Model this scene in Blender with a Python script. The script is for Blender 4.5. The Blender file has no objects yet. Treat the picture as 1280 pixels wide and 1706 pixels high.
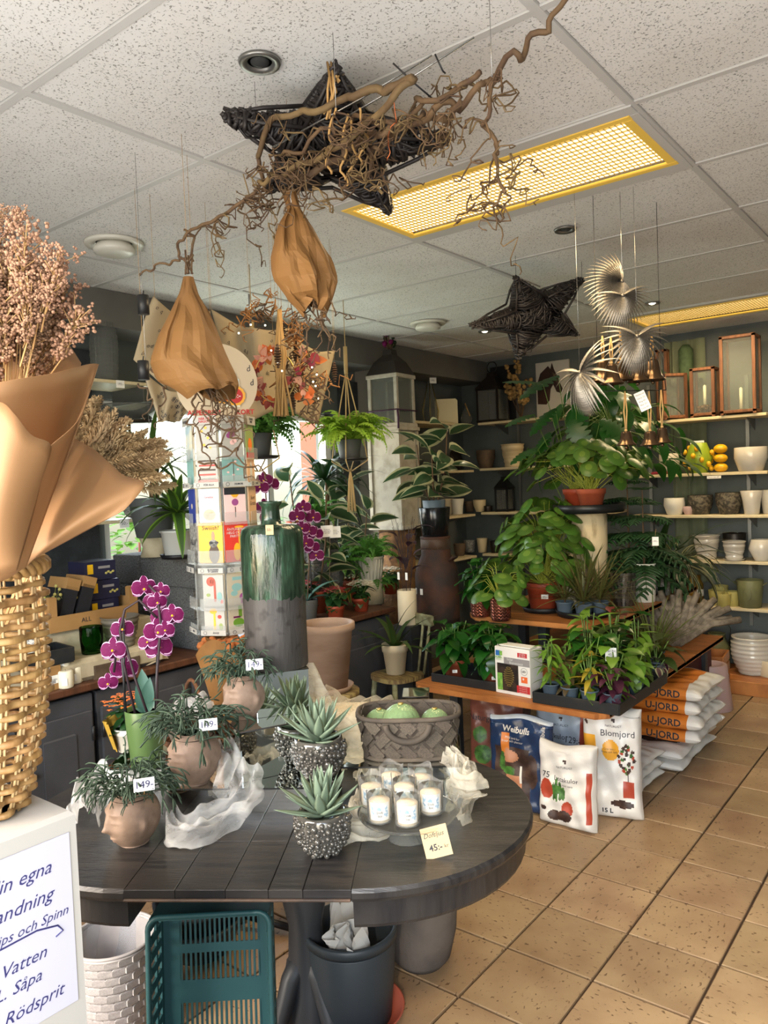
import bpy, math, random
from mathutils import Vector as V, Matrix as MX, noise as mnoise
rnd = random.Random(7)
sc = bpy.context.scene
COL = sc.collection
PI = math.pi
# ------------------------------------------------------------ camera
F = 1281.1                                   # focal length in pixels of the 1280x1706 frame
YAW, PIT, ROL = [math.radians(a) for a in (-38.16, -2.233, -2.291)]
CAM = V((0, 0, 1.6033))
fwd = V((math.sin(YAW)*math.cos(PIT), math.cos(YAW)*math.cos(PIT), math.sin(PIT)))
r0 = V((math.cos(YAW), -math.sin(YAW), 0)); u0 = r0.cross(fwd)
rgt = math.cos(ROL)*r0 + math.sin(ROL)*u0
upv = -math.sin(ROL)*r0 + math.cos(ROL)*u0
cd = bpy.data.cameras.new('camera'); cam = bpy.data.objects.new('camera', cd); COL.objects.link(cam)
cd.sensor_fit = 'HORIZONTAL'; cd.sensor_width = 36; cd.lens = 36*F/1280; cd.clip_start = .05
m = MX((rgt, upv, -fwd)).transposed().to_4x4(); m.translation = CAM
cam.matrix_world = m; sc.camera = cam
# ------------------------------------------------------------ world, sun, large lights, exposure
w = bpy.data.worlds.new('world'); sc.world = w; w.use_nodes = True
nt = w.node_tree; bg = nt.nodes['Background']
sky = nt.nodes.new('ShaderNodeTexSky'); sky.sky_type = 'NISHITA'; sky.sun_disc = False
sky.sun_elevation = math.radians(38); sky.sun_rotation = math.radians(200); sky.air_density = 1.2; sky.dust_density = 2.5
nt.links.new(sky.outputs[0], bg.inputs[0]); bg.inputs[1].default_value = 1.3
def light(name, kind, loc, aim, energy, col, sx=1, sy=1, spread=None):
    l = bpy.data.lights.new(name, kind); o = bpy.data.objects.new(name, l); COL.objects.link(o)
    o.location = loc; o.rotation_euler = V(aim).to_track_quat('-Z', 'Y').to_euler()
    l.energy = energy; l.color = col
    if kind == 'AREA': l.shape = 'RECTANGLE'; l.size = sx; l.size_y = sy
    if spread: l.spread = spread
    return o
# daylight entering by the shop window behind the camera
light('window_daylight', 'AREA', (-.55, -.36, 1.35), (-.15, .70, .60), 100, (1, .98, .955), 3.6, 1.7)
sun = light('sun', 'SUN', (0, -4, 6), (-.52, .80, -.50), 1.1, (1, .86, .66)); sun.data.angle = math.radians(.6)
# daylight entering by the side window
light('side_window_daylight', 'AREA', (-4.2, 3.45, 1.6), (1, 0, -.12), 34, (1, .98, .95), 1.9, 1.1)
sc.view_settings.view_transform = 'Standard'; sc.view_settings.look = 'None'
sc.cycles.transparent_max_bounces = 24; sc.cycles.max_bounces = 8; sc.cycles.diffuse_bounces = 4; sc.cycles.glossy_bounces = 4
sc.view_settings.exposure = 0.1; sc.view_settings.gamma = 1; sc.view_settings.use_curve_mapping = False
# ------------------------------------------------------------ placing: a pixel and one known plane give a point in the room
def ray(px, py): return fwd + rgt*((px-640)/F) + upv*((853-py)/F)
def PZ(px, py, z): d = ray(px, py); return CAM + d*((z-CAM.z)/d.z)
def PY(px, py, y): d = ray(px, py); return CAM + d*(y/d.y)
def PX(px, py, x): d = ray(px, py); return CAM + d*(x/d.x)
def PT(px, py, t): return CAM + ray(px, py)*t
def dep(p): return (V(p)-CAM).dot(fwd)
def sz(n, p): return n*dep(p)/F               # n pixels at the distance of p, in metres
# ------------------------------------------------------------ materials
def lin(c):
    if isinstance(c, str):
        c = [int(c[i:i+2], 16)/255 for i in (0, 2, 4)]
        c = [x/12.92 if x <= .04045 else ((x+.055)/1.055)**2.4 for x in c]
    return (*c, 1)
MATS = {}
def mat(name, c, rough=.6, metal=0, c2=None, ns=8, lo=.4, hi=.6, bump=0, bs=60, rv=0, trans=0, ior=1.45, alpha=1,
        emit=0, spec=.5, coat=0, stretch=None, det=4, sss=0, tl=0):
    m = bpy.data.materials.new(name); m.use_nodes = True; MATS[name] = m
    n = m.node_tree.nodes; L = m.node_tree.links; b = n['Principled BSDF']
    b.inputs['Base Color'].default_value = lin(c); b.inputs['Roughness'].default_value = rough
    b.inputs['Metallic'].default_value = metal; b.inputs['Specular IOR Level'].default_value = spec
    b.inputs['IOR'].default_value = ior; b.inputs['Transmission Weight'].default_value = trans
    b.inputs['Alpha'].default_value = alpha; b.inputs['Coat Weight'].default_value = coat
    tc = n.new('ShaderNodeTexCoord'); vec = tc.outputs['Object']
    if rv:
        oi = n.new('ShaderNodeObjectInfo')
        ad = n.new('ShaderNodeVectorMath'); ad.operation = 'MULTIPLY_ADD'
        cb = n.new('ShaderNodeCombineXYZ')
        for i in range(3): L.new(oi.outputs['Random'], cb.inputs[i])
        L.new(cb.outputs[0], ad.inputs[0]); ad.inputs[1].default_value = (37, 53, 71); L.new(vec, ad.inputs[2])
        vec = ad.outputs[0]
    if stretch:
        mp = n.new('ShaderNodeMapping'); mp.inputs['Scale'].default_value = stretch; L.new(vec, mp.inputs[0]); vec = mp.outputs[0]
    col = None
    if c2:
        t = n.new('ShaderNodeTexNoise'); t.inputs['Scale'].default_value = ns; t.inputs['Detail'].default_value = det
        L.new(vec, t.inputs['Vector'])
        r = n.new('ShaderNodeValToRGB'); r.color_ramp.elements[0].position = lo; r.color_ramp.elements[1].position = hi
        r.color_ramp.elements[0].color = lin(c); r.color_ramp.elements[1].color = lin(c2)
        L.new(t.outputs[0], r.inputs[0]); col = r.outputs[0]
    if rv:
        hs = n.new('ShaderNodeHueSaturation')
        mr = n.new('ShaderNodeMapRange'); mr.inputs[3].default_value = 1-rv; mr.inputs[4].default_value = 1+rv
        L.new(oi.outputs['Random'], mr.inputs[0]); L.new(mr.outputs[0], hs.inputs['Value'])
        mh = n.new('ShaderNodeMapRange'); mh.inputs[3].default_value = .5-rv*.05; mh.inputs[4].default_value = .5+rv*.05
        fr = n.new('ShaderNodeMath'); fr.operation = 'FRACT'; mu = n.new('ShaderNodeMath'); mu.operation = 'MULTIPLY'
        mu.inputs[1].default_value = 17.3; L.new(oi.outputs['Random'], mu.inputs[0]); L.new(mu.outputs[0], fr.inputs[0])
        L.new(fr.outputs[0], mh.inputs[0]); L.new(mh.outputs[0], hs.inputs['Hue'])
        if col: L.new(col, hs.inputs['Color'])
        else: hs.inputs['Color'].default_value = lin(c)
        col = hs.outputs[0]
    if col: L.new(col, b.inputs['Base Color'])
    if bump:
        t = n.new('ShaderNodeTexNoise'); t.inputs['Scale'].default_value = bs; t.inputs['Detail'].default_value = 3
        L.new(vec, t.inputs['Vector'])
        bp = n.new('ShaderNodeBump'); bp.inputs['Strength'].default_value = bump; bp.inputs['Distance'].default_value = .01
        L.new(t.outputs[0], bp.inputs['Height']); L.new(bp.outputs[0], b.inputs['Normal'])
    if emit:
        b.inputs['Emission Color'].default_value = lin(c); b.inputs['Emission Strength'].default_value = emit
    if tl:
        tn = n.new('ShaderNodeBsdfTranslucent'); mi = n.new('ShaderNodeMixShader'); mi.inputs[0].default_value = tl
        if col: L.new(col, tn.inputs[0])
        else: tn.inputs[0].default_value = lin(c)
        L.new(b.outputs[0], mi.inputs[1]); L.new(tn.outputs[0], mi.inputs[2])
        L.new(mi.outputs[0], n['Material Output'].inputs[0])
    return m
def glassmat(name, c, rough=.03, alpha=.25, veil=0):
    """thin clear glass: see-through with reflections, cheap to sample"""
    m = bpy.data.materials.new(name); m.use_nodes = True; MATS[name] = m
    n = m.node_tree.nodes; L = m.node_tree.links
    for x in list(n):
        if x.type == 'BSDF_PRINCIPLED': n.remove(x)
    t = n.new('ShaderNodeBsdfTransparent'); t.inputs[0].default_value = lin(c)
    g = n.new('ShaderNodeBsdfGlossy'); g.inputs['Roughness'].default_value = rough
    lw = n.new('ShaderNodeLayerWeight'); lw.inputs[0].default_value = alpha
    mi = n.new('ShaderNodeMixShader'); L.new(lw.outputs['Fresnel'], mi.inputs[0]); L.new(t.outputs[0], mi.inputs[1]); L.new(g.outputs[0], mi.inputs[2])
    out = mi.outputs[0]
    if veil:
        df = n.new('ShaderNodeBsdfDiffuse'); df.inputs[0].default_value = lin('e8e8e4'); m2 = n.new('ShaderNodeMixShader'); m2.inputs[0].default_value = veil
        L.new(out, m2.inputs[1]); L.new(df.outputs[0], m2.inputs[2]); out = m2.outputs[0]
    L.new(out, n['Material Output'].inputs[0])
    return m
# ------------------------------------------------------------ mesh builder
def frame(d, up=(0, 0, 1)):
    x = V(d).normalized(); z = V(up); z = z - x*z.dot(x)
    if z.length < 1e-4: z = V((1, 0, 0)) - x*x.x
    if z.length < 1e-4: z = V((0, 1, 0))
    z.normalize(); y = z.cross(x)
    return x, y, z
class G:
    def __init__(s): s.v = []; s.f = []; s.m = []; s.s = []
    def add(s, vs, fs, mi=0, sm=True):
        k = len(s.v); s.v += [tuple(v) for v in vs]
        for f in fs: s.f.append([i+k for i in f]); s.m.append(mi); s.s.append(sm)
        return s
    def box(s, c, d, mi=0, rz=0, M=None, bev=0):
        hx, hy, hz = d[0]/2, d[1]/2, d[2]/2
        if bev:
            b = min(bev, hx*.9, hy*.9, hz*.9)
            vs = []
            for z, ins in ((-hz, b), (-hz+b, 0), (hz-b, 0), (hz, b)):
                for sx, sy in ((-1, -1), (1, -1), (1, 1), (-1, 1)):
                    vs.append((sx*(hx-ins), sy*(hy-ins), z))
            fs = [(3, 2, 1, 0), (12, 13, 14, 15)]
            for l in range(3):
                for i in range(4): fs.append((l*4+i, l*4+(i+1) % 4, l*4+4+(i+1) % 4, l*4+4+i))
        else:
            vs = [(x, y, z) for z in (-hz, hz) for x, y in ((-hx, -hy), (hx, -hy), (hx, hy), (-hx, hy))]
            fs = [(3, 2, 1, 0), (4, 5, 6, 7)] + [(i, (i+1) % 4, 4+(i+1) % 4, 4+i) for i in range(4)]
        T = M or MX.Translation(c) @ MX.Rotation(rz, 4, 'Z')
        return s.add([T @ V(v) for v in vs], fs, mi, False)
    def tube(s, pts, r, n=6, cap=True, mi=0, closed=False):
        pts = [V(p) for p in pts]; N = len(pts)
        rs = r if isinstance(r, (list, tuple)) else [r]*N
        vs = []; fs = []; up = None
        for i, p in enumerate(pts):
            if closed: d = pts[(i+1) % N]-pts[i-1]
            else: d = pts[min(i+1, N-1)]-pts[max(i-1, 0)]
            if d.length < 1e-9: d = V((0, 0, 1))
            d.normalize()
            if up is None: up = V((0, 0, 1)) if abs(d.z) < .9 else V((1, 0, 0))
            a = up-d*up.dot(d)
            if a.length < 1e-4: a = d.orthogonal()
            a.normalize(); up = a; b = d.cross(a)
            for k in range(n):
                t = 2*PI*k/n; vs.append(p+(a*math.cos(t)+b*math.sin(t))*rs[i])
        for i in range(N if closed else N-1):
            j = (i+1) % N
            for k in range(n): fs.append((i*n+k, i*n+(k+1) % n, j*n+(k+1) % n, j*n+k))
        if cap and not closed: fs += [tuple(range(n-1, -1, -1)), tuple((N-1)*n+k for k in range(n))]
        return s.add(vs, fs, mi)
    def lathe(s, prof, n=24, c=(0, 0, 0), mi=0, sm=True, a0=0, a1=2*PI, sx=1, sy=1):
        full = abs(a1-a0-2*PI) < 1e-6; vs = []; fs = []; k = n if full else n+1
        for r, z in prof:
            for i in range(k):
                a = a0+(a1-a0)*i/n; vs.append((c[0]+r*sx*math.cos(a), c[1]+r*sy*math.sin(a), c[2]+z))
        for j in range(len(prof)-1):
            for i in range(n):
                i2 = (i+1) % k
                fs.append((j*k+i, j*k+i2, j*k+k+i2, j*k+k+i))
        if full:
            if prof[0][0] > 1e-6: fs.append(tuple(range(k-1, -1, -1)))
            if prof[-1][0] > 1e-6: fs.append(tuple((len(prof)-1)*k+i for i in range(k)))
        return s.add(vs, fs, mi, sm)
    def ball(s, c, r, n=8, m=5, mi=0, M=None):
        r = r if isinstance(r, (tuple, list, V)) else (r, r, r); vs = [(0, 0, -1)]; fs = []
        for j in range(1, m):
            t = PI*j/m
            for i in range(n):
                a = 2*PI*i/n; vs.append((math.sin(t)*math.cos(a), math.sin(t)*math.sin(a), -math.cos(t)))
        vs.append((0, 0, 1)); e = len(vs)-1
        for i in range(n):
            fs.append((0, 1+(i+1) % n, 1+i)); fs.append((e, e-n+i, e-n+(i+1) % n))
        for j in range(m-2):
            for i in range(n):
                a = 1+j*n; fs.append((a+i, a+(i+1) % n, a+n+(i+1) % n, a+n+i))
        vs = [V((v[0]*r[0], v[1]*r[1], v[2]*r[2])) for v in vs]
        vs = [(M @ v if M else v)+V(c) for v in vs]
        return s.add(vs, fs, mi)
    def prism(s, poly, z0, z1, mi=0, M=None, sm=False):
        n = len(poly); vs = [(x, y, z0) for x, y in poly]+[(x, y, z1) for x, y in poly]
        if M: vs = [M @ V(v) for v in vs]
        return s.add(vs, [tuple(range(n-1, -1, -1)), tuple(range(n, 2*n))]+[(i, (i+1) % n, n+(i+1) % n, n+i) for i in range(n)], mi, sm)
    def grid(s, fn, nu, nv, mi=0, sm=True, wrap=False):
        vs = [fn(i/nu, j/nv) for j in range(nv+1) for i in range(nu+1)]
        return s.add(vs, [(j*(nu+1)+i, j*(nu+1)+i+1, (j+1)*(nu+1)+i+1, (j+1)*(nu+1)+i) for j in range(nv) for i in range(nu)], mi, sm)
    def leaf(s, L, W, shape='ovate', n=6, fold=.2, droop=.6, edge=None, base=0, M=None, rip=0, mi=0, mi2=1):
        sh = SHAPES[shape]; cols = (-1, -edge, 0, edge, 1) if edge else (-1, 0, 1)
        vs = []; x = z = 0; a = base; k = len(cols)
        for i in range(n+1):
            t = i/n; w = W/2*max(sh(t), .02)
            for c in cols:
                vs.append((x, c*w, z+abs(c)*w*fold+(rip*W*math.sin(t*9+c*2)*abs(c))))
            a -= droop/n; x += math.cos(a)*L/n; z += math.sin(a)*L/n
        if M: vs = [M @ V(v) for v in vs]
        b = len(s.v); s.v += [tuple(v) for v in vs]
        for i in range(n):
            for c in range(k-1):
                s.f.append([b+i*k+c, b+i*k+k+c, b+i*k+k+c+1, b+i*k+c+1][::-1]); s.m.append(mi2 if edge and c in (0, k-2) else mi); s.s.append(True)
        return s
    def mesh(s, name, mats):
        me = bpy.data.meshes.new(name); me.from_pydata(s.v, [], s.f)
        for q in (mats if isinstance(mats, (list, tuple)) else [mats]): me.materials.append(MATS[q] if isinstance(q, str) else q)
        me.polygons.foreach_set('material_index', s.m); me.polygons.foreach_set('use_smooth', s.s)
        me.update(); return me
    def build(s, name, mats, parent=None, loc=(0, 0, 0), M=None):
        return put(name, s.mesh(name, mats), parent, loc, M)
SHAPES = {
    'ovate': lambda t: math.sin(PI*min(1, t)**.75)**.8 if t < 1 else .02,
    'lance': lambda t: (math.sin(PI*t**.6)) if t < 1 else .02,
    'strap': lambda t: min(1, .45+t*4)*(1-t**3),
    'round': lambda t: math.sqrt(max(0, 1-(2*t-1)**2)),
    'thick': lambda t: (1-t)**.8*(.75+.6*t),
    'heart': lambda t: math.sqrt(max(0, 1-(1.7*t-.7)**2)) if t < .41 else max(.02, 1-((t-.41)/.59)**1.6),
    'petal': lambda t: math.sin(PI*(t*.92+.04))**.6,
}
def put(name, me, parent=None, loc=(0, 0, 0), M=None):
    o = bpy.data.objects.new(name, me); COL.objects.link(o)
    if parent: o.parent = parent
    if M is not None: o.matrix_local = M if parent else M
    else: o.location = loc
    return o
def thing(name, label, cat, loc=(0, 0, 0), rz=0, group=None):
    o = bpy.data.objects.new(name, None); COL.objects.link(o); o.empty_display_size = .05
    o.location = loc; o.rotation_euler = (0, 0, rz); return tag(o, label, cat, group)
def tag(o, label, cat, group=None):
    o['label'] = label; o['category'] = cat
    if group: o['group'] = group
    return o
def struct(o): o['kind'] = 'structure'; return o
def stuff(o): o['kind'] = 'stuff'; return o
def kids(o): return [c for c in bpy.data.objects if c.parent == o]
def dup(src, label=None, loc=None, rz=None, group=None, scale=None, parent=None):
    c = src.copy(); COL.objects.link(c)
    if parent: c.parent = parent
    if loc is not None: c.location = loc
    if rz is not None: c.rotation_euler = (0, 0, rz)
    if scale: c.scale = (scale,)*3 if not isinstance(scale, tuple) else scale
    if label: c['label'] = label
    if group: c['group'] = group
    for ch in src.children: dup(ch, parent=c)
    return c
def xf(pos, d, up=(0, 0, 1), s=1):
    x, y, z = frame(d, up); s = s if isinstance(s, tuple) else (s, s, s)
    M = MX((x*s[0], y*s[1], z*s[2])).transposed().to_4x4(); M.translation = V(pos); return M
TEXTS = []
def text(body, size, M, material, parent, name='lettering', shear=0, align='CENTER', bold=0, ls=1, wrap=None):
    """flat print: M maps the text plane (x along the line, y up) into the parent's space"""
    cu = bpy.data.curves.new(name, 'FONT'); cu.body = body; cu.size = size; cu.shear = shear; cu.align_x = align; cu.align_y = 'CENTER'
    cu.offset = bold; cu.space_line = ls; cu.resolution_u = 2; cu.materials.append(MATS[material])
    o = bpy.data.objects.new(name, cu); COL.objects.link(o); o.parent = parent; o.matrix_local = M; TEXTS.append((o, wrap)); return o
def flush_texts():
    dg = bpy.context.evaluated_depsgraph_get(); dg.update()
    for o, wrap in TEXTS:
        me = bpy.data.meshes.new_from_object(o.evaluated_get(dg)); M = o.matrix_local.copy()
        if wrap:
            for v in me.vertices: v.co = wrap(M @ v.co)
            M = MX()
        n = put('tmp', me, o.parent, M=M)
        nm = o.name.split('.')[0]
        bpy.data.objects.remove(o); n.name = nm
    TEXTS.clear()
def face(o, nrm, up=(0, 0, 1), off=.0015):
    """a plane frame at o whose normal is nrm: x right, y up as seen from in front"""
    z = V(nrm).normalized(); y = V(up); y = (y-z*y.dot(z)).normalized(); x = y.cross(z)
    M = MX((x, y, z)).transposed().to_4x4(); M.translation = V(o)+z*off; return M
def arc(p, q, h, n=8):
    p, q = V(p), V(q); return [p.lerp(q, i/n)+V((0, 0, h*4*(i/n)*(1-i/n))) for i in range(n+1)]
# ============================================================ materials
mat('wall_paint', '5a605f', .75, c2='505655', ns=3, bump=.12, bs=90)
mat('soffit_paint', '6a6862', .75, c2='62605a', ns=3)
mat('pilaster_paint', '77736a', .7)
mat('dark_panel', '303336', .8, c2='26292b', ns=20, bump=.3, bs=80)
mat('ceiling_tile', 'e4e2de', .9, c2='dcd9d4', ns=2.5, rv=.02, bump=.25, bs=70)
mat('ceiling_rail', 'c4c2be', .6)
mat('grout', '463526', .9)
def tile_mat():
    m = mat('floor_tile', '9f8665', .42, c2='856a4e', ns=5, lo=.35, hi=.7, rv=.10, det=8)
    n = m.node_tree.nodes; L = m.node_tree.links; b = n['Principled BSDF']
    src = b.inputs['Base Color'].links[0].from_socket; vec = [x for x in n if x.type == 'TEX_NOISE'][0].inputs['Vector'].links[0].from_socket
    mp = n.new('ShaderNodeMapping'); mp.inputs['Scale'].default_value = (1, 1.7, 1); L.new(vec, mp.inputs[0])
    t = n.new('ShaderNodeTexNoise'); t.inputs['Scale'].default_value = 52; t.inputs['Detail'].default_value = 6; L.new(mp.outputs[0], t.inputs['Vector'])
    r = n.new('ShaderNodeValToRGB'); r.color_ramp.elements[0].position = .32; r.color_ramp.elements[1].position = .385
    r.color_ramp.elements[0].color = (0, 0, 0, 1); r.color_ramp.elements[1].color = (1, 1, 1, 1); L.new(t.outputs[0], r.inputs[0])
    mi = n.new('ShaderNodeMix'); mi.data_type = 'RGBA'; mi.inputs['A'].default_value = lin('5e452c'); L.new(r.outputs[0], mi.inputs['Factor']); L.new(src, mi.inputs['B'])
    L.new(mi.outputs['Result'], b.inputs['Base Color'])
    bp = n.new('ShaderNodeBump'); bp.inputs['Strength'].default_value = .35; bp.inputs['Distance'].default_value = .004
    L.new(r.outputs[0], bp.inputs['Height']); L.new(bp.outputs[0], b.inputs['Normal'])
tile_mat()
def fissures():
    m = MATS['ceiling_tile']; n = m.node_tree.nodes; L = m.node_tree.links; b = n['Principled BSDF']
    src = b.inputs['Base Color'].links[0].from_socket; tc = [x for x in n if x.type == 'TEX_COORD'][0]
    t = n.new('ShaderNodeTexNoise'); t.inputs['Scale'].default_value = 165; t.inputs['Detail'].default_value = 2; t.inputs['Distortion'].default_value = .6
    L.new(tc.outputs['Object'], t.inputs['Vector'])
    r = n.new('ShaderNodeValToRGB'); r.color_ramp.elements[0].position = .34; r.color_ramp.elements[1].position = .40
    r.color_ramp.elements[0].color = (0, 0, 0, 1); r.color_ramp.elements[1].color = (1, 1, 1, 1); L.new(t.outputs[0], r.inputs[0])
    mi = n.new('ShaderNodeMix'); mi.data_type = 'RGBA'; mi.inputs['A'].default_value = lin('97958f'); L.new(r.outputs[0], mi.inputs['Factor']); L.new(src, mi.inputs['B'])
    L.new(mi.outputs['Result'], b.inputs['Base Color'])
    bp = n.new('ShaderNodeBump'); bp.inputs['Strength'].default_value = .5; bp.inputs['Distance'].default_value = .004
    L.new(r.outputs[0], bp.inputs['Height']); L.new(bp.outputs[0], b.inputs['Normal'])
fissures()
mat('white_frame', 'd8d8d4', .45)
mat('grey_metal', '8d8c88', .35, .8)
mat('cream_plastic', 'd6d3c6', .35)
mat('black_metal', '1c1c1d', .45)
mat('yellow_trim', 'd8b04a', .35, emit=.25)  # frame is no lamp: lamp light falling on it added as a weak glow
mat('louvre_metal', 'a8955f', .35, .6)
mat('lamp_glow', (1.0, .80, .46), .5, emit=3.0)
mat('spot_glow', (1.0, .88, .66), .5, emit=6)
glassmat('clear_glass', 'f6faf8', .02, .10, .05)
glassmat('window_glass', 'fafcfc', .01, .06)
mat('brick_red', '8d4a3c', .85, rv=.15)
mat('lawn', '5e7c33', .95, c2='7c9645', ns=3)
mat('hedge_leaf', '6f9440', .6, rv=.25, tl=.3)
mat('shelf_wood', 'cdbf9c', .5, c2='c3b48f', ns=6, stretch=(1, 8, 8))
mat('bracket_metal', '7c7d7b', .4, .7)
# ============================================================ the room
CZ = 2.678; YB = 6.30; XL = -3.95; XS = -3.66; XR = 1.6; YF = -.42
g = G().box(((XL+XR)/2, (YF+YB)/2, -.06), (XR-XL+.4, YB-YF+.4, .1)); floor = struct(g.build('floor', 'grout'))
TX0, TY0, TP = -1.3027, 2.2398, .305
tme = G().box((0, 0, -.006), (TP-.0085, TP-.0085, .013), bev=.0025).mesh('tile', 'floor_tile')
for i in range(-8, 10):
    for j in range(-6, 13):
        x, y = TX0+(i+.5)*TP, TY0+(j+.5)*TP
        p = V((x, y, 0))-CAM
        if p.dot(fwd) < .6: continue
        u = 640+F*p.dot(rgt)/p.dot(fwd); v = 853-F*p.dot(upv)/p.dot(fwd)
        if -60 < u < 2300 and v < 2300 and y < YB:
            put('tile', tme, floor, (x, y, rnd.uniform(-.0006, .0006)), M=MX.Translation((x, y, rnd.uniform(-.0006, .0006))) @ MX.Rotation(rnd.choice((0, PI/2, PI, 3*PI/2)), 4, 'Z'))
g = G().box(((XL+XR)/2, (YF+YB)/2, CZ+.08), (XR-XL+.4, YB-YF+.4, .1)); ceiling = struct(g.build('ceiling', 'ceiling_tile'))
CX0, CY0 = -2.012, 1.682
cme = G().box((0, 0, .012), (1.174, .576, .016), bev=.003).mesh('ceiling_panel', 'ceiling_tile')
LAMPS = [(-1, 1), (-1, 6)]
LAMPS = [(-2.012, 2.282), (-2.012, 5.282)]
for i in range(-2, 4):
    for j in range(-4, 8):
        x, y = CX0+1.2*i+.6, CY0+.6*j+.3
        if y > YB or y < YF or x-.6 > XR or x+.6 < XL: continue
        if any(abs(x-.6-a) < .05 and abs(y-.3-b) < .05 for a, b in LAMPS): continue
        put('ceiling_panel', cme, ceiling, M=MX.Translation((x, y, CZ)))
xr = G().box((0, 0, 0), (.024, YB-YF, .012)).mesh('ceiling_rail', 'ceiling_rail')
for i in range(-1, 4): put('ceiling_rail', xr, ceiling, M=MX.Translation((CX0+1.2*i, (YB+YF)/2, CZ+.005)))
yr = G().box((0, 0, 0), (1.176, .022, .010)).mesh('ceiling_rail', 'ceiling_rail')
for j in range(-3, 8):
    for i in range(-2, 4):
        if YF < CY0+.6*j < YB: put('ceiling_rail', yr, ceiling, M=MX.Translation((CX0+1.2*i+.6, CY0+.6*j, CZ+.005)))
def wallbox(name, x0, x1, y0, y1, z0, z1, m, parent=None):
    return struct(G().box(((x0+x1)/2, (y0+y1)/2, (z0+z1)/2), (x1-x0, y1-y0, z1-z0)).build(name, m, parent))
wallbox('wall_back', XL-.2, XR+.2, YB, YB+.15, 0, CZ+.03, 'wall_paint')
wallbox('wall_east', XR, XR+.15, YF, YB, 0, CZ+.03, 'wall_paint')
WY0, WY1, WZ0, WZ1 = 2.45, 4.45, .92, 2.14
g = G()
for y0, y1, z0, z1 in ((YF, WY0, 0, CZ), (WY1, YB, 0, CZ), (WY0, WY1, 0, WZ0), (WY0, WY1, WZ1, CZ)):
    g.box((XL-.1, (y0+y1)/2, (z0+z1)/2), (.2, y1-y0, z1-z0))
struct(g.build('wall_west', 'wall_paint'))
wallbox('trim_1', XL, XS, YF, YB, 2.485, CZ, 'soffit_paint')          # boxed-in soffit along the west wall
wallbox('trim_2', XL, XL+.20, 4.72, 5.02, 0, 2.485, 'pilaster_paint')  # pilaster beyond the window
wallbox('trim_3', XL, XL+.03, 4.50, 4.71, 1.62, 2.4, 'dark_panel')
wallbox('trim_4', XL, XL+.03, 1.0, 2.40, 1.0, 2.4, 'dark_panel')
g = G()
FW0, FW1 = -2.6, 1.6
for x0, x1, z0, z1 in ((XL, FW0, 0, CZ), (FW1, XR, 0, CZ), (FW0, FW1, 0, .38), (FW0, FW1, 2.6, CZ)):
    g.box(((x0+x1)/2, YF-.08, (z0+z1)/2), (x1-x0, .16, z1-z0))
struct(g.build('wall_front', 'wall_paint'))
wallbox('baseboard_back', XL, XR, YB-.02, YB, 0, .09, 'dark_panel')
# the side window: frame, mullions, panes, sill
win = thing('window_1', 'white framed shop window', 'window', (XL-.08, (WY0+WY1)/2, WZ0)); del win['category']; del win['label']; struct(win)
W = WY1-WY0; Hh = WZ1-WZ0
for y, z, dy, dz in ((-W/2+.03, Hh/2, .06, Hh), (W/2-.03, Hh/2, .06, Hh), (.35, Hh/2, .05, Hh), (0, .03, W, .06), (0, Hh-.03, W, .06)):
    G().box((0, y, z), (.07, dy, dz), bev=.008).build('window_frame', 'white_frame', win)
for y0, y1 in ((-W/2+.06, .325), (.375, W/2-.06)):
    G().box((0, (y0+y1)/2, Hh/2), (.006, y1-y0, Hh-.12)).build('window_pane', 'window_glass', win)
G().box((.12, 0, -.02), (.36, W, .035), bev=.006).build('window_sill', 'white_frame', win)
# outside that window: lawn, hedge and a brick house
struct(G().box((-9, 4, -.3), (9.6, 16, .1)).build('ground', 'lawn'))
ho = thing('brick_house', 'red brick house seen outside through the side window', 'house', (-9.4, 12.0, -.25))
G().box((0, 0, 2.2), (1.2, 3.4, 4.4)).build('wall', 'brick_red', ho)
for k in range(2): 
    G().box((.62, -.9+1.6*k, 2.0), (.05, .7, 1.1)).build('window', 'white_frame', ho)
hl = G().leaf(.16, .09, 'ovate', 4, .15, .5).mesh('leaf', 'hedge_leaf')
for q, (hx, hy, hh) in enumerate(((-6.4, 3.1, 1.75), (-7.0, 4.7, 1.5), (-6.0, 6.2, 1.35))):
    hd = thing('garden_shrub', ('tall sunlit green shrub outside the side window', 'sunlit shrub outside the side window next to the tall one', 'low sunlit shrub outside the window before the brick house')[q], 'shrub', (hx, hy, -.25), group='shrubs outside the window')
    G().tube([(0, 0, 0), (.03, 0, hh*.5), (0, .04, hh*.9)], [.05, .03, .01]).build('stem', 'brick_red', hd)
    fo = G()
    for k in range(420):
        a = rnd.uniform(0, 2*PI); zz = rnd.uniform(.05, 1)*hh*1.1; rr = .62*math.sqrt(rnd.random())*(1-.5*(zz/hh/1.1)**3)
        d = V((math.cos(a), math.sin(a), rnd.uniform(-.2, .8)))
        fo.leaf(.16, .09, 'ovate', 3, .15, .5, M=xf((rr*math.cos(a), rr*math.sin(a), zz), d))
    stuff(fo.build('foliage', 'hedge_leaf', hd))
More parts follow.
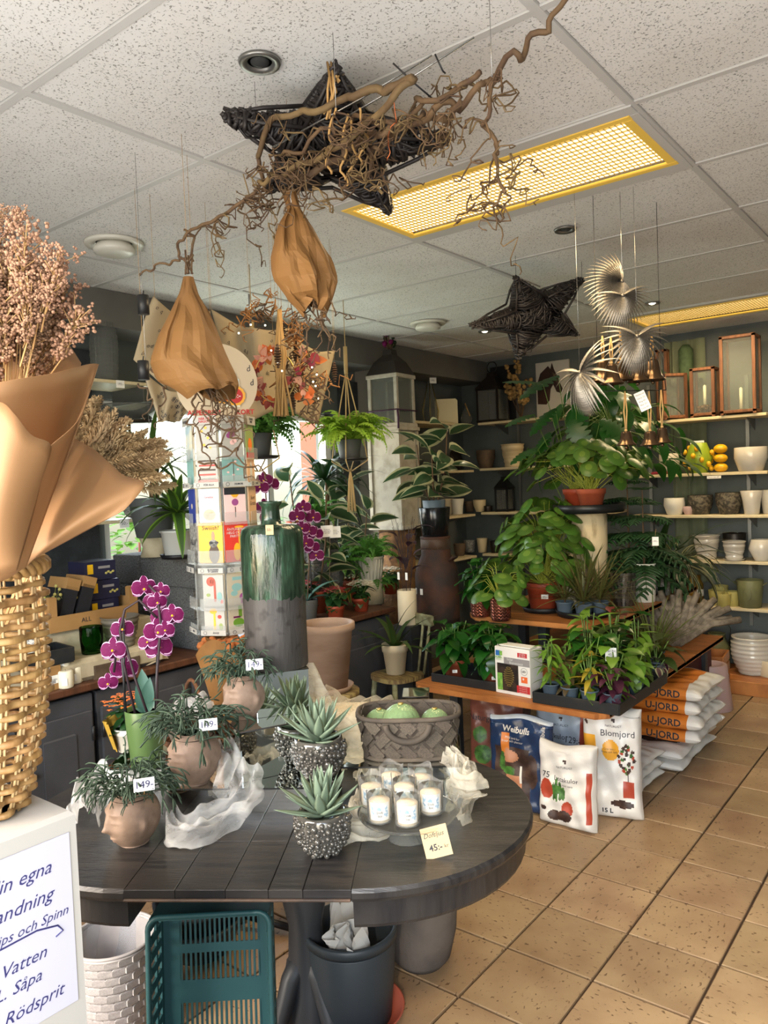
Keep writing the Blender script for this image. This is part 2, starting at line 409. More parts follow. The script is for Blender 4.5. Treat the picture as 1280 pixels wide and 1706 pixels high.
# ============================================================ ceiling fittings
def fixture(x, y, label):
    t = thing('ceiling_light', label, 'ceiling light', (x+.6, y+.3, CZ), group='fluorescent ceiling lights')
    g = G()
    for cx, cy, dx, dy in ((0, -.276, 1.2, .055), (0, .265, 1.2, .075), (-.587, -.009, .028, .472), (.587, -.009, .028, .472)): g.box((cx, cy, .0), (dx, dy, .012))
    g.build('surround', 'ceiling_rail', t)
    for cx, cy, dx, dy in ((0, -.236, 1.15, .03), (0, .212, 1.15, .03), (-.558, -.012, .03, .42), (.558, -.012, .03, .42)):
        G().box((cx, cy, -.004), (dx, dy, .010), bev=.003).build('trim', 'yellow_trim', t)
    G().box((0, -.012, .012), (1.14, .42, .004)).build('diffuser', 'lamp_glow', t)
    lb = G().box((0, 0, 0), (1.12, .0022, .005)).mesh('louvre_blade', 'louvre_metal'); cb = G().box((0, 0, 0), (.0022, .41, .004)).mesh('louvre_blade', 'louvre_metal')
    for k in range(13): put('louvre_blade', lb, t, M=MX.Translation((0, -.012-.41/2+.0293*(k+1), .0045)))
    for k in range(60): put('louvre_blade', cb, t, M=MX.Translation((-.555+.0185*(k+.5), -.012, .005)))
    l = light('lamp', 'AREA', (0, -.012, -.02), (0, 0, -1), 26, (1, .74, .42), 1.08, .38); l.parent = t
    return t
fixture(*LAMPS[0], 'large glowing fluorescent ceiling light with gold louvre behind the branches')
fixture(*LAMPS[1], 'fluorescent ceiling light near the back wall above the wooden lanterns')
def downlight(px, py, label, on=False, eye=False, r=.045):
    p = PZ(px, py, CZ); t = thing('recessed_spot', label, 'spotlight', p, group='recessed ceiling spots')
    G().lathe([(r*.62, .012), (r*.66, -.004), (r*1.02, -.008), (r*1.1, 0)], 28).build('ring', 'grey_metal', t)
    g = G().lathe([(r*.62, .0), (r*.6, .004), (r*.30, .016), (0, .02)], 24); g.build('reflector', 'grey_metal', t)
    G().ball((0, 0, .002), (r*.5, r*.5, r*.28), 16, 8).build('bulb', 'spot_glow' if on else 'clear_glass', t)
    if on:
        l = light('lamp', 'SPOT', (0, 0, -.02), (0, 0, -1), 14, (1, .78, .5)); l.data.spot_size = 1.6; l.data.spot_blend = .8; l.parent = t
    return t
downlight(433, 103, 'unlit round grey spot in the ceiling nearest the dark star and dried branch', r=.05)
downlight(942, 382, 'unlit spot in the ceiling beyond the large fluorescent light')
downlight(1087, 505, 'lit spot in the ceiling beside the silver palm leaves', True)
downlight(808, 552, 'lit spot in the ceiling near the tip of the hanging back star', True)
def vent(px, py, r, label):
    t = thing('ceiling_vent', label, 'ceiling vent', PZ(px, py, CZ), group='round ceiling vents')
    G().lathe([(r*.6, .0), (r*.72, -.012), (r*.96, -.012), (r, 0)], 32).build('collar', 'cream_plastic', t)
    G().lathe([(0, -.05), (r*.5, -.05), (r*.68, -.042), (r*.70, -.03), (r*.55, .0)], 32).build('disc', 'cream_plastic', t)
vent(190, 405, .125, 'round white ceiling vent above the dried flower bouquet')
vent(713, 538, .125, 'small round white ceiling vent above the white lantern')
# ============================================================ furniture
mat('table_wood', '201f20', .36, c2='2f2c2a', ns=5, stretch=(1, 14, 1), bump=.15, bs=30, rv=.14)
mat('table_edge', '5a4637', .5, c2='352b25', ns=9)
mat('buffet_paint', '434448', .5, c2='393a3d', ns=4, bump=.1, bs=50)
mat('worktop_wood', '5d3a27', .45, c2='4a2d1e', ns=4, stretch=(1, 10, 1))
mat('pine', 'b0713a', .45, c2='8d5427', ns=4, stretch=(1.5, 16, 1), bump=.1, bs=30, rv=.1)
mat('dark_steel', '2a2c2f', .5)
mat('maroon_paint', '4a1a22', .6)
mat('brass', 'b09a5c', .35, .9)
mat('mirror', 'dfe3e0', .03, 1)
mat('mirror_edge', '2f4a42', .2, spec=.6)
mat('gauze_green', '6d745c', .85, c2='5c6450', ns=4)
TU, TN = V((.83, .5578, 0)).normalized(), V((-.5578, .83, 0)).normalized()
TZ = .74
def T(d, n, z=TZ): return TU*d + TN*n + V((0, 0, z))
TA = math.atan2(TU.y, TU.x)
tab = thing('extension_table', 'dark oval extension table with worn leaves carrying the mirrored display', 'table', T(-.47, 2.02, 0), TA)
def tl(d, n): return (d+.47, n-2.02)          # table coordinates -> local to the table
R = .43
def halfdisc(sign, r, z0, z1, mi, name, m):
    c = tl(-.22 if sign > 0 else -.72, 2.02)
    pl = [(c[0]+sign*r*math.cos(a), c[1]+r*math.sin(a)) for a in [(-PI/2+PI*k/28) for k in range(29)]]
    if sign < 0: pl = pl[::-1]
    g = G(); n = len(pl)
    zs = [(z0, .992), (z0+.008, 1), (z1-.008, 1), (z1, .988)]
    vs = []
    for z, s in zs: vs += [(c[0]+(x-c[0])*s, c[1]+(y-c[1])*s, z) for x, y in pl]
    fs = [tuple(range(n-1, -1, -1)), tuple(3*n+i for i in range(n))]
    for l in range(3): fs += [(l*n+i, l*n+(i+1) % n, l*n+n+(i+1) % n, l*n+n+i) for i in range(n)]
    g.add(vs, fs, 0, False); return g.build(name, m, tab)
for sg in (1, -1):
    halfdisc(sg, R, TZ-.028, TZ, 0, 'table_end', 'table_wood')
    halfdisc(sg, R-.02, TZ-.095, TZ-.028, 0, 'apron', 'table_wood')
for d0, d1 in ((-.72, -.605), (-.605, -.494), (-.494, -.40), (-.40, -.325), (-.325, -.22)):
    for n0, n1 in ((2.02-R, 1.815), (1.815, 2.13), (2.13, 2.02+R)):
        (a, b), (c, e) = tl(d0, n0), tl(d1, n1)
        o = G().box((0, 0, 0), (c-a-.0016, e-b-.0006, .026), bev=.0012).build('table_leaf', 'table_wood', tab, ((a+c)/2, (b+e)/2, TZ-.013))
for n in (2.02-R+.005, 2.02+R-.005):
    G().box((0, 0, 0), (.497, .008, .006), bev=.002).build('edge_strip', 'table_edge', tab, (0, tl(0, n)[1]-(.0095 if n < 2 else -.0095), TZ-.02))
G().box((0, 0, TZ-.06), (.62, .5, .06)).build('slide_rails', 'dark_steel', tab)
G().lathe([(.07, 0), (.075, .03), (.06, .10), (.05, .3), (.075, .42), (.05, .52), (.08, .62), (.09, TZ-.09)], 20, (.02, .20, 0)).build('pedestal', 'dark_steel', tab)
for k in range(4):
    a = PI/4+k*PI/2
    G().tube([(.02+r*math.cos(a), .20+r*math.sin(a), z) for r, z in ((0, .22), (.06, .15), (.10, .05), (.12, .02))], [.035, .03, .025, .02], 8).build('foot', 'dark_steel', tab)
# ------------------------------------------------ sideboard units along the west wall, one worktop over them
BX, BZ = -3.05, .80
for k, (y0, y1) in enumerate(((1.13, 1.80), (1.82, 2.80), (2.82, 3.92))):
    s = thing('sideboard', ('charcoal sideboard unit with panelled door beside the wicker basket', 'charcoal sideboard unit with brass handles behind the purple orchid', 'charcoal sideboard unit with round finger hole under the flowering pots')[k], 'sideboard', ((BX-.3), (y0+y1)/2, 0), group='sideboards along the west wall')
    W = y1-y0
    G().box((-.01, 0, .39), (.58, W, .70), bev=.004).build('carcass', 'buffet_paint', s)
    G().box((-.03, 0, .02), (.52, W-.02, .04)).build('plinth', 'buffet_paint', s)
    for q in (-1, 1):
        dw = W/2-.03; yc = q*(W/4)
        d = G().box((0, 0, 0), (.018, dw, .60), bev=.004).build('door', 'buffet_paint', s, (.29, yc, .37))
        G().box((.008, 0, 0), (.014, dw-.16, .44), bev=.006).build('panel', 'buffet_paint', d)
        for zz in (-.2, .2): G().tube([(.012, -q*0+q*dw/2, zz-.03), (.012, q*dw/2, zz+.03)], .007, 8).build('hinge', 'black_metal', d)
        if k == 1: G().tube([(.012, -q*(dw/2-.03), .12), (.03, -q*(dw/2-.03), .12), (.03, -q*(dw/2-.03), .2), (.012, -q*(dw/2-.03), .2)], .004, 6).build('handle', 'brass', d)
        elif k == 2: G().lathe([(.0, 0), (.022, 0), (.024, .002)], 16).build('finger_hole', 'black_metal', d, M=MX.Translation((.0105, -q*(dw/2-.05), .18)) @ MX.Rotation(PI/2, 4, 'Y'))
        else: G().ball((.02, -q*(dw/2-.03), .1), .012).build('knob', 'black_metal', d)
tag(G().box((0, 0, 0), (.90, 2.83, .035), bev=.006).build('worktop', 'worktop_wood', loc=(-3.485, 2.525, .775)), 'brown wooden worktop running along the charcoal sideboards', 'worktop')
BZ = .7925
# ------------------------------------------------ wall shelves
def shelf(label, c, d, grp):
    t = thing('wall_shelf', label, 'shelf', c, group=grp)
    G().box((0, 0, -.011), (d[0], d[1], .022), bev=.003).build('board', 'shelf_wood', t)
    alongx = d[0] > d[1]
    L = max(d[0], d[1])
    for q in (-1, 1):
        g = G()
        if alongx: g.prism([(d[1]/2, 0), (-d[1]/2+.04, 0), (d[1]/2, -.09)], -.002, .002, M=MX.Translation((q*(L/2-.14), 0, -.022)) @ MX(((0, 0, 1, 0), (1, 0, 0, 0), (0, 1, 0, 0), (0, 0, 0, 1))))
        else: g.prism([(-d[0]/2, 0), (d[0]/2-.04, 0), (-d[0]/2, -.09)], -.002, .002, M=MX.Translation((0, q*(L/2-.14), -.022)) @ MX(((1, 0, 0, 0), (0, 0, 1, 0), (0, 1, 0, 0), (0, 0, 0, 1))))
        g.build('bracket', 'bracket_metal', t)
    return t
SL = [2.10, 1.69, 1.295, .92]; SR = [1.99, 1.575, 1.26, .92, .575]
nm = ['top', 'second', 'third', 'fourth', 'bottom']
for k, z in enumerate(SL):
    shelf(f'{nm[k]} pale wall shelf on the back wall by the dark lantern corner', (-2.98, 6.15, z), (1.24, .30), 'shelves by the corner')
    shelf(f'{nm[k]} pale wall shelf on the window wall by the corner', (-3.79, 5.5, z-.01), (.32, .90), 'shelves on the window wall')
for k, z in enumerate(SR):
    shelf(f'{nm[k]} pale wall shelf on the back wall ' + ('carrying the wooden lanterns', 'carrying the yellow ceramics', 'carrying the dark woven pots', 'carrying the white ribbed pots', 'carrying the small lime pots')[k], (-1.74, 6.15, z), (1.02, .30), 'shelves behind the plant stand')
for x in (-3.35, -2.62, -2.16, -1.42):
    struct(G().box((x, YB-.008, 1.35), (.025, .016, 1.9)).build('trim_5', 'bracket_metal'))
# gauze hanging behind the shelves
g = G(); g.grid(lambda u, v: (-2.02+.30*u*(1-.15*v)+.05*v+.012*math.sin(u*14+v*3), YB-.03+.012*math.sin(u*19+v*2), 2.62-1.9*v), 24, 14)
tag(g.build('gauze_drape', 'gauze_green'), 'faded green gauze drape hanging on the back wall behind the shelves', 'drape')
# low plinth of boards under the floor pots by the back wall
pl = thing('floor_plinth', 'low brown plank plinth on the floor by the back wall', 'plinth', (-1.5, 6.0, 0))
for k in range(3): G().box((0, -.17+.17*k, .05), (1.3, .165, .10), bev=.004).build('plank', 'pine', pl)
# ------------------------------------------------ tiered plant stand
st = thing('plant_stand', 'tiered pine plant stand with dark legs full of potted plants', 'plant stand', (-1.88, 4.3, 0))
def tier(x0, x1, y0, y1, z, n, ch):
    dy = (y1-y0)/n
    for k in range(n):
        ya, yb = y0+dy*k, y0+dy*(k+1)-.003
        if k == 0: pl = [(x0+ch, ya), (x1-ch, ya), (x1, ya+ch), (x1, yb), (x0, yb), (x0, ya+ch)]
        else: pl = [(x0, ya), (x1, ya), (x1, yb), (x0, yb)]
        G().prism([(x+1.88, y-4.3) for x, y in pl], z-.028, z-.004).prism([(x+1.88, y-4.3-(.004 if k == 0 else 0)) for x, y in pl], z-.022, z).build('plank', 'pine', st)
tier(-2.42, -1.345, 3.25, 5.20, .525, 12, .05)
tier(-2.42, -1.56, 3.78, 5.40, .81, 9, .09)
for x, y, z in ((-2.3, 3.5, .5), (-1.5, 3.6, .5), (-2.3, 5.1, .5), (-1.45, 5.1, .5), (-2.02, 4.02, .785), (-1.68, 4.3, .785), (-2.3, 4.3, .785), (-2.3, 5.2, .785), (-1.66, 5.2, .785)):
    z0 = .525 if z > .6 else 0
    G().box((x+1.88, y-4.3, (z0+z)/2), (.05, .05, z-z0), bev=.003).build('leg', 'dark_steel', st)
for y in (3.55, 5.1): G().box((0, y-4.3, .475), (.95, .04, .04)).build('cross_rail', 'dark_steel', st)
G().box((.42, .55, .27), (.02, .9, .42)).build('side_panel', 'maroon_paint', st)
# birch log and its black dish on the second tier
BL = V((-1.93, 4.50, .81))
b = thing('birch_log', 'pale birch log standing upright under the black round tray', 'log', BL)
mat('birch_bark', 'cbb893', .8, c2='8f7c5c', ns=14, lo=.5, hi=.66, stretch=(1, 1, .35), bump=.4, bs=40)
mat('cut_wood', 'c09a68', .7)
G().lathe([(.112, 0), (.108, .05), (.105, .3), (.107, .555)], 24).build('bark', 'birch_bark', b)
G().lathe([(0, .556), (.104, .556), (.106, .553)], 24).build('end_grain', 'cut_wood', b)
mat('black_plastic', '17181a', .4)
d = G().lathe([(0, 0), (.205, 0), (.215, .02), (.22, .052), (.205, .052), (.198, .02), (0, .02)], 40).build('round_tray', 'black_plastic', loc=BL+V((0, 0, .5565)))
tag(d, 'black round plant tray on top of the birch log', 'tray')
# ============================================================ plants: builders
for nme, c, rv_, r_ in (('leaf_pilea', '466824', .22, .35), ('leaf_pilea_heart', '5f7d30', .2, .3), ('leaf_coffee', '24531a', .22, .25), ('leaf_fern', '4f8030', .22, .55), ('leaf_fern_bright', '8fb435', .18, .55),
        ('leaf_dark', '1c3518', .2, .35), ('leaf_rubber', '314a2d', .15, .3), ('leaf_cream', 'a4a27c', .1, .4), ('leaf_dracaena', '395222', .25, .45),
        ('leaf_grassy', '586331', .3, .5), ('leaf_philodendron', '24521c', .2, .3), ('leaf_pine', '234620', .2, .6), ('leaf_bronze', '534628', .25, .4),
        ('leaf_purple', '471e31', .2, .45), ('leaf_lime', '688d2d', .18, .4), ('leaf_yellow', '9c8a2a', .2, .4), ('leaf_red', '6b2525', .2, .4),
        ('leaf_agave', '7c8f79', .14, .55), ('leaf_orchid', '4a6f60', .1, .35), ('leaf_rhipsalis', '3d4f3e', .15, .6), ('leaf_kalanchoe', '244621', .2, .35), ('leaf_olive', '425124', .2, .45)):
    mat(nme, c, r_, rv=rv_, c2=None, tl=.22)
mat('stem_green', '5f7a36', .5); mat('stem_brown', '5b4630', .8); mat('soil', '2b1f17', .95, c2='3a2a1e', ns=60)
mat('stem_yellow', '9aa23a', .5)
mat('terracotta', '9c4a2c', .7, c2='8a3f26', ns=6); mat('terracotta_pale', 'a08672', .75, c2='8f7560', ns=5, stretch=(1, 1, 3))
mat('nursery_grey', '55636e', .45); mat('plastic_red', '9a4027', .5); mat('pot_white', 'd9d5c8', .35); mat('pot_cream', 'cfc0a0', .5)
mat('price_white', 'e8e6e0', .5); mat('ink', '20222c', .6); mat('ink_blue', '2b2a5a', .6); mat('ink_red', 'b02a2a', .6)
mat('kraft', '8f6638', .7, c2='7f5a31', ns=4, tl=.2, bump=.5, bs=9); mat('twine', 'b08d5a', .85)
MESH = {}
def lmesh(key, *a, mats=('leaf_pilea',), var=0, **k):
    kk = (key, var)
    if kk not in MESH:
        g = G(); g.leaf(*a, **k); MESH[kk] = g.mesh('leaf', list(mats))
    return MESH[kk]
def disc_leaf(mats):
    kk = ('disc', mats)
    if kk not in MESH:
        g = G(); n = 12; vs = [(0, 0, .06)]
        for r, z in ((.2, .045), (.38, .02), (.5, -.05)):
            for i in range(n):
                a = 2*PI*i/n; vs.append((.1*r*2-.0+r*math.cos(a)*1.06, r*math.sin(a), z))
        g.add(vs, [(0, 1+i, 1+(i+1) % n) for i in range(n)], 1)  # lighter middle disc: the leaf's gloss highlight put into its colour
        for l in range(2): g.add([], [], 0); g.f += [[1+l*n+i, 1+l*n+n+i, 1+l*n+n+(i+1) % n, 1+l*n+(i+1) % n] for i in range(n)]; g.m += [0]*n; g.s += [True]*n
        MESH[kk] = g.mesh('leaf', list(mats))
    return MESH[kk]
def sph(a, e): return V((math.cos(e)*math.cos(a), math.cos(e)*math.sin(a), math.sin(e)))
def lf(t, me, pos, d, up=(0, 0, 1), s=1, name='leaf'): return put(name, me, t, M=xf(pos, d, up, s))
def pot(t, kind, rt, rb, h, m, z=0, soil=True, at=(0, 0)):
    c = (at[0], at[1], z); w_ = max(.003, rt*.05)
    if kind == 'rim': pr = [(rb*.9, 0), (rb, .002), (rt*.93, h*.74), (rt, h*.75), (rt*1.04, h*.99), (rt*1.02, h), (rt*.93, h), (rt*.9, h*.8)]
    elif kind == 'lip': pr = [(rb*.95, 0), (rb, .003), (rt*.96, h*.9), (rt*1.05, h*.93), (rt*1.06, h), (rt*.96, h), (rt*.9, h*.8)]
    elif kind == 'bowl': pr = [(rb*.8, 0), (rb, .004), (rt*.98, h*.5), (rt*1.05, h*.72), (rt, h), (rt-w_, h), (rt*.98-w_, h*.7)]
    else: pr = [(rb*.96, 0), (rb, .003), (rt, h-.003), (rt-.002, h), (rt-w_, h), (rt-w_-.002, h*.8)]
    o = G().lathe(pr, 28, c).build('pot', m, t)
    if soil: G().lathe([(0, h*.86), (rt*.92, h*.84)], 20, c).build('soil', 'soil', t)
    return o
def stems(t, paths, r, m='stem_green', n=4):
    g = G()
    for p in paths: g.tube(p, [r*(1-.4*i/(len(p)-1)) for i in range(len(p))], n, False)
    return stuff(g.build('stems', m, t)) if len(paths) > 1 else g.build('stem', m, t)
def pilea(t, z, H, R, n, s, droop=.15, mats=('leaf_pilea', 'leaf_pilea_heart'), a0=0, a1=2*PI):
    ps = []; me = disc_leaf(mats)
    for i in range(n):
        a = rnd.uniform(a0, a1); q = rnd.random()
        rr = R*(.25+.75*math.sqrt(q)); zz = z+H*(1-droop-.75*(rr/R)**2*rnd.uniform(.5, 1.1))
        p = V((rr*math.cos(a), rr*math.sin(a), zz)); b = V((rnd.uniform(-.2, .2)*R*.4, rnd.uniform(-.2, .2)*R*.4, z))
        mid = b.lerp(p, .55)+V((0, 0, H*.22)); ps.append([b, b.lerp(mid, .6), mid, p])
        d = sph(a, rnd.uniform(-1.3, -.3)); nrm = sph(a, rnd.uniform(-.15, .7))
        lf(t, me, p, d, nrm, s*rnd.uniform(.6, 1.1))
    stems(t, ps, .0022, 'stem_yellow')
FERNS = {}
def frond_mesh(m, v):
    k = (m, v)
    if k not in FERNS:
        r = random.Random(v); g = G(); pts = []; a = 1.15; x = z = 0; n = 15
        for i in range(n+1):
            pts.append(V((x, 0, z))); a -= (2.0+.4*v)/n*(.5+i/n); x += math.cos(a)/n; z += math.sin(a)/n
        g.tube(pts, [.008*(1-i/n*.8) for i in range(n+1)], 3, False)
        for i in range(1, n+1):
            w = .19*math.sin(PI*(.12+.88*i/n)**.8)+.02
            d = (pts[i]-pts[i-1]).normalized()
            for sgn in (1, -1):
                dd = V((d.x*.45, sgn, d.z*.45-.25*r.random()))
                g.leaf(w, .085, 'lance', 2, .15, .4, M=xf(pts[i]-d*.02, dd, V((-d.z, 0, d.x))))
        FERNS[k] = g.mesh('frond', m)
    return FERNS[k]
def fern(t, z, L, n, m='leaf_fern', e0=.2, e1=1.3, r0=.02):
    for i in range(n):
        a = i*2.399+rnd.uniform(-.3, .3); e = rnd.uniform(-.3, .75)
        lf(t, frond_mesh(m, i % 3), (r0*math.cos(a), r0*math.sin(a), z), sph(a, e), (0, 0, 1), L*rnd.uniform(.7, 1.1), 'frond')
def rosette(t, z, L, W, n, m, key, droop=1.2, e0=.3, e1=1.4, shape='strap', edge=None, m2=None, r0=.01, var=.25, name='leaf', a0=0, a1=None, tilt=0):
    mats = [m, m2 or m]
    for i in range(n):
        q = i/max(1, n-1); a = (a0+i*2.399) if a1 is None else rnd.uniform(a0, a1)
        e = e0+(e1-e0)*q+rnd.uniform(-.12, .12)
        v = i % 2; me = lmesh(key, 1, W/L, shape, 7, .25, droop*(.7+.6*v), edge=edge, mats=mats, var=v)
        l = L*rnd.uniform(1-var, 1)
        lf(t, me, (r0*math.cos(a), r0*math.sin(a), z), sph(a, e), (0, 0, 1), l, name)
def bushy(t, z, H, R, n, L, W, m, key, shape='ovate', droop=.8, edge=None, m2=None, nst=5, fold=.2, low=.15, e=(-.5, .5), rip=0):
    mats = [m, m2 or m]; tops = []
    for k in range(nst):
        a = 2*PI*k/nst+rnd.uniform(-.4, .4); r = R*rnd.uniform(.1, .55); tops.append([V((0, 0, z)), V((r*.5*math.cos(a), r*.5*math.sin(a), z+H*.5)), V((r*math.cos(a), r*math.sin(a), z+H*rnd.uniform(.8, 1)))])
    stems(t, tops, .004, 'stem_green')
    for i in range(n):
        tp = tops[i % nst]; q = low+(1-low)*((i//nst)/(max(1, (n-1)//nst)))
        p = tp[0].lerp(tp[1], q*2) if q < .5 else tp[1].lerp(tp[2], q*2-1)
        a = i*2.399+rnd.uniform(-.4, .4); d = sph(a, rnd.uniform(*e)+.5*(q-.4))
        me = lmesh(key, 1, W/L, shape, 5, fold, droop*(.6+.7*(i % 2)), edge=edge, mats=mats, var=i % 2, rip=rip)
        lf(t, me, p+d*R*.12, d, (0, 0, 1), L*rnd.uniform(.7, 1.1))
def sticker(t, p, nrm, wd, ht, txt=None, m='price_white', ink='ink', name='price_tag', size=None):
    M = face(p, nrm)
    G().box((0, 0, -.0006), (wd, ht, .0012)).build(name, m, t, M=M)
    if txt: text(txt, size or ht*.6, M @ MX.Translation((0, 0, .0006)), ink, t)
def tocam(p): d = CAM-V(p); d.z *= .35; return d.normalized()
# ============================================================ plants on the tiered stand
Z1, Z2 = .5255, .8105
# coffee plants in terracotta pots, in a black tray on the lower tier
mat('tray_black', '1d2022', .45, c2='33302c', ns=9, lo=.55, hi=.75)
def tray(name, label, c, dx, dy, h, rz=0):
    t = thing(name, label, 'tray', c, rz)
    G().box((0, 0, .004), (dx, dy, .008)).build('base', 'tray_black', t)
    for x, y, a, b in ((0, -dy/2, dx, .008), (0, dy/2, dx, .008), (-dx/2, 0, .008, dy), (dx/2, 0, .008, dy)):
        G().box((x, y, h/2), (a, b, h), bev=.002).build('side', 'tray_black', t)
    return t
tray('plant_tray', 'black wooden tray holding the coffee plants in terracotta pots', (-2.13, 3.50, Z1), .44, .30, .045)
def coffee(label, x, y, z, s=1, red=False, grp='coffee plants in the black tray'):
    t = thing('coffee_plant', label, 'potted plant', (x, y, z), rnd.uniform(0, 6), group=grp)
    pot(t, 'rim', .062*s, .047*s, .10*s, 'terracotta'); bushy(t, .085*s, .22*s, .15*s, 52, .13*s, .072*s, 'leaf_coffee', 'coffee', droop=1.0, nst=6, rip=.06)
    return t
zt = Z1+.0085
c1 = coffee('glossy coffee plant in terracotta pot nearest the old wooden chair', -2.275, 3.46, zt)
c2 = coffee('glossy coffee plant in terracotta pot beside the solar light box', -2.02, 3.44, zt, 1.05)
c3 = coffee('glossy coffee plant in terracotta pot at the back of its tray', -2.13, 3.58, zt, .9)
for c in (c1, c2):
    p = c.location; d = tocam(p); c.rotation_euler = (0, 0, 0)
    sticker(c, V((0, 0, .05))+V((d.x, d.y, 0)).normalized()*.0585+V((0, 0, -.005)), (d.x, d.y, .15), .026, .016, '49:-')
# solar light box
sb = thing('solar_light_box', 'white cardboard box of a solar garden light on the lower tier', 'box', (-1.845, 3.385, Z1), -.10)
mat('card_white', 'dedbd2', .5); mat('print_grey', '8b8785', .5); mat('print_red', 'b5252b', .5); mat('print_black', '1a1512', .5, c2='3b2c22', ns=30); mat('print_orange', 'd9642c', .5)
mat('print_blue', '2a66a8', .5); mat('print_green', '5d9a3a', .5, c2='88b552', ns=60); mat('card_side', '8c8578', .6); mat('print_white', 'cfccc4', .5)
BW, BD, BH = .205, .11, .235
G().box((0, 0, BH/2), (BW, BD, BH), bev=.002).build('carton', 'card_white', sb)
G().box((.004, -.015, BH+.006), (BW*.94, .06, .005)).build('flap', 'card_white', sb)
def bp(x, z, w_, h_, m, off=.0008, nm='print'): return G().box((x, -BD/2-off, z), (w_, .0012, h_)).build(nm, m, sb)
bp(-.028, .085, .125, .135, 'print_black'); bp(.026, .168, .15, .034, 'print_grey'); bp(.060, .205, .055, .022, 'print_red', .0012); bp(-.083, .202, .030, .026, 'print_blue'); bp(-.066, .202, .016, .022, 'print_green', .0014)
bp(.068, .085, .036, .030, 'print_orange'); bp(.062, .036, .075, .036, 'print_red', .0014); bp(-.075, .06, .03, .085, 'print_green', .0016)
g = G()
for k in range(9):
    zz = .045+.011*k; rr = .032*math.sin(PI*(k+1.2)/10.6)
    g.tube([(-.022+rr*math.cos(2*PI*i/14), -BD/2-.0022, zz+.004*math.sin(2*PI*i/14)) for i in range(14)], .0016, 4, closed=True)
g.build('print_nest', 'brass', sb)
def bt(s, x, z, size, m, **k): return text(s, size, face((x, -BD/2, z), (0, -1, 0), off=.0028), m, sb, **k)
bt('Solar', -.012, .177, .018, 'print_white'); bt('Bienennest', .024, .161, .018, 'print_white'); bt('10 LEDs\n@ 12cm', .060, .205, .011, 'print_white', ls=.9)
bt('ALMA', -.080, .182, .0155, 'print_green', bold=.0006); bt('GARDEN', -.080, .170, .0085, 'print_green'); bt('LED', .068, .126, .013, 'ink', bold=.0004)
G().tube([(.068+.018*math.cos(a), -BD/2-.001, .126+.018*math.sin(a)) for a in [2*PI*i/20 for i in range(20)]], .0007, 4, closed=True).build('print_ring', 'ink', sb)
for k in range(4): bt('solar led garden light', .062, .049-.009*k, .0056, 'print_white')
G().ball((.063, -BD/2-.001, .089), (.006, .001, .006)).build('print_sun', 'print_white', sb)
# nursery tray at the corner
TC = V((-1.535, 3.62, Z1)); TR = -.08
nt_ = tray('plant_tray', 'large black wooden tray of small foliage plants at the stand corner', (-1.50, 3.59, Z1), .42, .64, .052, 0)
def small(name, label, x, y, fn, pr=.042, pm='nursery_grey', ph=.075, z=None, grp='small foliage plants in the black tray', cat='potted plant'):
    t = thing(name, label, cat, (x, y, zt if z is None else z), rnd.uniform(0, 6), group=grp)
    pot(t, 'lip', pr, pr*.72, ph, pm); k0 = len(bpy.data.objects); fn(t, ph*.85)
    for c in t.children:
        if c.name[:4] in ('leaf', 'stem'): c.matrix_basis = MX.Translation((0, 0, ph*.85)) @ MX.Scale(1.22, 4) @ MX.Translation((0, 0, -ph*.85)) @ c.matrix_basis
    return t
row = lambda k: (-1.66+.10*k, 3.335)
small('bamboo_palm_seedling', 'feathery green seedling palm in grey pot beside the solar light box', -1.655, 3.345, lambda t, z: bushy(t, z, .20, .07, 40, .075, .02, 'leaf_lime', 'seedl', 'lance', .7, nst=5))
small('cordyline', 'bronze and green cordyline in grey pot, second along the tray front', -1.552, 3.335, lambda t, z: (bushy(t, z, .11, .06, 24, .07, .032, 'leaf_bronze', 'brz', nst=4), rosette(t, z+.02, .22, .028, 10, 'leaf_lime', 'cordy', .4, .9, 1.4)))
small('croton', 'yellow speckled croton in grey pot near the tray front', -1.452, 3.33, lambda t, z: (bushy(t, z, .16, .06, 22, .09, .022, 'leaf_yellow', 'crot', 'lance', .7, nst=4), bushy(t, z, .13, .07, 12, .07, .035, 'leaf_lime', 'crotg', nst=4)))
small('purple_tradescantia', 'purple leaved trailing plant in grey pot at the tray corner', -1.345, 3.335, lambda t, z: bushy(t, z, .10, .10, 40, .075, .034, 'leaf_purple', 'trad', 'ovate', 1.0, nst=7, low=.05))
small('dieffenbachia', 'tall green seedling with broad leaves behind the croton', -1.50, 3.46, lambda t, z: bushy(t, z, .20, .09, 30, .12, .055, 'leaf_coffee', 'dief', nst=5))
small('maranta', 'bright green prayer plant behind the purple trailing plant', -1.375, 3.46, lambda t, z: bushy(t, z, .17, .10, 26, .11, .062, 'leaf_lime', 'mar', nst=6, droop=1.1))
small('bronze_fittonia', 'bronze leaved small plant behind the cordyline', -1.62, 3.46, lambda t, z: bushy(t, z, .15, .08, 26, .075, .035, 'leaf_bronze', 'brz2', nst=5))
small('codiaeum', 'tall lime croton with curled leaf tips towards the stand middle', -1.57, 3.60, lambda t, z: bushy(t, z, .27, .08, 34, .12, .04, 'leaf_lime', 'cod', 'lance', .9, nst=4))
small('syngonium', 'dark green arrow leaved plant among the tray plants', -1.43, 3.60, lambda t, z: bushy(t, z, .20, .09, 28, .10, .05, 'leaf_coffee', 'syn', 'heart', .8, nst=5))
small('lime_prayer_plant', 'low lime green prayer plant at the outer tray edge', -1.34, 3.61, lambda t, z: bushy(t, z, .13, .08, 24, .085, .05, 'leaf_lime', 'lpp', nst=5, droop=1.0))
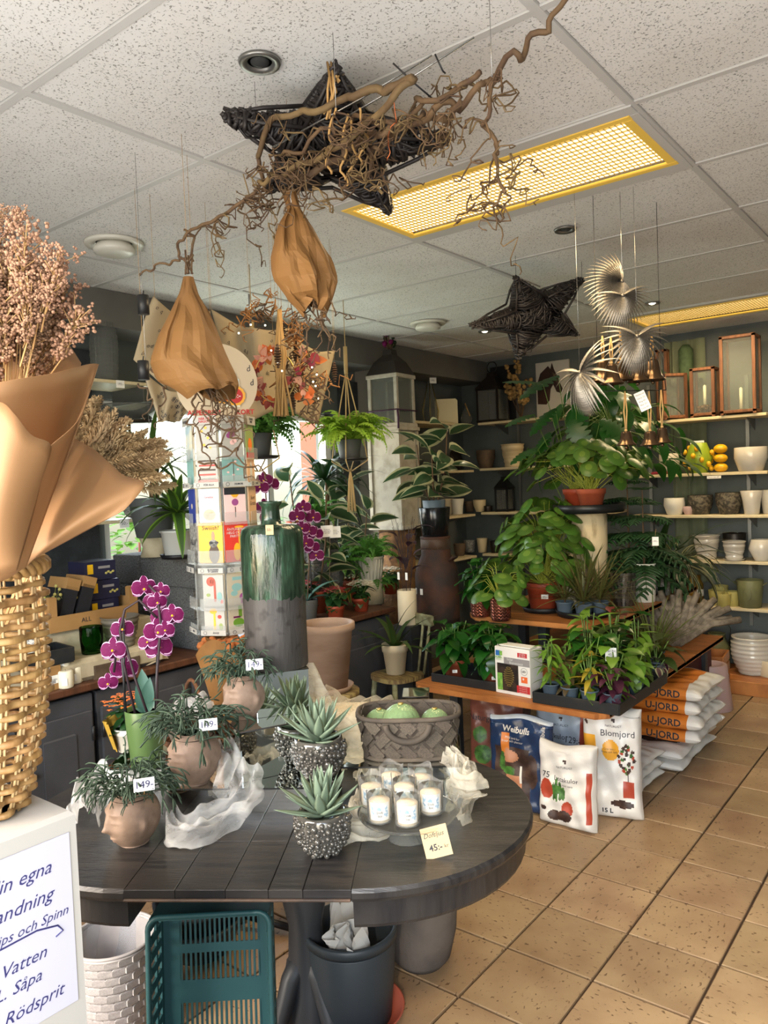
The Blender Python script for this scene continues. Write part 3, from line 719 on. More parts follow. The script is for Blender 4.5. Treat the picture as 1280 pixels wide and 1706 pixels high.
small('red_aglaonema', 'tall plant with a red folded leaf amid the tray plants', -1.50, 3.74, lambda t, z: (bushy(t, z, .28, .09, 20, .13, .05, 'leaf_olive', 'agl', nst=4), bushy(t, z+.1, .16, .05, 4, .10, .05, 'leaf_red', 'aglr', nst=2)))
small('bromeliad', 'tall lime bromeliad rising from the tray back', -1.38, 3.76, lambda t, z: (bushy(t, z, .26, .07, 22, .12, .042, 'leaf_lime', 'brom', 'lance', .8, nst=3), bushy(t, z, .10, .08, 10, .10, .05, 'leaf_olive', 'bromd', nst=3)))
tg = thing('price_sign', 'small white handwritten price sign stuck among the tray plants', 'sign', (-1.385, 3.43, zt+.06), .35)
G().tube([(0, 0, .02), (0, 0, .14)], .0015, 4).build('stick', 'stem_brown', tg)
sticker(tg, V((0, -.002, .165)), (0, -1, .1), .05, .062, 'Per Bit\n45:-\nst 90', size=.016)
# plants along the outer edge behind the tray
def onlow(*a, **k): return small(*a, z=Z1, grp='plants on the lower tier edge', **k)
onlow('ornamental_grass', 'dark grassy tufted plant behind the tray at the lower tier edge', -1.47, 4.26, lambda t, z: rosette(t, z, .36, .010, 60, 'leaf_grassy', 'grass', .8, .75, 1.5, r0=.025, var=.45), pr=.055)
onlow('calathea', 'plant with broad speckled leaves in grey pot before the grassy tuft', -1.39, 4.06, lambda t, z: bushy(t, z, .10, .10, 14, .15, .075, 'leaf_olive', 'cala', nst=4, droop=.9), pr=.06)
onlow('striped_tradescantia', 'silver striped trailing plant hanging over the lower tier edge', -1.385, 3.97, lambda t, z: bushy(t, z-.05, .08, .13, 34, .07, .03, 'leaf_purple', 'strad', 'ovate', 1.0, 'ovate' and .55, 'leaf_cream', nst=6, e=(-.9, .2)), pr=.05)
onlow('green_calathea', 'leafy green plant in grey pot beyond the black tray', -1.60, 4.02, lambda t, z: bushy(t, z, .22, .11, 24, .13, .06, 'leaf_coffee', 'gcal', nst=5), pr=.06)
# bowl, tray and pots on the upper tier
mat('lustre_copper', '9a5a48', .22, .75, c2='7a4438', ns=8); mat('lustre_rib', 'c98d78', .2, .85)
def chevron(label, p, r, h, tex=True):
    t = thing('copper_planter', label, 'planter', p, rnd.uniform(0, 6), group='copper chevron planters on the upper tier')
    G().lathe([(r*.88, 0), (r*.92, .004), (r, h*.96), (r*1.0, h), (r*.94, h), (r*.9, h*.8)], 28).build('vessel', 'lustre_copper', t)
    for k in range(6):
        zz = h*(.1+.14*k); n = 32
        G().tube([((r*(.925+.07*zz/h)+.001)*math.cos(2*PI*i/n), (r*(.925+.07*zz/h)+.001)*math.sin(2*PI*i/n), zz+(.012 if i % 2 else 0)) for i in range(n)], .0026, 4, closed=True).build('chevron_band', 'lustre_rib', t)
    return t
P1 = PZ(800, 1030, Z2); P2 = PZ(833, 1036, Z2)
P1 += V((-.03, .06, 0)); P2 += V((-.02, .05, 0))
for P_, lab, lb2, tall in ((P1, 'copper chevron planter at the outer end of the upper tier', 'glossy coffee plant inside the outer copper planter', .17), (P2, 'copper chevron planter beside the red plastic pot', 'leafy pilea inside the inner copper planter', .2)):
    chevron(lab, P_, .056, .125)
    q = thing('coffee_seedling' if tall < .18 else 'young_pilea', lb2, 'potted plant', P_+V((0, 0, .03)), group='plants in copper planters')
    G().lathe([(.03, 0), (.042, .002), (.047, .085), (.0, .086)], 16).build('pot', 'plastic_red', q)
    if tall < .18: bushy(q, .085, tall+.03, .13, 46, .135, .072, 'leaf_coffee', 'coffee', droop=1.0, nst=6, rip=.06)
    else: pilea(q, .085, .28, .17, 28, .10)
P3 = PZ(893, 1022, Z2)+V((0, .10, 0))
mat('black_saucer', '141416', .5)
def saucer(label, p, r, h=.03, m='black_saucer', cat='saucer'):
    o = G().lathe([(0, 0), (r*.9, 0), (r, h), (r*.96, h), (r*.88, .006), (0, .006)], 32).build('plant_saucer', m, loc=p); return tag(o, label, cat)
saucer('black saucer under the red pot of the big pilea', P3, .125)
pl1 = thing('pilea_plant', 'big pilea with round leaves in red plastic pot on the upper tier', 'potted plant', P3+V((0, 0, .007)))
pot(pl1, 'rim', .098, .074, .165, 'plastic_red')
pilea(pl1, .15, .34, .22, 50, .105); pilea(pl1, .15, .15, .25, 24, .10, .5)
d = tocam(P3); sticker(pl1, V((d.x, d.y, 0)).normalized()*.088+V((0.01, 0, .09)), (d.x, d.y, -.1), .04, .026, '89:-')
# the tall pilea behind it
P4 = V((-2.17, 4.38, Z2))
pl2 = thing('pilea_plant', 'tall pilea with long leafy stems behind the red pot', 'potted plant', P4)
pot(pl2, 'lip', .10, .08, .15, 'plastic_red')
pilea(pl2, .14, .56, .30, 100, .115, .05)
# saucer of spiky dracaenas
P5 = PZ(960, 1030, Z2)+V((0, .10, 0))
saucer('black round dish of spiky dracaena seedlings', P5, .155, .034)
for k, (dx, dy, n, L) in enumerate(((-.085, -.055, 26, .30), (.035, -.075, 44, .40), (.09, .02, 34, .36), (-.015, .06, 36, .38))):
    q = thing('dragon_tree_seedling', ('short spiky dracaena in grey pot nearest the red pot', 'spiky dracaena in grey pot at the front of the black dish', 'spiky dracaena in grey pot at the outer rim of the black dish', 'spiky dracaena in grey pot at the rear of the black dish')[k], 'potted plant', P5+V((dx, dy, .0075)), rnd.uniform(0, 6), group='spiky dracaenas in the black dish')
    pot(q, 'lip', .05, .038, .075, 'nursery_grey')
    G().tube([(0, 0, .06), (.005, 0, .11)], .005, 6).build('stem', 'stem_brown', q)
    rosette(q, .085, L, .014, n, 'leaf_grassy', 'spiky', .55, .2, 1.5, shape='strap', edge=.5, m2='leaf_bronze', var=.4)
sh = thing('shell_dish', 'white shell shaped dish leaning behind the spiky dracaenas', 'dish', P5+V((-.10, .17, .004)))
G().lathe([(0, 0), (.05, .003), (.085, .02), (.088, .02), (.05, -.001)], 20, a0=0).build('shell', 'pot_white', sh, M=MX.Translation((0, 0, .082)) @ MX.Rotation(1.3, 4, 'X'))
# silver vase, white planters with palms at the far end of the upper tier
mat('silver_ribbed', '8f8d86', .25, .8, c2='4a4842', ns=20, stretch=(6, 6, .6)); mat('speckle_grey', '8e8d88', .6, c2='5a5955', ns=90)
mat('gold_foil', '9a7a34', .35, .7, c2='6e5522', ns=9)
P6 = PZ(1040, 1008, Z2)
q = thing('ribbed_vase', 'silver ribbed glass vase beside the white cylinder planter', 'vase', P6)
g = G(); n = 48
g.grid(lambda u, v: ((.058+.02*v+(.003 if int(u*n) % 2 else 0))*math.cos(2*PI*u), (.058+.02*v+(.003 if int(u*n) % 2 else 0))*math.sin(2*PI*u), .0+.20*v), n, 6); g.build('body', 'silver_ribbed', q)
G().lathe([(0, .004), (.058, .004)], 24).build('base', 'silver_ribbed', q)
for k, (px, py, r, h, m, lb) in enumerate(((1075, 1003, .068, .235, 'pot_white', 'tall white cylinder planter under the young pine'), (1103, 992, .055, .19, 'speckle_grey', 'grey speckled planter beside the tall white cylinder'), (1128, 978, .065, .19, 'pot_white', 'rounded white planter at the end of the upper tier'))):
    q = thing('cylinder_planter', lb, 'planter', PZ(px, py, Z2)+V((-.01, .03, 0)), group='planters on the upper tier')
    pot(q, 'plain', r, r*(.9 if k < 2 else .75), h, m)
PP = PZ(1075, 1003, Z2)+V((-.01, .03, .20))
# norfolk pine
MESH['pinebranch'] = None
def pine_branch(v):
    k = ('pineb', v)
    if k not in MESH:
        g = G(); pts = [V((i/8, 0, .10*math.sin(i/8*2.2)-.22*(i/8)**2)) for i in range(9)]
        g.tube(pts, .008, 3, False)
        for i in range(1, 9):
            for sg in (1, -1):
                L = .42*(1-i/9.5)+.05; sp = [pts[i]+V((L*j/4*.55, sg*L*j/4, -.10*(j/4)**2)) for j in range(5)]
                g.tube(sp, [.030, .034, .032, .026, .012], 4, True)
        MESH[k] = g.mesh('branch', 'leaf_pine')
    return MESH[k]
def pine(t, z, H, R, tiers, per=6):
    G().tube([(0, 0, z), (0, 0, z+H)], [.008, .003], 6).build('trunk', 'stem_brown', t)
    for k in range(tiers):
        f = k/(tiers-1); n = per if f < .8 else 4
        for i in range(n):
            a = 2*PI*i/n+k*.6+rnd.uniform(-.2, .2)
            lf(t, pine_branch(0), (0, 0, z+H*(.08+.9*f)), sph(a, -.25+.55*f), (0, 0, 1), R*(1-.75*f)*rnd.uniform(.85, 1.1), 'branch')
q = thing('norfolk_pine', 'feathery young pine in red pot above the white cylinder planter', 'potted plant', PP+V((0, 0, -.19)))
G().lathe([(.04, .0), (.058, .002), (.06, .18), (0, .181)], 16).build('pot', 'plastic_red', q)
pine(q, .18, .50, .33, 6)
q = thing('norfolk_pine', 'second feathery pine behind the birch log, dark green', 'potted plant', V((-1.80, 4.80, Z2)))
pot(q, 'rim', .085, .065, .14, 'terracotta'); pine(q, .12, .72, .36, 7)
q = thing('price_sign', 'white paper price label hanging in the pine branches', 'sign', PT(1092, 893, 4.35)); q.rotation_euler = (0, 0, .5)
sticker(q, V((0, 0, -.03)), (0, -1, 0), .035, .05, '195:-', size=.014)
G().tube([(0, 0, 0), (.005, 0, .04)], .0008, 4).build('string', 'twine', q)
# palm with arching straps beyond, and the dark strap plants
def palm(name, label, p, L, W, n, m, key, **k):
    t = thing(name, label, 'potted plant', p, rnd.uniform(0, 6)); pot(t, 'rim', .10, .075, .16, 'black_plastic'); rosette(t, .15, L, W, n, m, key, **k); return t
palm('yucca_palm', 'dark strap leaved palm arching out before the pot shelves', V((-1.72, 5.12, Z2)), .62, .055, 26, 'leaf_dark', 'strapd', droop=1.5, e0=.15, e1=1.4, r0=.03)
palm('spider_plant', 'pale striped spider plant with thin arching leaves by the shelves', V((-1.66, 5.27, Z2)), .52, .022, 44, 'leaf_dark', 'strapp', droop=1.9, e0=.1, e1=1.3, edge=.5, m2='leaf_cream', r0=.03)
# pilea pots on the black round tray on the birch log
BT = BL+V((0, 0, .5775))
for k, (dx, dy, n, lab) in enumerate(((.055, -.09, 55, 'pilea with yellow green petioles in terracotta pot on the black round tray'), (-.09, .03, 40, 'pilea in glazed red pot at the back of the black round tray'))):
    q = thing('pilea_plant', lab, 'potted plant', BT+V((dx, dy, .001)))
    pot(q, 'rim', .085, .06, .125, 'terracotta' if k == 0 else 'plastic_red')
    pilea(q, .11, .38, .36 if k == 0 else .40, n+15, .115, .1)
# tall philodendron above
def lobed():
    k = 'lobed'
    if k not in MESH:
        n = 22; out = []
        for i in range(n+1):
            t_ = i/n; w = .36*math.sin(PI*(t_*.94+.03))**.7*(1-.25*t_)
            out.append((t_, w*(1 if i % 3 else .55)))
        vs = []
        for t_, w in out: vs += [(t_, -w, -.25*t_*t_-.15*w), (t_, 0, -.25*t_*t_), (t_, w, -.25*t_*t_-.15*w)]
        fs = []
        for i in range(n): fs += [(3*i, 3*i+3, 3*i+4, 3*i+1), (3*i+1, 3*i+4, 3*i+5, 3*i+2)]
        g = G(); g.add(vs, [f[::-1] for f in fs]); MESH[k] = g.mesh('leaf', 'leaf_philodendron')
    return MESH[k]
q = thing('philodendron', 'large hanging philodendron with lobed and oval leaves under the bells', 'hanging plant', V((-1.95, 4.95, 1.78)))
pot(q, 'rim', .10, .075, .14, 'black_plastic')
ps = []
for i in range(110):
    a = rnd.uniform(0, 2*PI); rr = .10+.40*rnd.random(); zz = .16+.30*rnd.random()-.40*(rr/.5)**2+rnd.uniform(-.12, .08)
    p = V((rr*math.cos(a), rr*math.sin(a), zz)); ps.append([V((0, 0, .12)), p*.5+V((0, 0, .12)), p])
    lf(q, lmesh('philo', 1, .55, 'heart', 6, .2, .9, mats=('leaf_philodendron',)), p, sph(a, rnd.uniform(-1.1, .1)), sph(a, 1.0), rnd.uniform(.12, .19))
stems(q, ps, .003, 'stem_green')
G().tube([(0, 0, .14), (.0, 0, CZ-1.78)], .0015, 4).build('hanger_wire', 'black_metal', q)
q = thing('monstera', 'lobed monstera reaching out in front of the horse picture', 'potted plant', V((-2.12, 4.75, Z2)))
pot(q, 'rim', .11, .085, .16, 'black_plastic'); ps = []
for i, (px, py, L, a) in enumerate(((905, 640, .26, 2.8), (930, 625, .30, 3.6), (960, 640, .26, .8), (925, 680, .24, 3.9), (985, 660, .24, .3), (890, 690, .2, 3.4), (950, 700, .24, 5.0), (915, 720, .2, 4.2), (1000, 700, .24, 5.6), (895, 745, .2, 3.6), (960, 670, .26, 4.6))):
    p = PT(px, py, 4.75+.12*math.sin(i*2))-q.location; ps.append([V((0, 0, .15)), V((p.x*.3, p.y*.3, p.z*.6)), p])
    lf(q, lobed(), p, V((rgt*math.cos(a)+upv*math.sin(a)*.7-fwd*.3)), V((-.2, -.6, .8)), L)
stems(q, ps, .004, 'stem_green')
for k, (px, py, lbl) in enumerate(((900, 780, 'outer'), (860, 730, 'far'))): pass
# ============================================================ things on the back shelves
mat('lantern_wood', '74492b', .6, c2='593720', ns=8, stretch=(8, 8, 1)); mat('wax', 'e6dec4', .5, sss=.1); mat('cactus_green', '3f5236', .8, c2='33452c', ns=30)
mat('lemon', 'e0b21e', .35, c2='d39f14', ns=10, bump=.15, bs=80); mat('lemon_green', '8aa02a', .35); mat('glaze_white', 'c9c3b6', .18, c2='bfb8aa', ns=6, coat=.4); mat('woven_dark', '3a352c', .7, c2='6b6250', ns=45, lo=.45, hi=.6)
mat('lime_clay', 'b3a75e', .6); mat('olive_zinc', '6f7048', .55, c2='5f6040', ns=9); mat('lilac_pot', 'b89c98', .45); mat('ribbon_red', '7a1a2a', .5)
mat('pinecone', '5b4026', .8); mat('cream_board', 'd8cba0', .5); mat('bronze_dark', '2b2622', .4, .5); mat('dried_tan', '8a6b3c', .8, c2='a5844e', ns=40); mat('clay_dark', '5c4a38', .75, c2='4c3d2e', ns=15)
mat('photo_white', 'b9b4a8', .6); mat('horse_brown', '241510', .5, c2='3a2114', ns=6); mat('rattan_grey', '7a6f60', .8, c2='5c5346', ns=30)
mat('rib_cream', 'c4b28c', .5)
YS = 6.12
def onshelf(px, z, y=YS): p = PY(px, 800, y); return V((p.x, y, z))
def onside(px, z, x=-3.79): p = PX(px, 800, x); return V((x, p.y, z))
def wlantern(label, p, w_, h, candle=True, cones=False, rz=0):
    t = thing('wooden_lantern', label, 'lantern', p, rz, group='wooden lanterns on the top shelf'); d = w_*.8; b = .022
    for sx in (-1, 1):
        for sy in (-1, 1): G().box((sx*(w_/2-b/2), sy*(d/2-b/2), h/2), (b, b, h), bev=.002).build('post', 'lantern_wood', t)
    for z in (b/2+.012, h-b/2):
        G().box((0, 0, z), (w_, d, b), bev=.003).build('frame', 'lantern_wood', t)
    for sy in (-1, 1): G().box((0, sy*(d/2-b/2), h/2), (w_-2*b, .002, h-2.2*b)).build('glass', 'clear_glass', t)
    for sx in (-1, 1): G().box((sx*(w_/2-b/2), 0, h/2), (.002, d-2*b, h-2.2*b)).build('glass', 'clear_glass', t)
    if candle:
        c = thing('candle', 'white candle standing inside the '+('lantern with pine cones' if cones else 'tall wooden lantern'), 'candle', V(p)+V((0, 0, b+.014)), group='lantern candles')
        h0 = 0 if not cones else .045
        G().lathe([(.010, h0), (.012, h0), (.012, h0+.155), (.004, h0+.165), (0, h0+.165)], 14).build('wax', 'wax', c); G().tube([(0, 0, h0+.163), (.002, 0, h0+.178)], .0012, 4).build('wick', 'black_metal', c)
        G().lathe([(0, 0), (.02, 0), (.014, .006), (.013, h0+.006), (0, h0+.006)], 12).build('holder', 'black_metal', c)
    if cones:
        g = G()
        for k in range(40):
            a = rnd.uniform(0, 6.28); r = rnd.uniform(.025, w_*.36); g.ball((r*math.cos(a), r*math.sin(a)*.75, b+.026+rnd.uniform(0, .05)*(1-r/w_)), rnd.uniform(.008, .015), 5, 4)
        o = stuff(g.build('pine_cones', 'pinecone', loc=V(p))); tag(o, 'heap of small pine cones inside the wooden lantern', 'pine cones')
    return t
p = onshelf(1123, SR[0], 6.08); wlantern('small empty wooden lantern turned cornerwise below the cactus', p, sz(40, p), sz(76, p), False, rz=.7)
p = onshelf(1109, SR[0], 6.24); wlantern('narrow empty wooden lantern behind the cornerwise one', p, sz(19, p), sz(120, p), False)
p = onshelf(1178, SR[0], 6.08); wlantern('wooden lantern with candle over a bed of pine cones', p, sz(39, p), sz(82, p), True, True)
p = onshelf(1238, SR[0], 6.08); wlantern('tall wooden lantern with a lone white candle', p, sz(55, p), sz(130, p), True)
p = onshelf(1148, SR[0], 6.22); q = thing('cactus', 'dark columnar cactus with two arms on the top shelf', 'cactus', p)
h = sz(125, p); r = sz(12, p)
def cact(pts, r): 
    g = G(); pts = [V(a) for a in pts]
    g.tube(pts, [r*.9]+[r]*(len(pts)-2)+[r*.45], 10); return g
cact([(0, 0, 0), (0, 0, h*.5), (0, 0, h*.93), (0, 0, h)], r).build('trunk', 'cactus_green', q)
cact([(-r*.6, 0, h*.35), (-r*2.6, 0, h*.42), (-r*2.9, 0, h*.6), (-r*3.2, 0, h*.7)], r*.7).build('arm', 'cactus_green', q)
cact([(r*.6, 0, h*.42), (r*1.8, 0, h*.45), (r*2.0, 0, h*.54)], r*.55).build('arm', 'cactus_green', q)
p = onshelf(1300, SR[0], 6.1)
def spot_(name, label, cat, p, prof, m, n=28, group=None, soil=None):
    t = thing(name, label, cat, p, rnd.uniform(0, 3), group); G().lathe(prof, n).build('body', m, t); return t
def hollow(rb, rm, rt, h, wl=.006, mid=.55): return [(0, 0), (rb*.95, 0), (rb, .004), (rm, h*mid), (rt, h-.003), (rt-wl*.3, h), (rt-wl, h-.003), (rm-wl, h*mid), (rb-wl, .012), (0, .012)]
def S(px, k, w_, h, side=SR, y=6.08): p = onshelf(px, side[k], y); return p, sz(w_, p)/2, sz(h, p)
# second shelf
p, r, h = S(1166, 1, 46, 50); q = thing('lemon_vase', 'round green vase covered in yellow lemons', 'vase', p)
G().lathe(hollow(r*.55, r*.95, r*.55, h, mid=.5), 24).build('body', 'lemon_green', q)
for k in range(16):
    a = 2.4*k; z = h*(.15+.75*((k*7) % 16)/16); rr = r*(.62+.4*math.sin(PI*min(1, z/h*.9+.05)))
    l = G().ball((0, 0, 0), (r*.17, r*.17, r*.21), 10, 7).build('lemon', 'lemon', q, (rr*math.cos(a), rr*math.sin(a), z))
    if k % 2: G().leaf(r*.4, r*.2, 'ovate', 4, .2, .6, M=xf((rr*.96*math.cos(a+.3), rr*.96*math.sin(a+.3), z), (math.cos(a+.9), math.sin(a+.9), .3))).build('leaf', 'cactus_green', q)
p, r, h = S(1202, 1, 22, 48); q = thing('lemon_jar', 'ornament of three yellow lemons stacked on each other', 'ornament', p)
for k in range(3): G().ball((0, 0, 0), (r, r, h/6.2), 16, 10).build('lemon', 'lemon', q, (0, 0, h*(.165+.325*k)))
G().tube([(0, 0, h*.96), (.003, 0, h*1.02)], .005, 6).build('stalk', 'cactus_green', q)
p, r, h = S(1252, 1, 52, 40); spot_('glazed_pot', 'wide cream glazed pot beside the stacked lemons', 'pot', p, hollow(r*.72, r*1.0, r*.98, h), 'glaze_white')
p, r, h = S(1118, 1, 36, 34, y=6.15); spot_('glazed_pot', 'cream pot half hidden by dark strap leaves beside the lemon vase', 'pot', p, hollow(r*.7, r, r, h), 'glaze_white')
p = onshelf(1100, SR[1], 6.04); q = G().box((0, 0, .012), (.12, .05, .02), bev=.006).build('ribbon_roll', 'ribbon_red', loc=p); tag(q, 'dark red folded ribbon lying on the second shelf', 'ribbon')
def stand_sign(label, px, py, y, w_, h, txt, size=.012):
    p = PY(px, py, y); t = thing('price_sign', label, 'sign', p); sticker(t, V((0, 0, 0)), (0, -1, 0), w_, h, txt, size=size); return t
stand_sign('white handwritten sign stuck above the lemon vase', 1162, 739, 6.05, .10, .042, 'Citron serie\n350:-', .017)
stand_sign('white price strip on the edge of the second shelf', 1190, 795, 5.996, .10, .02, 'Citron serie 89:-', .012)
# third shelf
for px, w_, h_, lab, y in ((1166, 40, 32, 'dark woven pot partly behind the arching leaves', 6.12), (1214, 42, 36, 'dark mottled woven pot beside the tall white pots', 6.12)):
    p, r, h = S(px, 2, w_, h_, y=y); spot_('woven_pot', lab, 'pot', p, hollow(r*.7, r*.98, r, h), 'woven_dark')
for px, lab, y in ((1252, 'tall cream pot on the third shelf next to the woven pot', 6.06), (1283, 'tall cream pot at the frame edge of the third shelf', 6.14)):
    p, r, h = S(px, 2, 35, 40, y=y); spot_('glazed_pot', lab, 'pot', p, hollow(r*.65, r*.8, r, h), 'glaze_white')
p, r, h = S(1123, 2, 34, 28); spot_('glazed_pot', 'low white bowl pot behind the palm leaves on the third shelf', 'pot', p, hollow(r*.7, r, r*.95, h), 'pot_white')
p, r, h = S(1146, 2, 18, 14); spot_('pink_pot', 'tiny pink pot between white bowl and woven pot', 'pot', p, hollow(r*.7, r, r*.95, h), 'lilac_pot')
# fourth shelf: ribbed
def ribbed(r, h, n, amp, top=1.0):
    pr = [(0, 0), (r*.68, 0)]
    for k in range(n*4+1):
        f = k/(n*4); pr.append((r*(.7+.3*f*top)+amp*(math.sin(f*n*2*PI)), .004+f*(h-.01)))
    return pr+[(r*1.04, h-.004), (r*1.04, h), (r*.96, h), (r*.9, h*.5), (0, .012)]
p, r, h = S(1175, 3, 42, 40, y=6.1); spot_('ribbed_pot', 'white ribbed pot behind the palm tips on the fourth shelf', 'pot', p, ribbed(r, h, 3, .004), 'glaze_white')
p, r, h = S(1221, 3, 36, 30, y=6.05); q = spot_('ribbed_pot', 'small cream ribbed pot on a matching saucer', 'pot', p, [(a, b+.012) for a, b in ribbed(r, h, 3, .004)], 'glaze_white')
G().lathe([(0, 0), (r*.7, 0), (r*.95, .014), (r*.9, .014), (r*.6, .006), (0, .006)], 28).build('saucer', 'glaze_white', q)
p, r, h = S(1222, 3, 38, 42, y=6.22); spot_('dark_pot', 'dark pot standing behind the small ribbed pot', 'pot', p, hollow(r*.7, r*.9, r, h), 'bronze_dark')
p, r, h = S(1267, 3, 40, 36); spot_('round_bowl', 'glossy round white bowl at the frame edge of the fourth shelf', 'bowl', p, hollow(r*.55, r*1.02, r*.8, h), 'glaze_white')
# bottom shelf
for px, y, w_, h_, lab in ((1192, 6.12, 30, 24, 'small lime pot in the row before the olive bucket'), (1201, 6.035, 25, 22, 'foremost small lime pot on the bottom shelf'), (1217, 6.10, 24, 24, 'small lime pot touching the olive bucket'), (1196, 6.22, 26, 28, 'lime pot at the very back of the bottom shelf')):
    p, r, h = S(px, 4, w_, h_, y=y); spot_('lime_pot', lab, 'pot', p, hollow(r*.78, r*.92, r, h, .004), 'lime_clay', group='lime pots on the bottom shelf')
p, r, h = S(1246, 4, 42, 46); q = spot_('zinc_bucket', 'olive metal bucket with side handles on the bottom shelf', 'bucket', p, hollow(r*.8, r*.92, r, h, .004), 'olive_zinc'); q.rotation_euler = (0, 0, 0)
for sx in (-1, 1): G().tube([(sx*r*.98, -.02, h*.82), (sx*(r+.02), -.018, h*.9), (sx*(r+.02), .018, h*.9), (sx*r*.98, .02, h*.82)], .004, 6).build('handle', 'olive_zinc', q)
G().tube([(r*.8*math.sin(a)*.4, -r*.93, h*.5+r*.5*math.cos(a)) for a in [2*PI*k/20 for k in range(20)]], .002, 4, closed=True).build('emblem', 'olive_zinc', q)
for k, px in enumerate((1148, 1160)):
    p, r, h = S(px, 4, 16, 46, y=6.1+.04*k); q = thing('gold_bottle', ('gold wrapped bottle beside the dark leaf tip', 'second gold wrapped bottle, closer to the lime pots')[k], 'bottle', p); G().lathe([(0, 0), (r, 0), (r, h*.7), (r*.45, h*.85), (r*.45, h), (0, h)], 14).build('foil', 'gold_foil', q); G().lathe([(r*1.01, h*.25), (r*1.01, h*.5)], 14).build('label', 'price_white' if k else 'gold_foil', q)
# floor pots
p = V((-1.36, 6.02, .1005)); r = sz(66, p)/2; h = sz(62, p)
q = spot_('ribbed_planter', 'big white ribbed planter on the floor plinth below the shelves', 'planter', p, [(0, 0), (r*.62, 0)]+[(r*(.64+.36*math.sin(PI*.56*min(1, f*1.25)))+.0022*math.sin(f*46), .005+f*h*.84) for f in [k/44 for k in range(45)]]+[(r*.86, h*.9), (r*.95, h*.95), (r*.96, h), (r*.88, h), (r*.84, h*.9), (r*.8, h*.4), (0, .02)], 'glaze_white', 32)
p = PZ(1290, 1148, 0); spot_('cream_planter', 'plain cream planter on the floor at the frame edge', 'planter', p, hollow(.075, .10, .12, .22), 'pot_cream')
p = PZ(1180, 1178, 0); p.x += .02; spot_('lilac_planter', 'tall dusty pink tapered planter behind the stacked soil bags', 'planter', p, [(0, 0), (.135, 0), (.138, .005), (.105, .295), (.102, .30), (.078, .30), (.075, .27), (0, .26)], 'lilac_pot')
p = V((-1.62, 6.08, .1005)); q = thing('churn', 'small olive milk churn with wire handle behind the big ribbed planter', 'milk churn', p)
G().lathe([(0, 0), (.085, 0), (.09, .01), (.09, .17), (.06, .22), (.06, .25), (.065, .26), (.055, .26), (.05, .2), (0, .2)], 20).build('body', 'olive_zinc', q)
G().tube([(-.09, 0, .17), (-.10, 0, .30), (-.06, 0, .37), (.06, 0, .37), (.10, 0, .30), (.09, 0, .17)], .003, 5).build('handle', 'bronze_dark', q)
# crates and fan basket at the far end of the lower tier
for k in range(2):
    q = thing('wooden_crate', ('slatted wooden crate under the far end of the lower tier', 'slatted wooden crate stacked on top of the other by the plinth')[k], 'crate', (-1.62, 5.60, .005+.165*k), .1)
    for s in (-1, 1):
        for j in range(2): G().box((0, s*.13, .04+.075*j), (.36, .012, .06)).build('slat', 'pine', q)
        for j in range(2): G().box((s*.18, 0, .04+.075*j), (.012, .25, .06)).build('slat', 'pine', q)
    G().box((0, 0, .006), (.34, .24, .01)).build('base', 'pine', q)
p = V((-1.47, 4.66, Z1)); q = thing('fan_basket', 'grey fan shaped driftwood basket on the far lower tier', 'basket', p, .3)
for k in range(26):
    f = k/25; a = -1.15+2.3*f; L = .30+.05*math.sin(k*2.1)
    G().tube([(.02*math.sin(a), .03, .02+.003*(k % 3)), (.16*math.sin(a)*1.3, .05-.02*(k % 2), .12+.10*math.cos(a)), (L*math.sin(a)*1.15, .09, .06+L*math.cos(a)*.85)], [.010, .024, .020], 6).build('rib', 'rattan_grey', q)
# ------------------------------------------------ shelves by the corner
mat('bottle_glass_green', '8fa28e', .1, spec=.7)
glassmat('smoke_glass', 'd2d6d0', .03, .14, .08); glassmat('green_glass', '9cc8a0', .03, .15); glassmat('plastic_wrap', 'f8f8f8', .08, .12, .10)
p = onside(722, SL[0]-.01); q = thing('terrarium', 'faceted glass terrarium with price tag beside the cream board', 'terrarium', p); s = sz(30, p)/2; h = sz(72, p)
g = G(); g.lathe([(s*.8, 0), (s*1.0, h*.3), (s*.25, h*.95), (s*.2, h)], 6, sm=False); g.build('glass', 'smoke_glass', q)
for k in range(6):
    a = 2*PI*k/6; G().tube([(s*.8*math.cos(a), s*.8*math.sin(a), 0), (s*math.cos(a), s*math.sin(a), h*.3), (s*.25*math.cos(a), s*.25*math.sin(a), h*.95)], .003, 4).build('edge', 'brass', q)
sticker(q, V((.05, -.02, h*.98)), (.8, -.6, 0), .06, .05, '195:-', size=.02)
p = onside(748, SL[0]-.01, -3.75); w_ = .2; q = tag(G().prism([(w_*x+.0, sz(42, p)*y) for x, y in ((-.5, .0), (.5, .0), (.5, .92), (.42, 1), (-.42, 1), (-.5, .92))], -.008, .008, M=MX.Rotation(PI/2, 4, 'X')).build('cutting_board', 'cream_board', loc=p), 'cream rounded board standing on the top corner shelf', 'board'); q.rotation_euler = (0, 0, .62)
p = onside(781, SL[0]-.01, -3.72); q = thing('bulb_vase', 'small bulb shaped glass vase hung with dried twine', 'vase', p); r = sz(10, p); G().lathe([(0, 0), (r*.6, .003), (r, r), (r*.7, r*1.9), (r*.28, r*2.6), (r*.3, r*3.4)], 20).build('glass', 'smoke_glass', q)
G().tube([(-.01, 0, r*3.2), (.0, -.015, r*3.6), (.02, -.01, r*2.5), (.05, -.02, r*1.4)], .006, 5).build('twine', 'dried_tan', q)
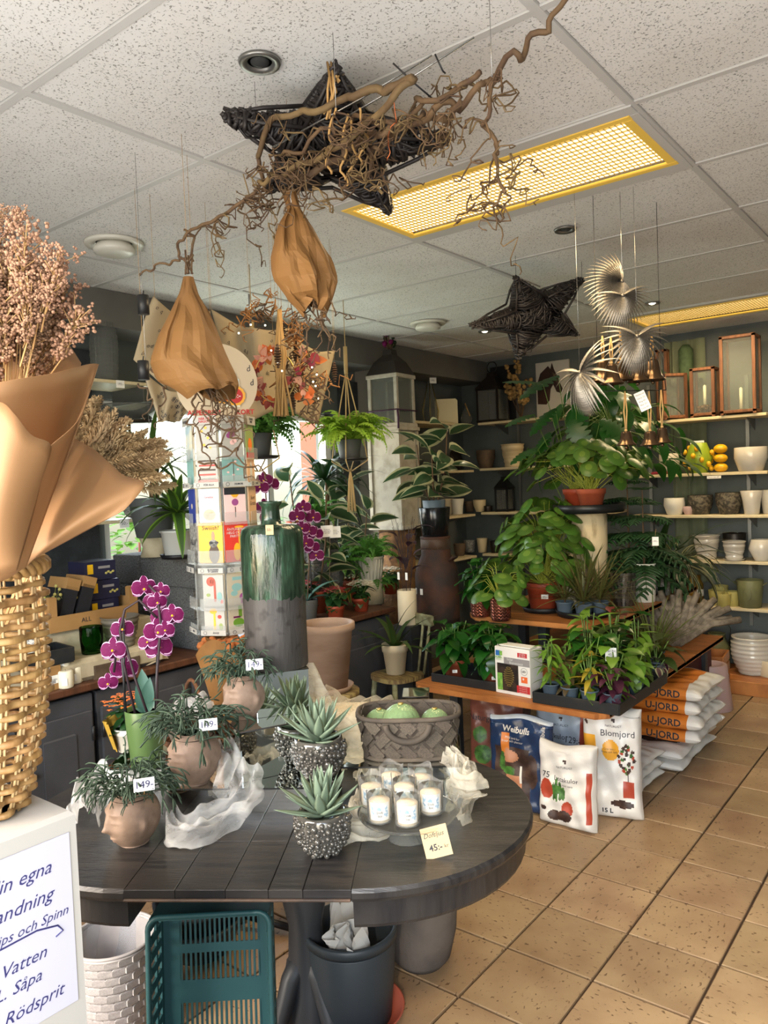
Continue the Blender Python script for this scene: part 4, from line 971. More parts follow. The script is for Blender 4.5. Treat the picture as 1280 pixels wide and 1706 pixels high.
def dlantern(label, p, w_, h, m='bronze_dark', roof=.36, ring=True, cross=False):
    t = thing('metal_lantern', label, 'lantern', p); hb = h*(1-roof)
    for sx in (-1, 1):
        for sy in (-1, 1): G().box((sx*(w_/2-.008), sy*(w_/2-.008), hb/2), (.016, .016, hb)).build('post', m, t)
    for z in (.012, hb-.008): G().box((0, 0, z), (w_*1.03, w_*1.03, .02), bev=.003).build('frame', m, t)
    for sx, sy in ((1, 0), (-1, 0), (0, 1), (0, -1)): G().box((sx*(w_/2-.006), sy*(w_/2-.006), hb/2), (.002 if sx else w_-.03, .002 if sy else w_-.03, hb-.04)).build('glass', 'smoke_glass', t)
    G().lathe([(w_*.76, hb), (w_*.5, hb+h*roof*.32), (w_*.24, hb+h*roof*.62), (w_*.22, hb+h*roof*.82), (0, hb+h*roof*.84)], 4, sm=False).build('roof', m, t, M=MX.Rotation(PI/4, 4, 'Z'))
    if ring: G().tube([(.05*math.cos(a), 0, hb+h*roof*.84+.045+.05*math.sin(a)) for a in [2*PI*k/18 for k in range(18)]], .005, 5, closed=True).build('ring', m, t)
    return t
p = onshelf(826, SL[0], 6.12); dlantern('large dark metal lantern on the top corner shelf', p, sz(50, p)*.8, sz(88, p))
p = onshelf(842, SL[0]-.08, 6.27); G0 = G().box((0, 0, .26), (sz(46, p), .012, .52)).build('black_board', 'black_plastic', loc=(p.x, 6.285, SL[0]+.001)); tag(G0, 'black square panel leaning on the wall behind the dark lantern', 'board')
p = onshelf(872, SL[0], 6.1); q = thing('dried_flowers', 'bunch of tan dried flowers beside the horse picture', 'dried flowers', p)
st_ = []
for k in range(26):
    a = rnd.uniform(0, 6.28); r = rnd.uniform(.0, .13); z = rnd.uniform(.15, .34) if k > 5 else rnd.uniform(.35, .5); e = V((r*math.cos(a), r*math.sin(a)*.6, z)); st_.append([V((0, 0, 0)), e*.5, e])
    g = G()
    for j in range(5): g.ball(e+V((rnd.uniform(-.02, .02), rnd.uniform(-.02, .02), rnd.uniform(-.03, .03))), rnd.uniform(.012, .022), 5, 4)
    g.build('flower_head', 'dried_tan', q)
stems(q, st_, .003, 'stem_brown')
# horse picture
p = PY(922, 648, 6.285); q = thing('horse_picture', 'framed picture of a dark horse head on the back wall', 'picture', p); w_ = sz(60, p); h = sz(92, p)
G().box((0, 0, 0), (w_, .02, h), bev=.003).build('canvas', 'photo_white', q)
G().prism([(x*w_, y*h) for x, y in ((-.46, -.25), (-.46, .12), (-.36, .30), (-.12, .42), (-.05, .36), (.0, .47), (.05, .36), (.12, .26), (.22, .1), (.30, -.02), (.24, -.09), (.12, -.06), (.02, .08), (-.06, .0), (-.10, -.2), (-.2, -.27))], .010, .0125, M=MX.Rotation(PI/2, 4, 'X')).build('print_horse', 'horse_brown', q)
G().prism([(x*w_, y*h) for x, y in ((.0, .30), (.06, .28), (.22, .05), (.2, .02), (.05, .2))], .0126, .013, M=MX.Rotation(PI/2, 4, 'X')).build('print_blaze', 'clay_dark', q)
# second, third, fourth corner shelves
def corner(name, label, cat, px, k, w_, h_, prof, m, side=False, y=6.1, x=-3.76):
    p = onside(px, SL[k]-.01, x) if side else onshelf(px, SL[k], y); r = sz(w_, p)/2; h = sz(h_, p); return spot_(name, label, cat, p, prof(r, h), m)
hp = lambda a, b, c: (lambda r, h: hollow(r*a, r*b, r*c, h))
corner('clay_bowl', 'brown clay pot in the middle of the second corner shelf', 'pot', 811, 1, 32, 30, hp(.65, .95, .98), 'clay_dark')
corner('ribbed_pot', 'cream ribbed pot on the second corner shelf', 'pot', 856, 1, 38, 38, lambda r, h: ribbed(r, h, 5, .003), 'rib_cream')
p = onside(768, SL[1]-.01); q = tag(G().lathe([(0, 0), (sz(18, p), .008), (sz(18, p), .016), (0, .012)], 28).build('dark_plate', 'bronze_dark', M=MX.Translation(p+V((-.05, 0, sz(18, p)))) @ MX.Rotation(1.35, 4, 'Y')), 'round dark plate leaning on the second window wall shelf', 'plate')
p = onside(732, SL[1]-.01); q = thing('round_ornament', 'dark round ornament with red ribbon on the second shelf', 'ornament', p); r = sz(13, p)
G().tube([(0, r*math.cos(a), r*1.15+r*math.sin(a)) for a in [2*PI*k/20 for k in range(20)]], r*.2, 8, closed=True).build('ring', 'bronze_dark', q); G().box((.01, 0, r*.6), (.02, .06, .09), bev=.006).build('ribbon', 'ribbon_red', q)
corner('white_pot', 'white square edged pot behind the variegated rubber plant', 'pot', 761, 2, 22, 26, hp(.75, .85, 1), 'pot_white', True)
corner('white_pot', 'white pot half hidden behind the rubber plant leaf', 'pot', 745, 2, 22, 26, hp(.75, .85, 1), 'pot_cream', True, x=-3.86)
corner('petal_bowl', 'cream petal rimmed bowl on the third corner shelf', 'bowl', 798, 2, 22, 20, hp(.6, .95, 1), 'rib_cream')
corner('clay_cup', 'brown clay cup beside the petal bowl', 'cup', 781, 2, 16, 18, hp(.75, .85, 1), 'clay_dark')
corner('dark_box', 'dark low box beside the petal bowl', 'box', 812, 2, 14, 10, hp(.9, .95, 1), 'bronze_dark')
p = onshelf(840, SL[2], 6.14); dlantern('black metal lantern standing on the third corner shelf', p, sz(30, p)*.8, sz(62, p), 'black_plastic', ring=False)
corner('textured_pot', 'grey textured pot on the fourth corner shelf', 'pot', 779, 3, 20, 20, hp(.75, .95, 1), 'speckle_grey')
corner('cream_cup', 'slim cream pot on the fourth corner shelf', 'pot', 800, 3, 18, 24, hp(.75, .9, 1), 'rib_cream')
corner('textured_pot', 'brown textured pot behind the milk can on the fourth shelf', 'pot', 762, 3, 20, 20, hp(.75, .95, 1), 'clay_dark', True)
corner('dark_pot', 'dark pot at the inner end of the fourth corner shelf', 'pot', 822, 3, 20, 20, hp(.75, .95, 1), 'bronze_dark')
# ============================================================ the west side: sideboard top, blocks, lanterns, plants by the window
mat('leca', '6a6966', .95, c2='4f4e4b', ns=130, lo=.4, hi=.6, bump=1, bs=70); mat('plaster', 'b3a68a', .85, c2='a09478', ns=12); mat('grey_pot', '4d4f4e', .6); mat('white_pot_grey', 'bdbcb4', .5)
def block(label, c, d, rz=0): return tag(G().box((0, 0, d[2]/2), d, bev=.006).build('leca_block', 'leca', M=MX.Translation(c) @ MX.Rotation(rz, 4, 'Z')), label, 'concrete block', 'grey concrete blocks')
Bc = PX(324, 1000, -3.12); by = Bc.y
for k, (dx, lab) in enumerate(((.0, 'lowest grey concrete block of the stack behind the orchid'), (-.02, 'middle grey concrete block of the stack behind the orchid'), (.0, 'top grey concrete block carrying the black pot and white pot'))):
    block(lab, (-3.12-.225+dx, by+.14, BZ+.157*k), (.45, .26, .156))
BT1 = BZ+.157*3
# plaster foot with black pot and yucca, white pot with dracaena
p = PT(258, 905, 4.02); p.z = BT1; q = spot_('plaster_foot', 'rough beige plaster pedestal under the black pot', 'pedestal', p, [(0, 0), (.075, 0), (.062, .05), (.078, .1), (0, .1)], 'plaster')
q = thing('yucca', 'tall yucca in a big black pot on the plaster pedestal', 'potted plant', p+V((0, 0, .1005)))
pot(q, 'plain', .125, .09, .205, 'grey_pot')
G().tube([(0, 0, .15), (.02, 0, .30), (.03, .02, .40)], [.022, .02, .018], 8).build('trunk', 'stem_brown', q)
for z, n, L in ((.38, 30, .40), (.30, 14, .34)): rosette(q, z, L, .035, n, 'leaf_dracaena', 'yucca', droop=1.3, e0=-.1, e1=1.5, r0=.03)
p = PT(298, 905, 3.86); p.z = BT1; saucer('black slotted saucer under the white dracaena pot', p, .095, .022)
q = thing('dracaena', 'green striped dracaena in white pot beside the card stand', 'potted plant', p+V((0, 0, .0065))); pot(q, 'lip', .088, .07, .135, 'white_pot_grey')
G().tube([(0, 0, .1), (.0, .01, .26)], .012, 8).build('trunk', 'stem_brown', q)
rosette(q, .22, .33, .06, 28, 'leaf_dracaena', 'drac', droop=1.2, e0=-.2, e1=1.4, r0=.015, edge=.6, m2='leaf_lime')
# jars
mat('jar_dark', '14161a', .15, spec=.6)
for k, px in enumerate((203, 219)):
    p = V((-3.53, by+.11-.0*k, BT1)); p = PX(px, 900, -3.50+.05*k); p.z = BT1; p.y = max(p.y, by+.03)
    q = spot_('storage_jar', ('dark glass jar with clear shoulder beside the black pot', 'dark square shouldered jar next to the plaster pedestal')[k], 'jar', p+V((-.05, .06, 0)), [(0, 0), (.045, 0), (.046, .12), (.03, .135), (.03, .15)], 'jar_dark', 20); G().lathe([(0, .15), (.04, .15), (.04, .165), (0, .165)], 20).build('lid', 'black_plastic', q)
block('long grey concrete block lying under the two dark jars', (-3.69, by+.12, BZ+.314), (.22, .26, .156)); block('grey concrete block under the jars lying on the sideboard', (-3.69, by+.12, BZ), (.22, .26, .312))
# window shelf with ball, tag; wall shelf with vase
sh_ = thing('wall_shelf', 'short pale shelf across the window with a round stone', 'shelf', PX(178, 866, -3.72), group='shelves by the side window'); zz = sh_.location.z
G().box((0, 0, -.009), (.26, .62, .018), bev=.003).build('board', 'shelf_wood', sh_); G().box((-.1, -.28, -.03), (.2, .004, .05)).build('bracket', 'bracket_metal', sh_)
sticker(sh_, V((.131, .02, -.02)), (1, 0, 0), .055, .045, '50:-', size=.026)
p = PX(221, 845, -3.68); q = tag(G().ball((0, 0, .05), .05, 18, 12).build('stone_ball', 'speckle_grey', loc=(p.x, p.y, zz)), 'round pale stone ball on the window shelf', 'ornament')
sh2 = thing('wall_shelf', 'short pale shelf carrying the tall ribbed glass vase', 'shelf', PX(180, 640, -3.78), group='shelves by the side window'); z2 = sh2.location.z
G().box((0, 0, -.009), (.32, .40, .018), bev=.003).build('board', 'shelf_wood', sh2); G().box((0, .12, -.06), (.3, .004, .09)).build('bracket', 'bracket_metal', sh2)
sticker(sh2, V((.161, -.03, -.02)), (1, 0, 0), .05, .04, '195:-', size=.018)
p = PX(176, 635, -3.72); p.z = z2; q = thing('ribbed_vase', 'tall clear ribbed glass vase on the short wall shelf', 'vase', p); r = sz(22, p); h = sz(98, p)
g = G(); g.grid(lambda u, v: ((r*(.82+.18*math.sin(v*2.6+.2))+.003*math.sin(u*2*PI*24)+.002*math.sin(v*60))*math.cos(2*PI*u), (r*(.82+.18*math.sin(v*2.6+.2))+.003*math.sin(u*2*PI*24)+.002*math.sin(v*60))*math.sin(2*PI*u), h*v), 96, 40); g.build('glass', 'smoke_glass', q)
G().lathe([(0, 0), (r*.85, 0), (r*.85, .012), (0, .012)], 24).build('base', 'smoke_glass', q)
p = PX(215, 700, -3.70); q = thing('glass_dish', 'wide clear glass dish on a stand at the window top', 'dish', p); G().lathe([(0, 0), (.12, 0), (.2, .07), (.205, .075), (.195, .07), (.115, .008), (0, .008)], 36).build('bowl', 'smoke_glass', q)
G().lathe([(.13, -.004), (.13, -.02)], 30).build('ring', 'bronze_dark', q); G().tube([(0, 0, -.0), (0, 0, zz-p.z)], .008, 8).build('stem', 'bronze_dark', q)
# cardboard crate with dark boxes
mat('cardboard', 'a27a48', .8, c2='956e3f', ns=5); mat('box_navy', '23233a', .4); mat('box_black', '222226', .5)
C0 = PZ(150, 1000, .98)
q = thing('cardboard_crate', 'cardboard fruit crate full of dark gift boxes beside the concrete blocks', 'crate', V((-3.36, 1.93, 1.0)), 1.57)
CW, CD = .44, .28
G().box((0, 0, .004), (CW, CD, .008)).build('base', 'cardboard', q)
for x, y, a, b, h in ((0, -CD/2, CW, .006, .07), (0, CD/2, CW, .006, .16), (-CW/2, 0, .006, CD, .10), (CW/2, 0, .006, CD, .10)): G().box((x, y, h/2), (a, b, h)).build('side', 'cardboard', q)
for sx in (-1, 1):
    for sy in (-1, 1): G().box((sx*(CW/2-.02), sy*(CD/2-.02), .08), (.035, .035, .15), bev=.004).build('corner', 'cardboard', q)
text('ALL', .03, face((-.05, -CD/2-.003, .035), (0, -1, 0)), 'ink', q)
for k, (x, y, z, rx, m, lab) in enumerate(((.10, .03, .008, 0, 'box_navy', 'navy gift box with yellow badge lying lowest in the crate'), (.11, .03, .10, 0, 'box_navy', 'navy gift box with yellow badge, middle of its pile'), (.095, .03, .192, 0, 'box_navy', 'navy gift box with yellow badge on top of its pile'))):
    b = thing('gift_box', lab, 'box', (q.matrix_basis @ V((x, y, z+.0005))), 1.57+rnd.uniform(-.05, .05), group='navy gift boxes in the crate')
    G().box((0, 0, .045), (.16, .15, .09), bev=.002).build('carton', m, b); G().box((-.05, -.0757, .055), (.028, .001, .045)).build('print_badge', 'lemon', b); G().box((.02, -.0757, .06), (.06, .001, .012)).build('print_line', 'print_grey', b)
    for j in range(4): G().ball((.03+.012*j, -.0757, .03+.006*(j % 2)), (.008, .001, .006), 6, 4).build('print_flower', 'lime_clay', b)
for k, (x, lab) in enumerate(((-.13, 'black box with open cardboard lid leaning in the crate'), (-.05, 'second open lidded black box leaning in the crate'))):
    b = thing('black_box', lab, 'box', (q.matrix_basis @ V((x, -.02, .035))), 1.57); b.rotation_euler = (.0, .32, 1.57)
    G().box((0, 0, .08), (.06, .16, .16), bev=.002).build('carton', 'box_black', b); G().box((0, .0, .17), (.065, .16, .05)).build('lid', 'cardboard', b)
q = thing('display_riser', 'cream cloth covered riser under the cardboard crate', 'riser', (-3.42, 1.93, BZ)); G().box((0, 0, .1), (.36, .62, .205), bev=.01).build('block', 'plaster', q)
# yellow vases with dried flowers
glassmat('amber_glass', 'c8b06a', .04, .3)
for k, (px, py, lab) in enumerate(((86, 992, 'amber glass bottle with dried yellow sprigs nearest the wicker basket'), (106, 988, 'second amber glass bottle with dried yellow sprigs'))):
    p = PX(px, py, -3.30); p.z = .999; q = thing('bud_vase', lab, 'vase', p); G().lathe([(0, 0), (.028, .002), (.03, .05), (.012, .08), (.014, .1)], 16).build('glass', 'amber_glass', q)
    ps = []
    for j in range(10): e = V((rnd.uniform(-.05, .05), rnd.uniform(-.05, .05), rnd.uniform(.13, .2))); ps.append([V((0, 0, .02)), V((0, 0, .1)), e]); G().ball(e, .008, 6, 4).build('flower', 'lime_clay', q)
    stems(q, ps, .0012, 'stem_yellow')
q = thing('display_riser', 'low cream riser under the amber bottles', 'riser', (-3.36, 1.42, BZ)); G().box((0, 0, .1), (.34, .36, .205), bev=.01).build('block', 'plaster', q)
# ribbed grey pot, cut glass vase, black shell tray, white box
p = PZ(213, 1050, BZ+.10); q = tag(G().box((0, 0, .05), (.62, .36, .1), bev=.02).build('covered_riser', 'plaster', M=MX.Translation((-3.25, 1.86, BZ)) @ MX.Rotation(1.57, 4, 'Z')), 'low riser wrapped in beige cloth on the sideboard', 'riser')
mat('stone_grey_rib', '6a6356', .6)
p = V((-3.17, 2.02, BZ+.1005)); spot_('ribbed_pot', 'grey brown ribbed pot below the cardboard crate', 'pot', p, ribbed(.085, .14, 6, .003), 'stone_grey_rib')
p = V((-3.15, 1.86, BZ+.1005)); spot_('cut_glass_vase', 'green cut glass vase beside the ribbed pot', 'vase', p, hollow(.045, .05, .05, .12, .004), 'green_glass')
q = thing('shell_tray', 'black slanted tray of shells with a handwritten sign', 'tray', (-3.16, 1.62, BZ+.1005), 1.57-.1)
G().box((0, 0, .006), (.22, .18, .01)).build('base', 'tray_black', q)
for x, y, a, b in ((0, -.09, .22, .01), (0, .09, .22, .01), (-.11, 0, .01, .18), (.11, 0, .01, .18)): G().box((x, y, .035), (a, b, .06), bev=.002).build('side', 'tray_black', q)
sticker(q, V((-.04, .02, .085)), (.1, -1, .8), .13, .08, 'Ljusbricka  40:-\nsand och skal\nljus ingar', size=.019)
for k in range(4): o = G().ball((0, 0, 0), (.026, .016, .009), 8, 5).build('shell', 'pot_cream', loc=q.matrix_basis @ V(((-.03, .03, .075, .02)[k], (-.04, -.055, -.02, -.01)[k], .021))); tag(o, 'pale shell in the black tray, '+('nearest the handwritten sign', 'lying in the middle of its front side', 'at the end away from the wicker basket', 'behind the middle one')[k], 'shell', 'shells in the black tray')
o = tag(G().box((0, 0, .03), (.07, .06, .06), bev=.002).build('white_box', 'card_white', M=MX.Translation(PZ(243, 1062, BZ)) @ MX.Rotation(.3, 4, 'Z')), 'small plain white box beside the ribbed pot', 'box')
# beige cloth along the sideboard front, candles, boxes
mat('cloth_beige', 'a99b80', .9, c2='9a8d74', ns=6)
g = G(); g.grid(lambda u, v: (-3.28+.20*v+.012*math.sin(u*23)*v, 1.45+.75*u+.02*math.sin(v*5+u*9), BZ+.112-.105*max(0, (v-.25)/.75)**1.3+.006*math.sin(u*31+v*4)+.003), 40, 14)
tag(g.build('beige_cloth', 'cloth_beige'), 'beige cloth draped over the sideboard behind the candles', 'cloth')
for k, (px, py, z, lab) in enumerate(((113, 1148, 0, 'white pillar candle at the sideboard edge with round label'), (128, 1140, 0, 'white pillar candle with barcode at the sideboard edge'), (103, 1138, 0, 'white pillar candle next to the brown carton'), (118, 1128, .075, 'white pillar candle stacked on the others'))):
    p = PZ(px, py, BZ); p += V((-.03, .01, 0)); p.z = BZ+z
    if k == 3: p = V((-3.105, 1.695, BZ+.0755))
    c = thing('pillar_candle', lab, 'candle', p, group='white pillar candles'); r = .031
    G().lathe([(0, 0), (r-.004, 0), (r, .005), (r, .068), (r-.006, .074), (.004, .07), (0, .07)], 20).build('wax', 'wax', c); G().tube([(0, 0, .069), (.001, 0, .08)], .001, 4).build('wick', 'black_metal', c)
    sticker(c, V((r*.8, -r*.62, .03)), (.8, -.62, 0), .022, .03, None, name='label')
p = PZ(90, 1152, BZ); q = thing('brown_carton', 'brown cardboard carton with barcode beside the white candles', 'box', p+V((-.06, .0, 0)), .1); G().box((0, 0, .05), (.09, .08, .10), bev=.002).build('carton', 'cardboard', q); sticker(q, V((.0455, 0, .045)), (1, 0, 0), .05, .035, 'NATURELL', size=.009)
for j in range(6): G().box((.0472, -.015+.005*j, .036), (.0006, .002+.001*(j % 2), .012)).build('print_bar', 'ink', q)
q = thing('open_box', 'open grey wooden box with small shell on the sideboard edge', 'box', (-3.13, 1.93, BZ), 1.57)
G().box((0, 0, .004), (.22, .13, .008)).build('base', 'lilac_pot', q)
for x, y, a, b in ((0, -.065, .22, .008), (0, .065, .22, .008), (-.11, 0, .008, .13), (.11, 0, .008, .13)): G().box((x, y, .03), (a, b, .06)).build('side', 'clay_dark', q)
q = thing('candle_box', 'dark carton with photo of glowing candles on the sideboard', 'box', (-3.12, 2.10, BZ), 1.57); G().box((0, 0, .035), (.12, .09, .07), bev=.002).build('carton', 'box_black', q)
for j in range(4): G().ball((-.04+.026*j, -.0455, .035+.01*(j % 2)), (.009, .001, .012), 8, 5).build('print_flame', 'brass', q)
# ============================================================ far end of the sideboard: flowering pots, ferns, lanterns, milk can, chair
mat('flower_red', 'a82a3a', .5, rv=.15); mat('flower_white', 'e6e2cc', .5, rv=.05); mat('flower_orange', 'e0762a', .5, rv=.1); mat('petal_wine', '4e0a33', .6, c2='66164a', ns=60, spec=.15)
mat('petal_edge', 'c59cbd', .6, spec=.2); mat('petal_pink', '8c4478', .5); mat('white_wash', 'aaa496', .7, c2='8c8575', ns=14, lo=.45, hi=.75); mat('rust', '4c2f22', .75, c2='2e2522', ns=7, bump=.25, bs=60); mat('rust_metal', '5a5048', .6, .3, c2='4a3426', ns=9)
mat('chair_green', '8d9070', .6, c2='6f6a4c', ns=25); mat('seat_worn', '6e5a3c', .6, c2='9a8a5a', ns=14, lo=.45, hi=.6, stretch=(1, 5, 1)); mat('cream_flute', 'b9b3a0', .5)
mat('cork', '7c5a36', .9, c2='5c4026', ns=20, bump=.6, bs=40)
def kalanchoe(label, p, fm, pm='plastic_red', s=1, grp='kalanchoes on the sideboard', nfl=70):
    t = thing('kalanchoe', label, 'potted plant', p, rnd.uniform(0, 6), group=grp); pot(t, 'rim', .055*s, .042*s, .085*s, pm)
    bushy(t, .07*s, .10*s, .10*s, 40, .075*s, .05*s, 'leaf_kalanchoe', 'kal', nst=6, low=.1, droop=.8)
    g = G()
    for i in range(nfl):
        a = i*2.399; r = .088*s*math.sqrt((i+.5)/nfl); z = .195*s-.5*r*r/s*6+rnd.uniform(-.008, .008); c = V((r*math.cos(a), r*math.sin(a), z))
        for k in range(4): g.leaf(.011*s, .009*s, 'petal', 2, .1, .6, M=xf(c, (math.cos(k*PI/2+i), math.sin(k*PI/2+i), .35)))
    stuff(g.build('flower_head', fm, t)); return t
def onbuf(px, py, dx=0): p = PZ(px, py, BZ); p.x += dx; p.z = BZ+.0005; return p
kalanchoe('red flowering kalanchoe in terracotta pot at the sideboard front edge', onbuf(560, 1032), 'flower_red')
kalanchoe('white flowering kalanchoe in terracotta pot at the sideboard edge', onbuf(602, 1018), 'flower_white')
kalanchoe('red kalanchoe rising behind the green vase', onbuf(527, 1030, -.1), 'flower_red', s=1.15)
kalanchoe('white flowering kalanchoe nearest the white cylinder vase', onbuf(660, 990, -.05), 'flower_white')
q = thing('rush_ball', 'pale woven ball behind the red kalanchoe', 'ornament', onbuf(522, 1028, .0)+V((-.02, -.12, .05)))
for k in range(10): a = k*.31; M_ = MX.Rotation(a*2, 3, 'Z') @ MX.Rotation(a*3.1, 3, 'X'); G().tube([M_ @ V((.045*math.cos(b), .045*math.sin(b), 0)) for b in [2*PI*i/18 for i in range(18)]], .006, 4, closed=True).build('strand', 'twine', q)
# concrete blocks at the sideboard end carrying fern pots
ex = -3.50
p = PZ(640, 1000, BZ); EY = 3.62
for k in range(3): block(('lowest concrete block below the fern pots at the sideboard end', 'middle concrete block below the fern pots at the sideboard end', 'top concrete block below the fern pots at the sideboard end')[k], (-3.55, EY, BZ+.157*k), (.44, .24, .156))
ET = BZ+.471
def fernpot(label, p, L, n, pr=.065, ph=.12, pm='grey_pot', m='leaf_fern', kind='plain', plate=None):
    L *= .8
    t = thing('potted_fern', label, 'potted plant', p, rnd.uniform(0, 6), group='ferns by the window'); z = 0
    if plate: G().lathe([(0, 0), (pr*1.1, 0), (pr*1.35, .018), (pr*1.25, .018), (pr, .006), (0, .006)], 28).build('saucer', plate, t); z = .007
    pot(t, kind, pr, pr*.75, ph, pm, z=z)
    if kind == 'flute':
        pass
    fern(t, ph*.85+z, L, n, m); return t
fernpot('fern in dark green pot on a terracotta saucer upon the blocks', V((-3.40, EY+.0, ET)), .30, 26, plate='terracotta')
q = thing('empty_pot', 'terracotta pot with white price sticker beside the fern on blocks', 'pot', V((-3.56, EY-.04, ET))); pot(q, 'rim', .055, .04, .11, 'terracotta', soil=False); sticker(q, V((.045, -.02, .055)), (.9, -.4, 0), .028, .022)
p = PX(616, 965, -3.28); rz_ = BZ
q = spot_('upturned_pot', 'cream block under the fluted fern pot', 'pedestal', V((-3.26, p.y, BZ)), [(0, 0), (.075, 0), (.07, .158), (0, .158)], 'plaster')
f_ = fernpot('lush fern in fluted cream pot among the flowering pots', V((-3.26, p.y, BZ+.1585)), .33, 34, .085, .16, 'cream_flute', kind='lip')
for k in range(20): a = 2*PI*k/20; G().tube([(.066*math.cos(a), .066*math.sin(a), .01), (.084*math.cos(a), .084*math.sin(a), .14)], .004, 4).build('flute', 'cream_flute', f_)
fernpot('fern in grey pot on a saucer at the sideboard edge', onbuf(637, 1003, -.08), .27, 30, .065, .10, 'nursery_grey', plate='plaster')
p = PX(560, 960, -3.40); spot_('upturned_pot', 'upturned terracotta pot hidden under the spreading fern', 'pedestal', V((-3.42, p.y, BZ)), [(0, 0), (.08, 0), (.06, .12), (0, .12)], 'terracotta')
fernpot('spreading fern between dark orchid and fluted pot', V((-3.42, p.y, BZ+.1205)), .36, 34, .075, .12, 'grey_pot')
q = thing('variegated_dracaena', 'yellow edged dracaena spreading over the white kalanchoe', 'potted plant', onbuf(600, 1000, -.16)); pot(q, 'rim', .06, .045, .11, 'terracotta'); rosette(q, .10, .34, .045, 22, 'leaf_coffee', 'vdrac', droop=1.5, e0=.2, e1=1.1, edge=.55, m2='leaf_yellow')
# dark orchids
def ph_mesh(kind, cols):
    k = ('orch', kind, cols)
    if k not in MESH:
        g = G()
        if kind == 'petal': g.leaf(.5, .62, 'round', 6, -.12, .5, edge=.86); 
        elif kind == 'sepal': g.leaf(.5, .34, 'petal', 6, -.1, .5, edge=.82)
        else:
            g.leaf(.2, .2, 'heart', 4, .5, -1.0); g.ball((.04, 0, .06), (.05, .05, .05), 8, 5, 1)
        MESH[k] = g.mesh(kind, list(cols))
    return MESH[k]
def blossom(t, p, nrm, s, up=(0, 0, 1), cols=('petal_wine', 'petal_edge'), lip=('petal_pink', 'lemon')):
    f = put('flower', None, t, M=face(p, nrm, up, 0))
    for a, k, sc_ in ((90, 'sepal', 1), (215, 'sepal', .95), (325, 'sepal', .95), (5, 'petal', 1.0), (175, 'petal', 1.0)):
        a = math.radians(a); d = V((math.cos(a), math.sin(a), .12)); lf(f, ph_mesh(k, cols), (0, 0, .004*s if k == 'petal' else 0), d, (0, 0, 1), s, k)
    lf(f, ph_mesh('lip', lip), (0, -.02*s, .02*s), (0, -.8, .6), (0, .6, .8), s, 'lip'); return f
def orchid_leaves(t, z, n, L, W, e=(.3, 1.1)):
    for i in range(n):
        a = i*2.2+.5; lf(t, lmesh('orl', 1, W/L, 'ovate', 7, .25, .9, mats=('leaf_orchid',)), (0, 0, z), sph(a, rnd.uniform(*e)), (0, 0, 1), L*rnd.uniform(.8, 1.05))
for px0, py0, pts, lab in ((512, 1000, ((505, 845), (522, 862), (495, 860), (515, 885), (526, 890), (503, 880), (520, 912), (510, 905), (527, 925)), 'dark wine orchid with white eyed flowers behind the green vase'), (448, 1000, ((440, 800), (452, 806), (434, 812), (440, 845), (447, 862)), 'purple orchid peeping over the green vase by the card stand')):
    p = PX(px0, py0, -3.2); p.z = BZ; q = thing('orchid', lab, 'potted plant', p, group='orchids on the sideboard'); pot(q, 'plain', .065, .05, .13, 'grey_pot'); orchid_leaves(q, .12, 5, .24, .08)
    c0 = PX(pts[0][0], pts[0][1]-10, -3.17)-p; G().tube([(0, 0, .1), (.03, 0, c0.z*.5), c0, PX(pts[-1][0], pts[-1][1], -3.17)-p], .004, 5).build('flower_stem', 'stem_brown', q)
    G().tube([(.02, .02, .1), (.03, .01, c0.z*.9)], .003, 5).build('support_stick', 'black_plastic', q)
    for x, y in pts: pp = PX(x, y, -3.14)-p; blossom(q, pp, tocam(pp+p)+V((rnd.uniform(-.4, .4), 0, rnd.uniform(-.2, .3))), .10)
# variegated rubber plants
def rubber(name, label, p, H, n, L, potspec, spread=.16, grp='variegated rubber plants'):
    t = thing(name, label, 'potted plant', p, rnd.uniform(0, 6), group=grp); pot(t, *potspec)
    for s in range(3):
        a = 2.1*s; top = V((spread*.7*math.cos(a), spread*.7*math.sin(a), potspec[3]+H*(1-.18*s))); b = V((.02*math.cos(a), .02*math.sin(a), potspec[3]*.8)); mid = b.lerp(top, .5)+V((.03*math.cos(a), .03*math.sin(a), 0))
        G().tube([b, mid, top], [.007, .006, .004], 6).build('stem', 'stem_brown', t)
        for i in range(n//3):
            f = .12+.88*i/(n//3-1); q_ = b.lerp(mid, f*2) if f < .5 else mid.lerp(top, f*2-1); aa = i*2.399+s; d = sph(aa, rnd.uniform(-.1, .5)+.5*(f > .9))
            lf(t, lmesh('rub', 1, .50, 'ovate', 6, .22, .5+.3*(i % 2), edge=.66, mats=('leaf_rubber', 'leaf_cream'), var=i % 2), q_+d*.03, d, V((.4, -.55, .75)), L*rnd.uniform(.75, 1.1))
    return t
# milk can with the black cachepot and rubber plant
MP = PT(731, 1045, 5.2); MCZ = MP.z; rC = sz(72, MP)/2; hC = sz(152, MP)
q = thing('low_bench', 'low dark bench under the rusty milk can', 'bench', (MP.x, MP.y, 0)); G().box((0, 0, MCZ-.02), (.5, .42, .04), bev=.004).build('seat', 'dark_steel', q)
for sx in (-1, 1):
    for sy in (-1, 1): G().box((sx*.22, sy*.17, (MCZ-.04)/2), (.04, .04, MCZ-.04)).build('leg', 'dark_steel', q)
MC = V((MP.x, MP.y, MCZ)); q = thing('milk_can', 'tall rusty brown milk can carrying the black plant pot', 'milk can', MC)
G().lathe([(0, 0), (rC*.97, 0), (rC, .012), (rC, hC*.10), (rC*1.015, hC*.11), (rC, hC*.12), (rC, hC*.6), (rC*.9, hC*.68), (rC*.68, hC*.8), (rC*.66, hC*.97), (rC*.70, hC*.985), (rC*.7, hC), (0, hC)], 36).build('body', 'rust', q)
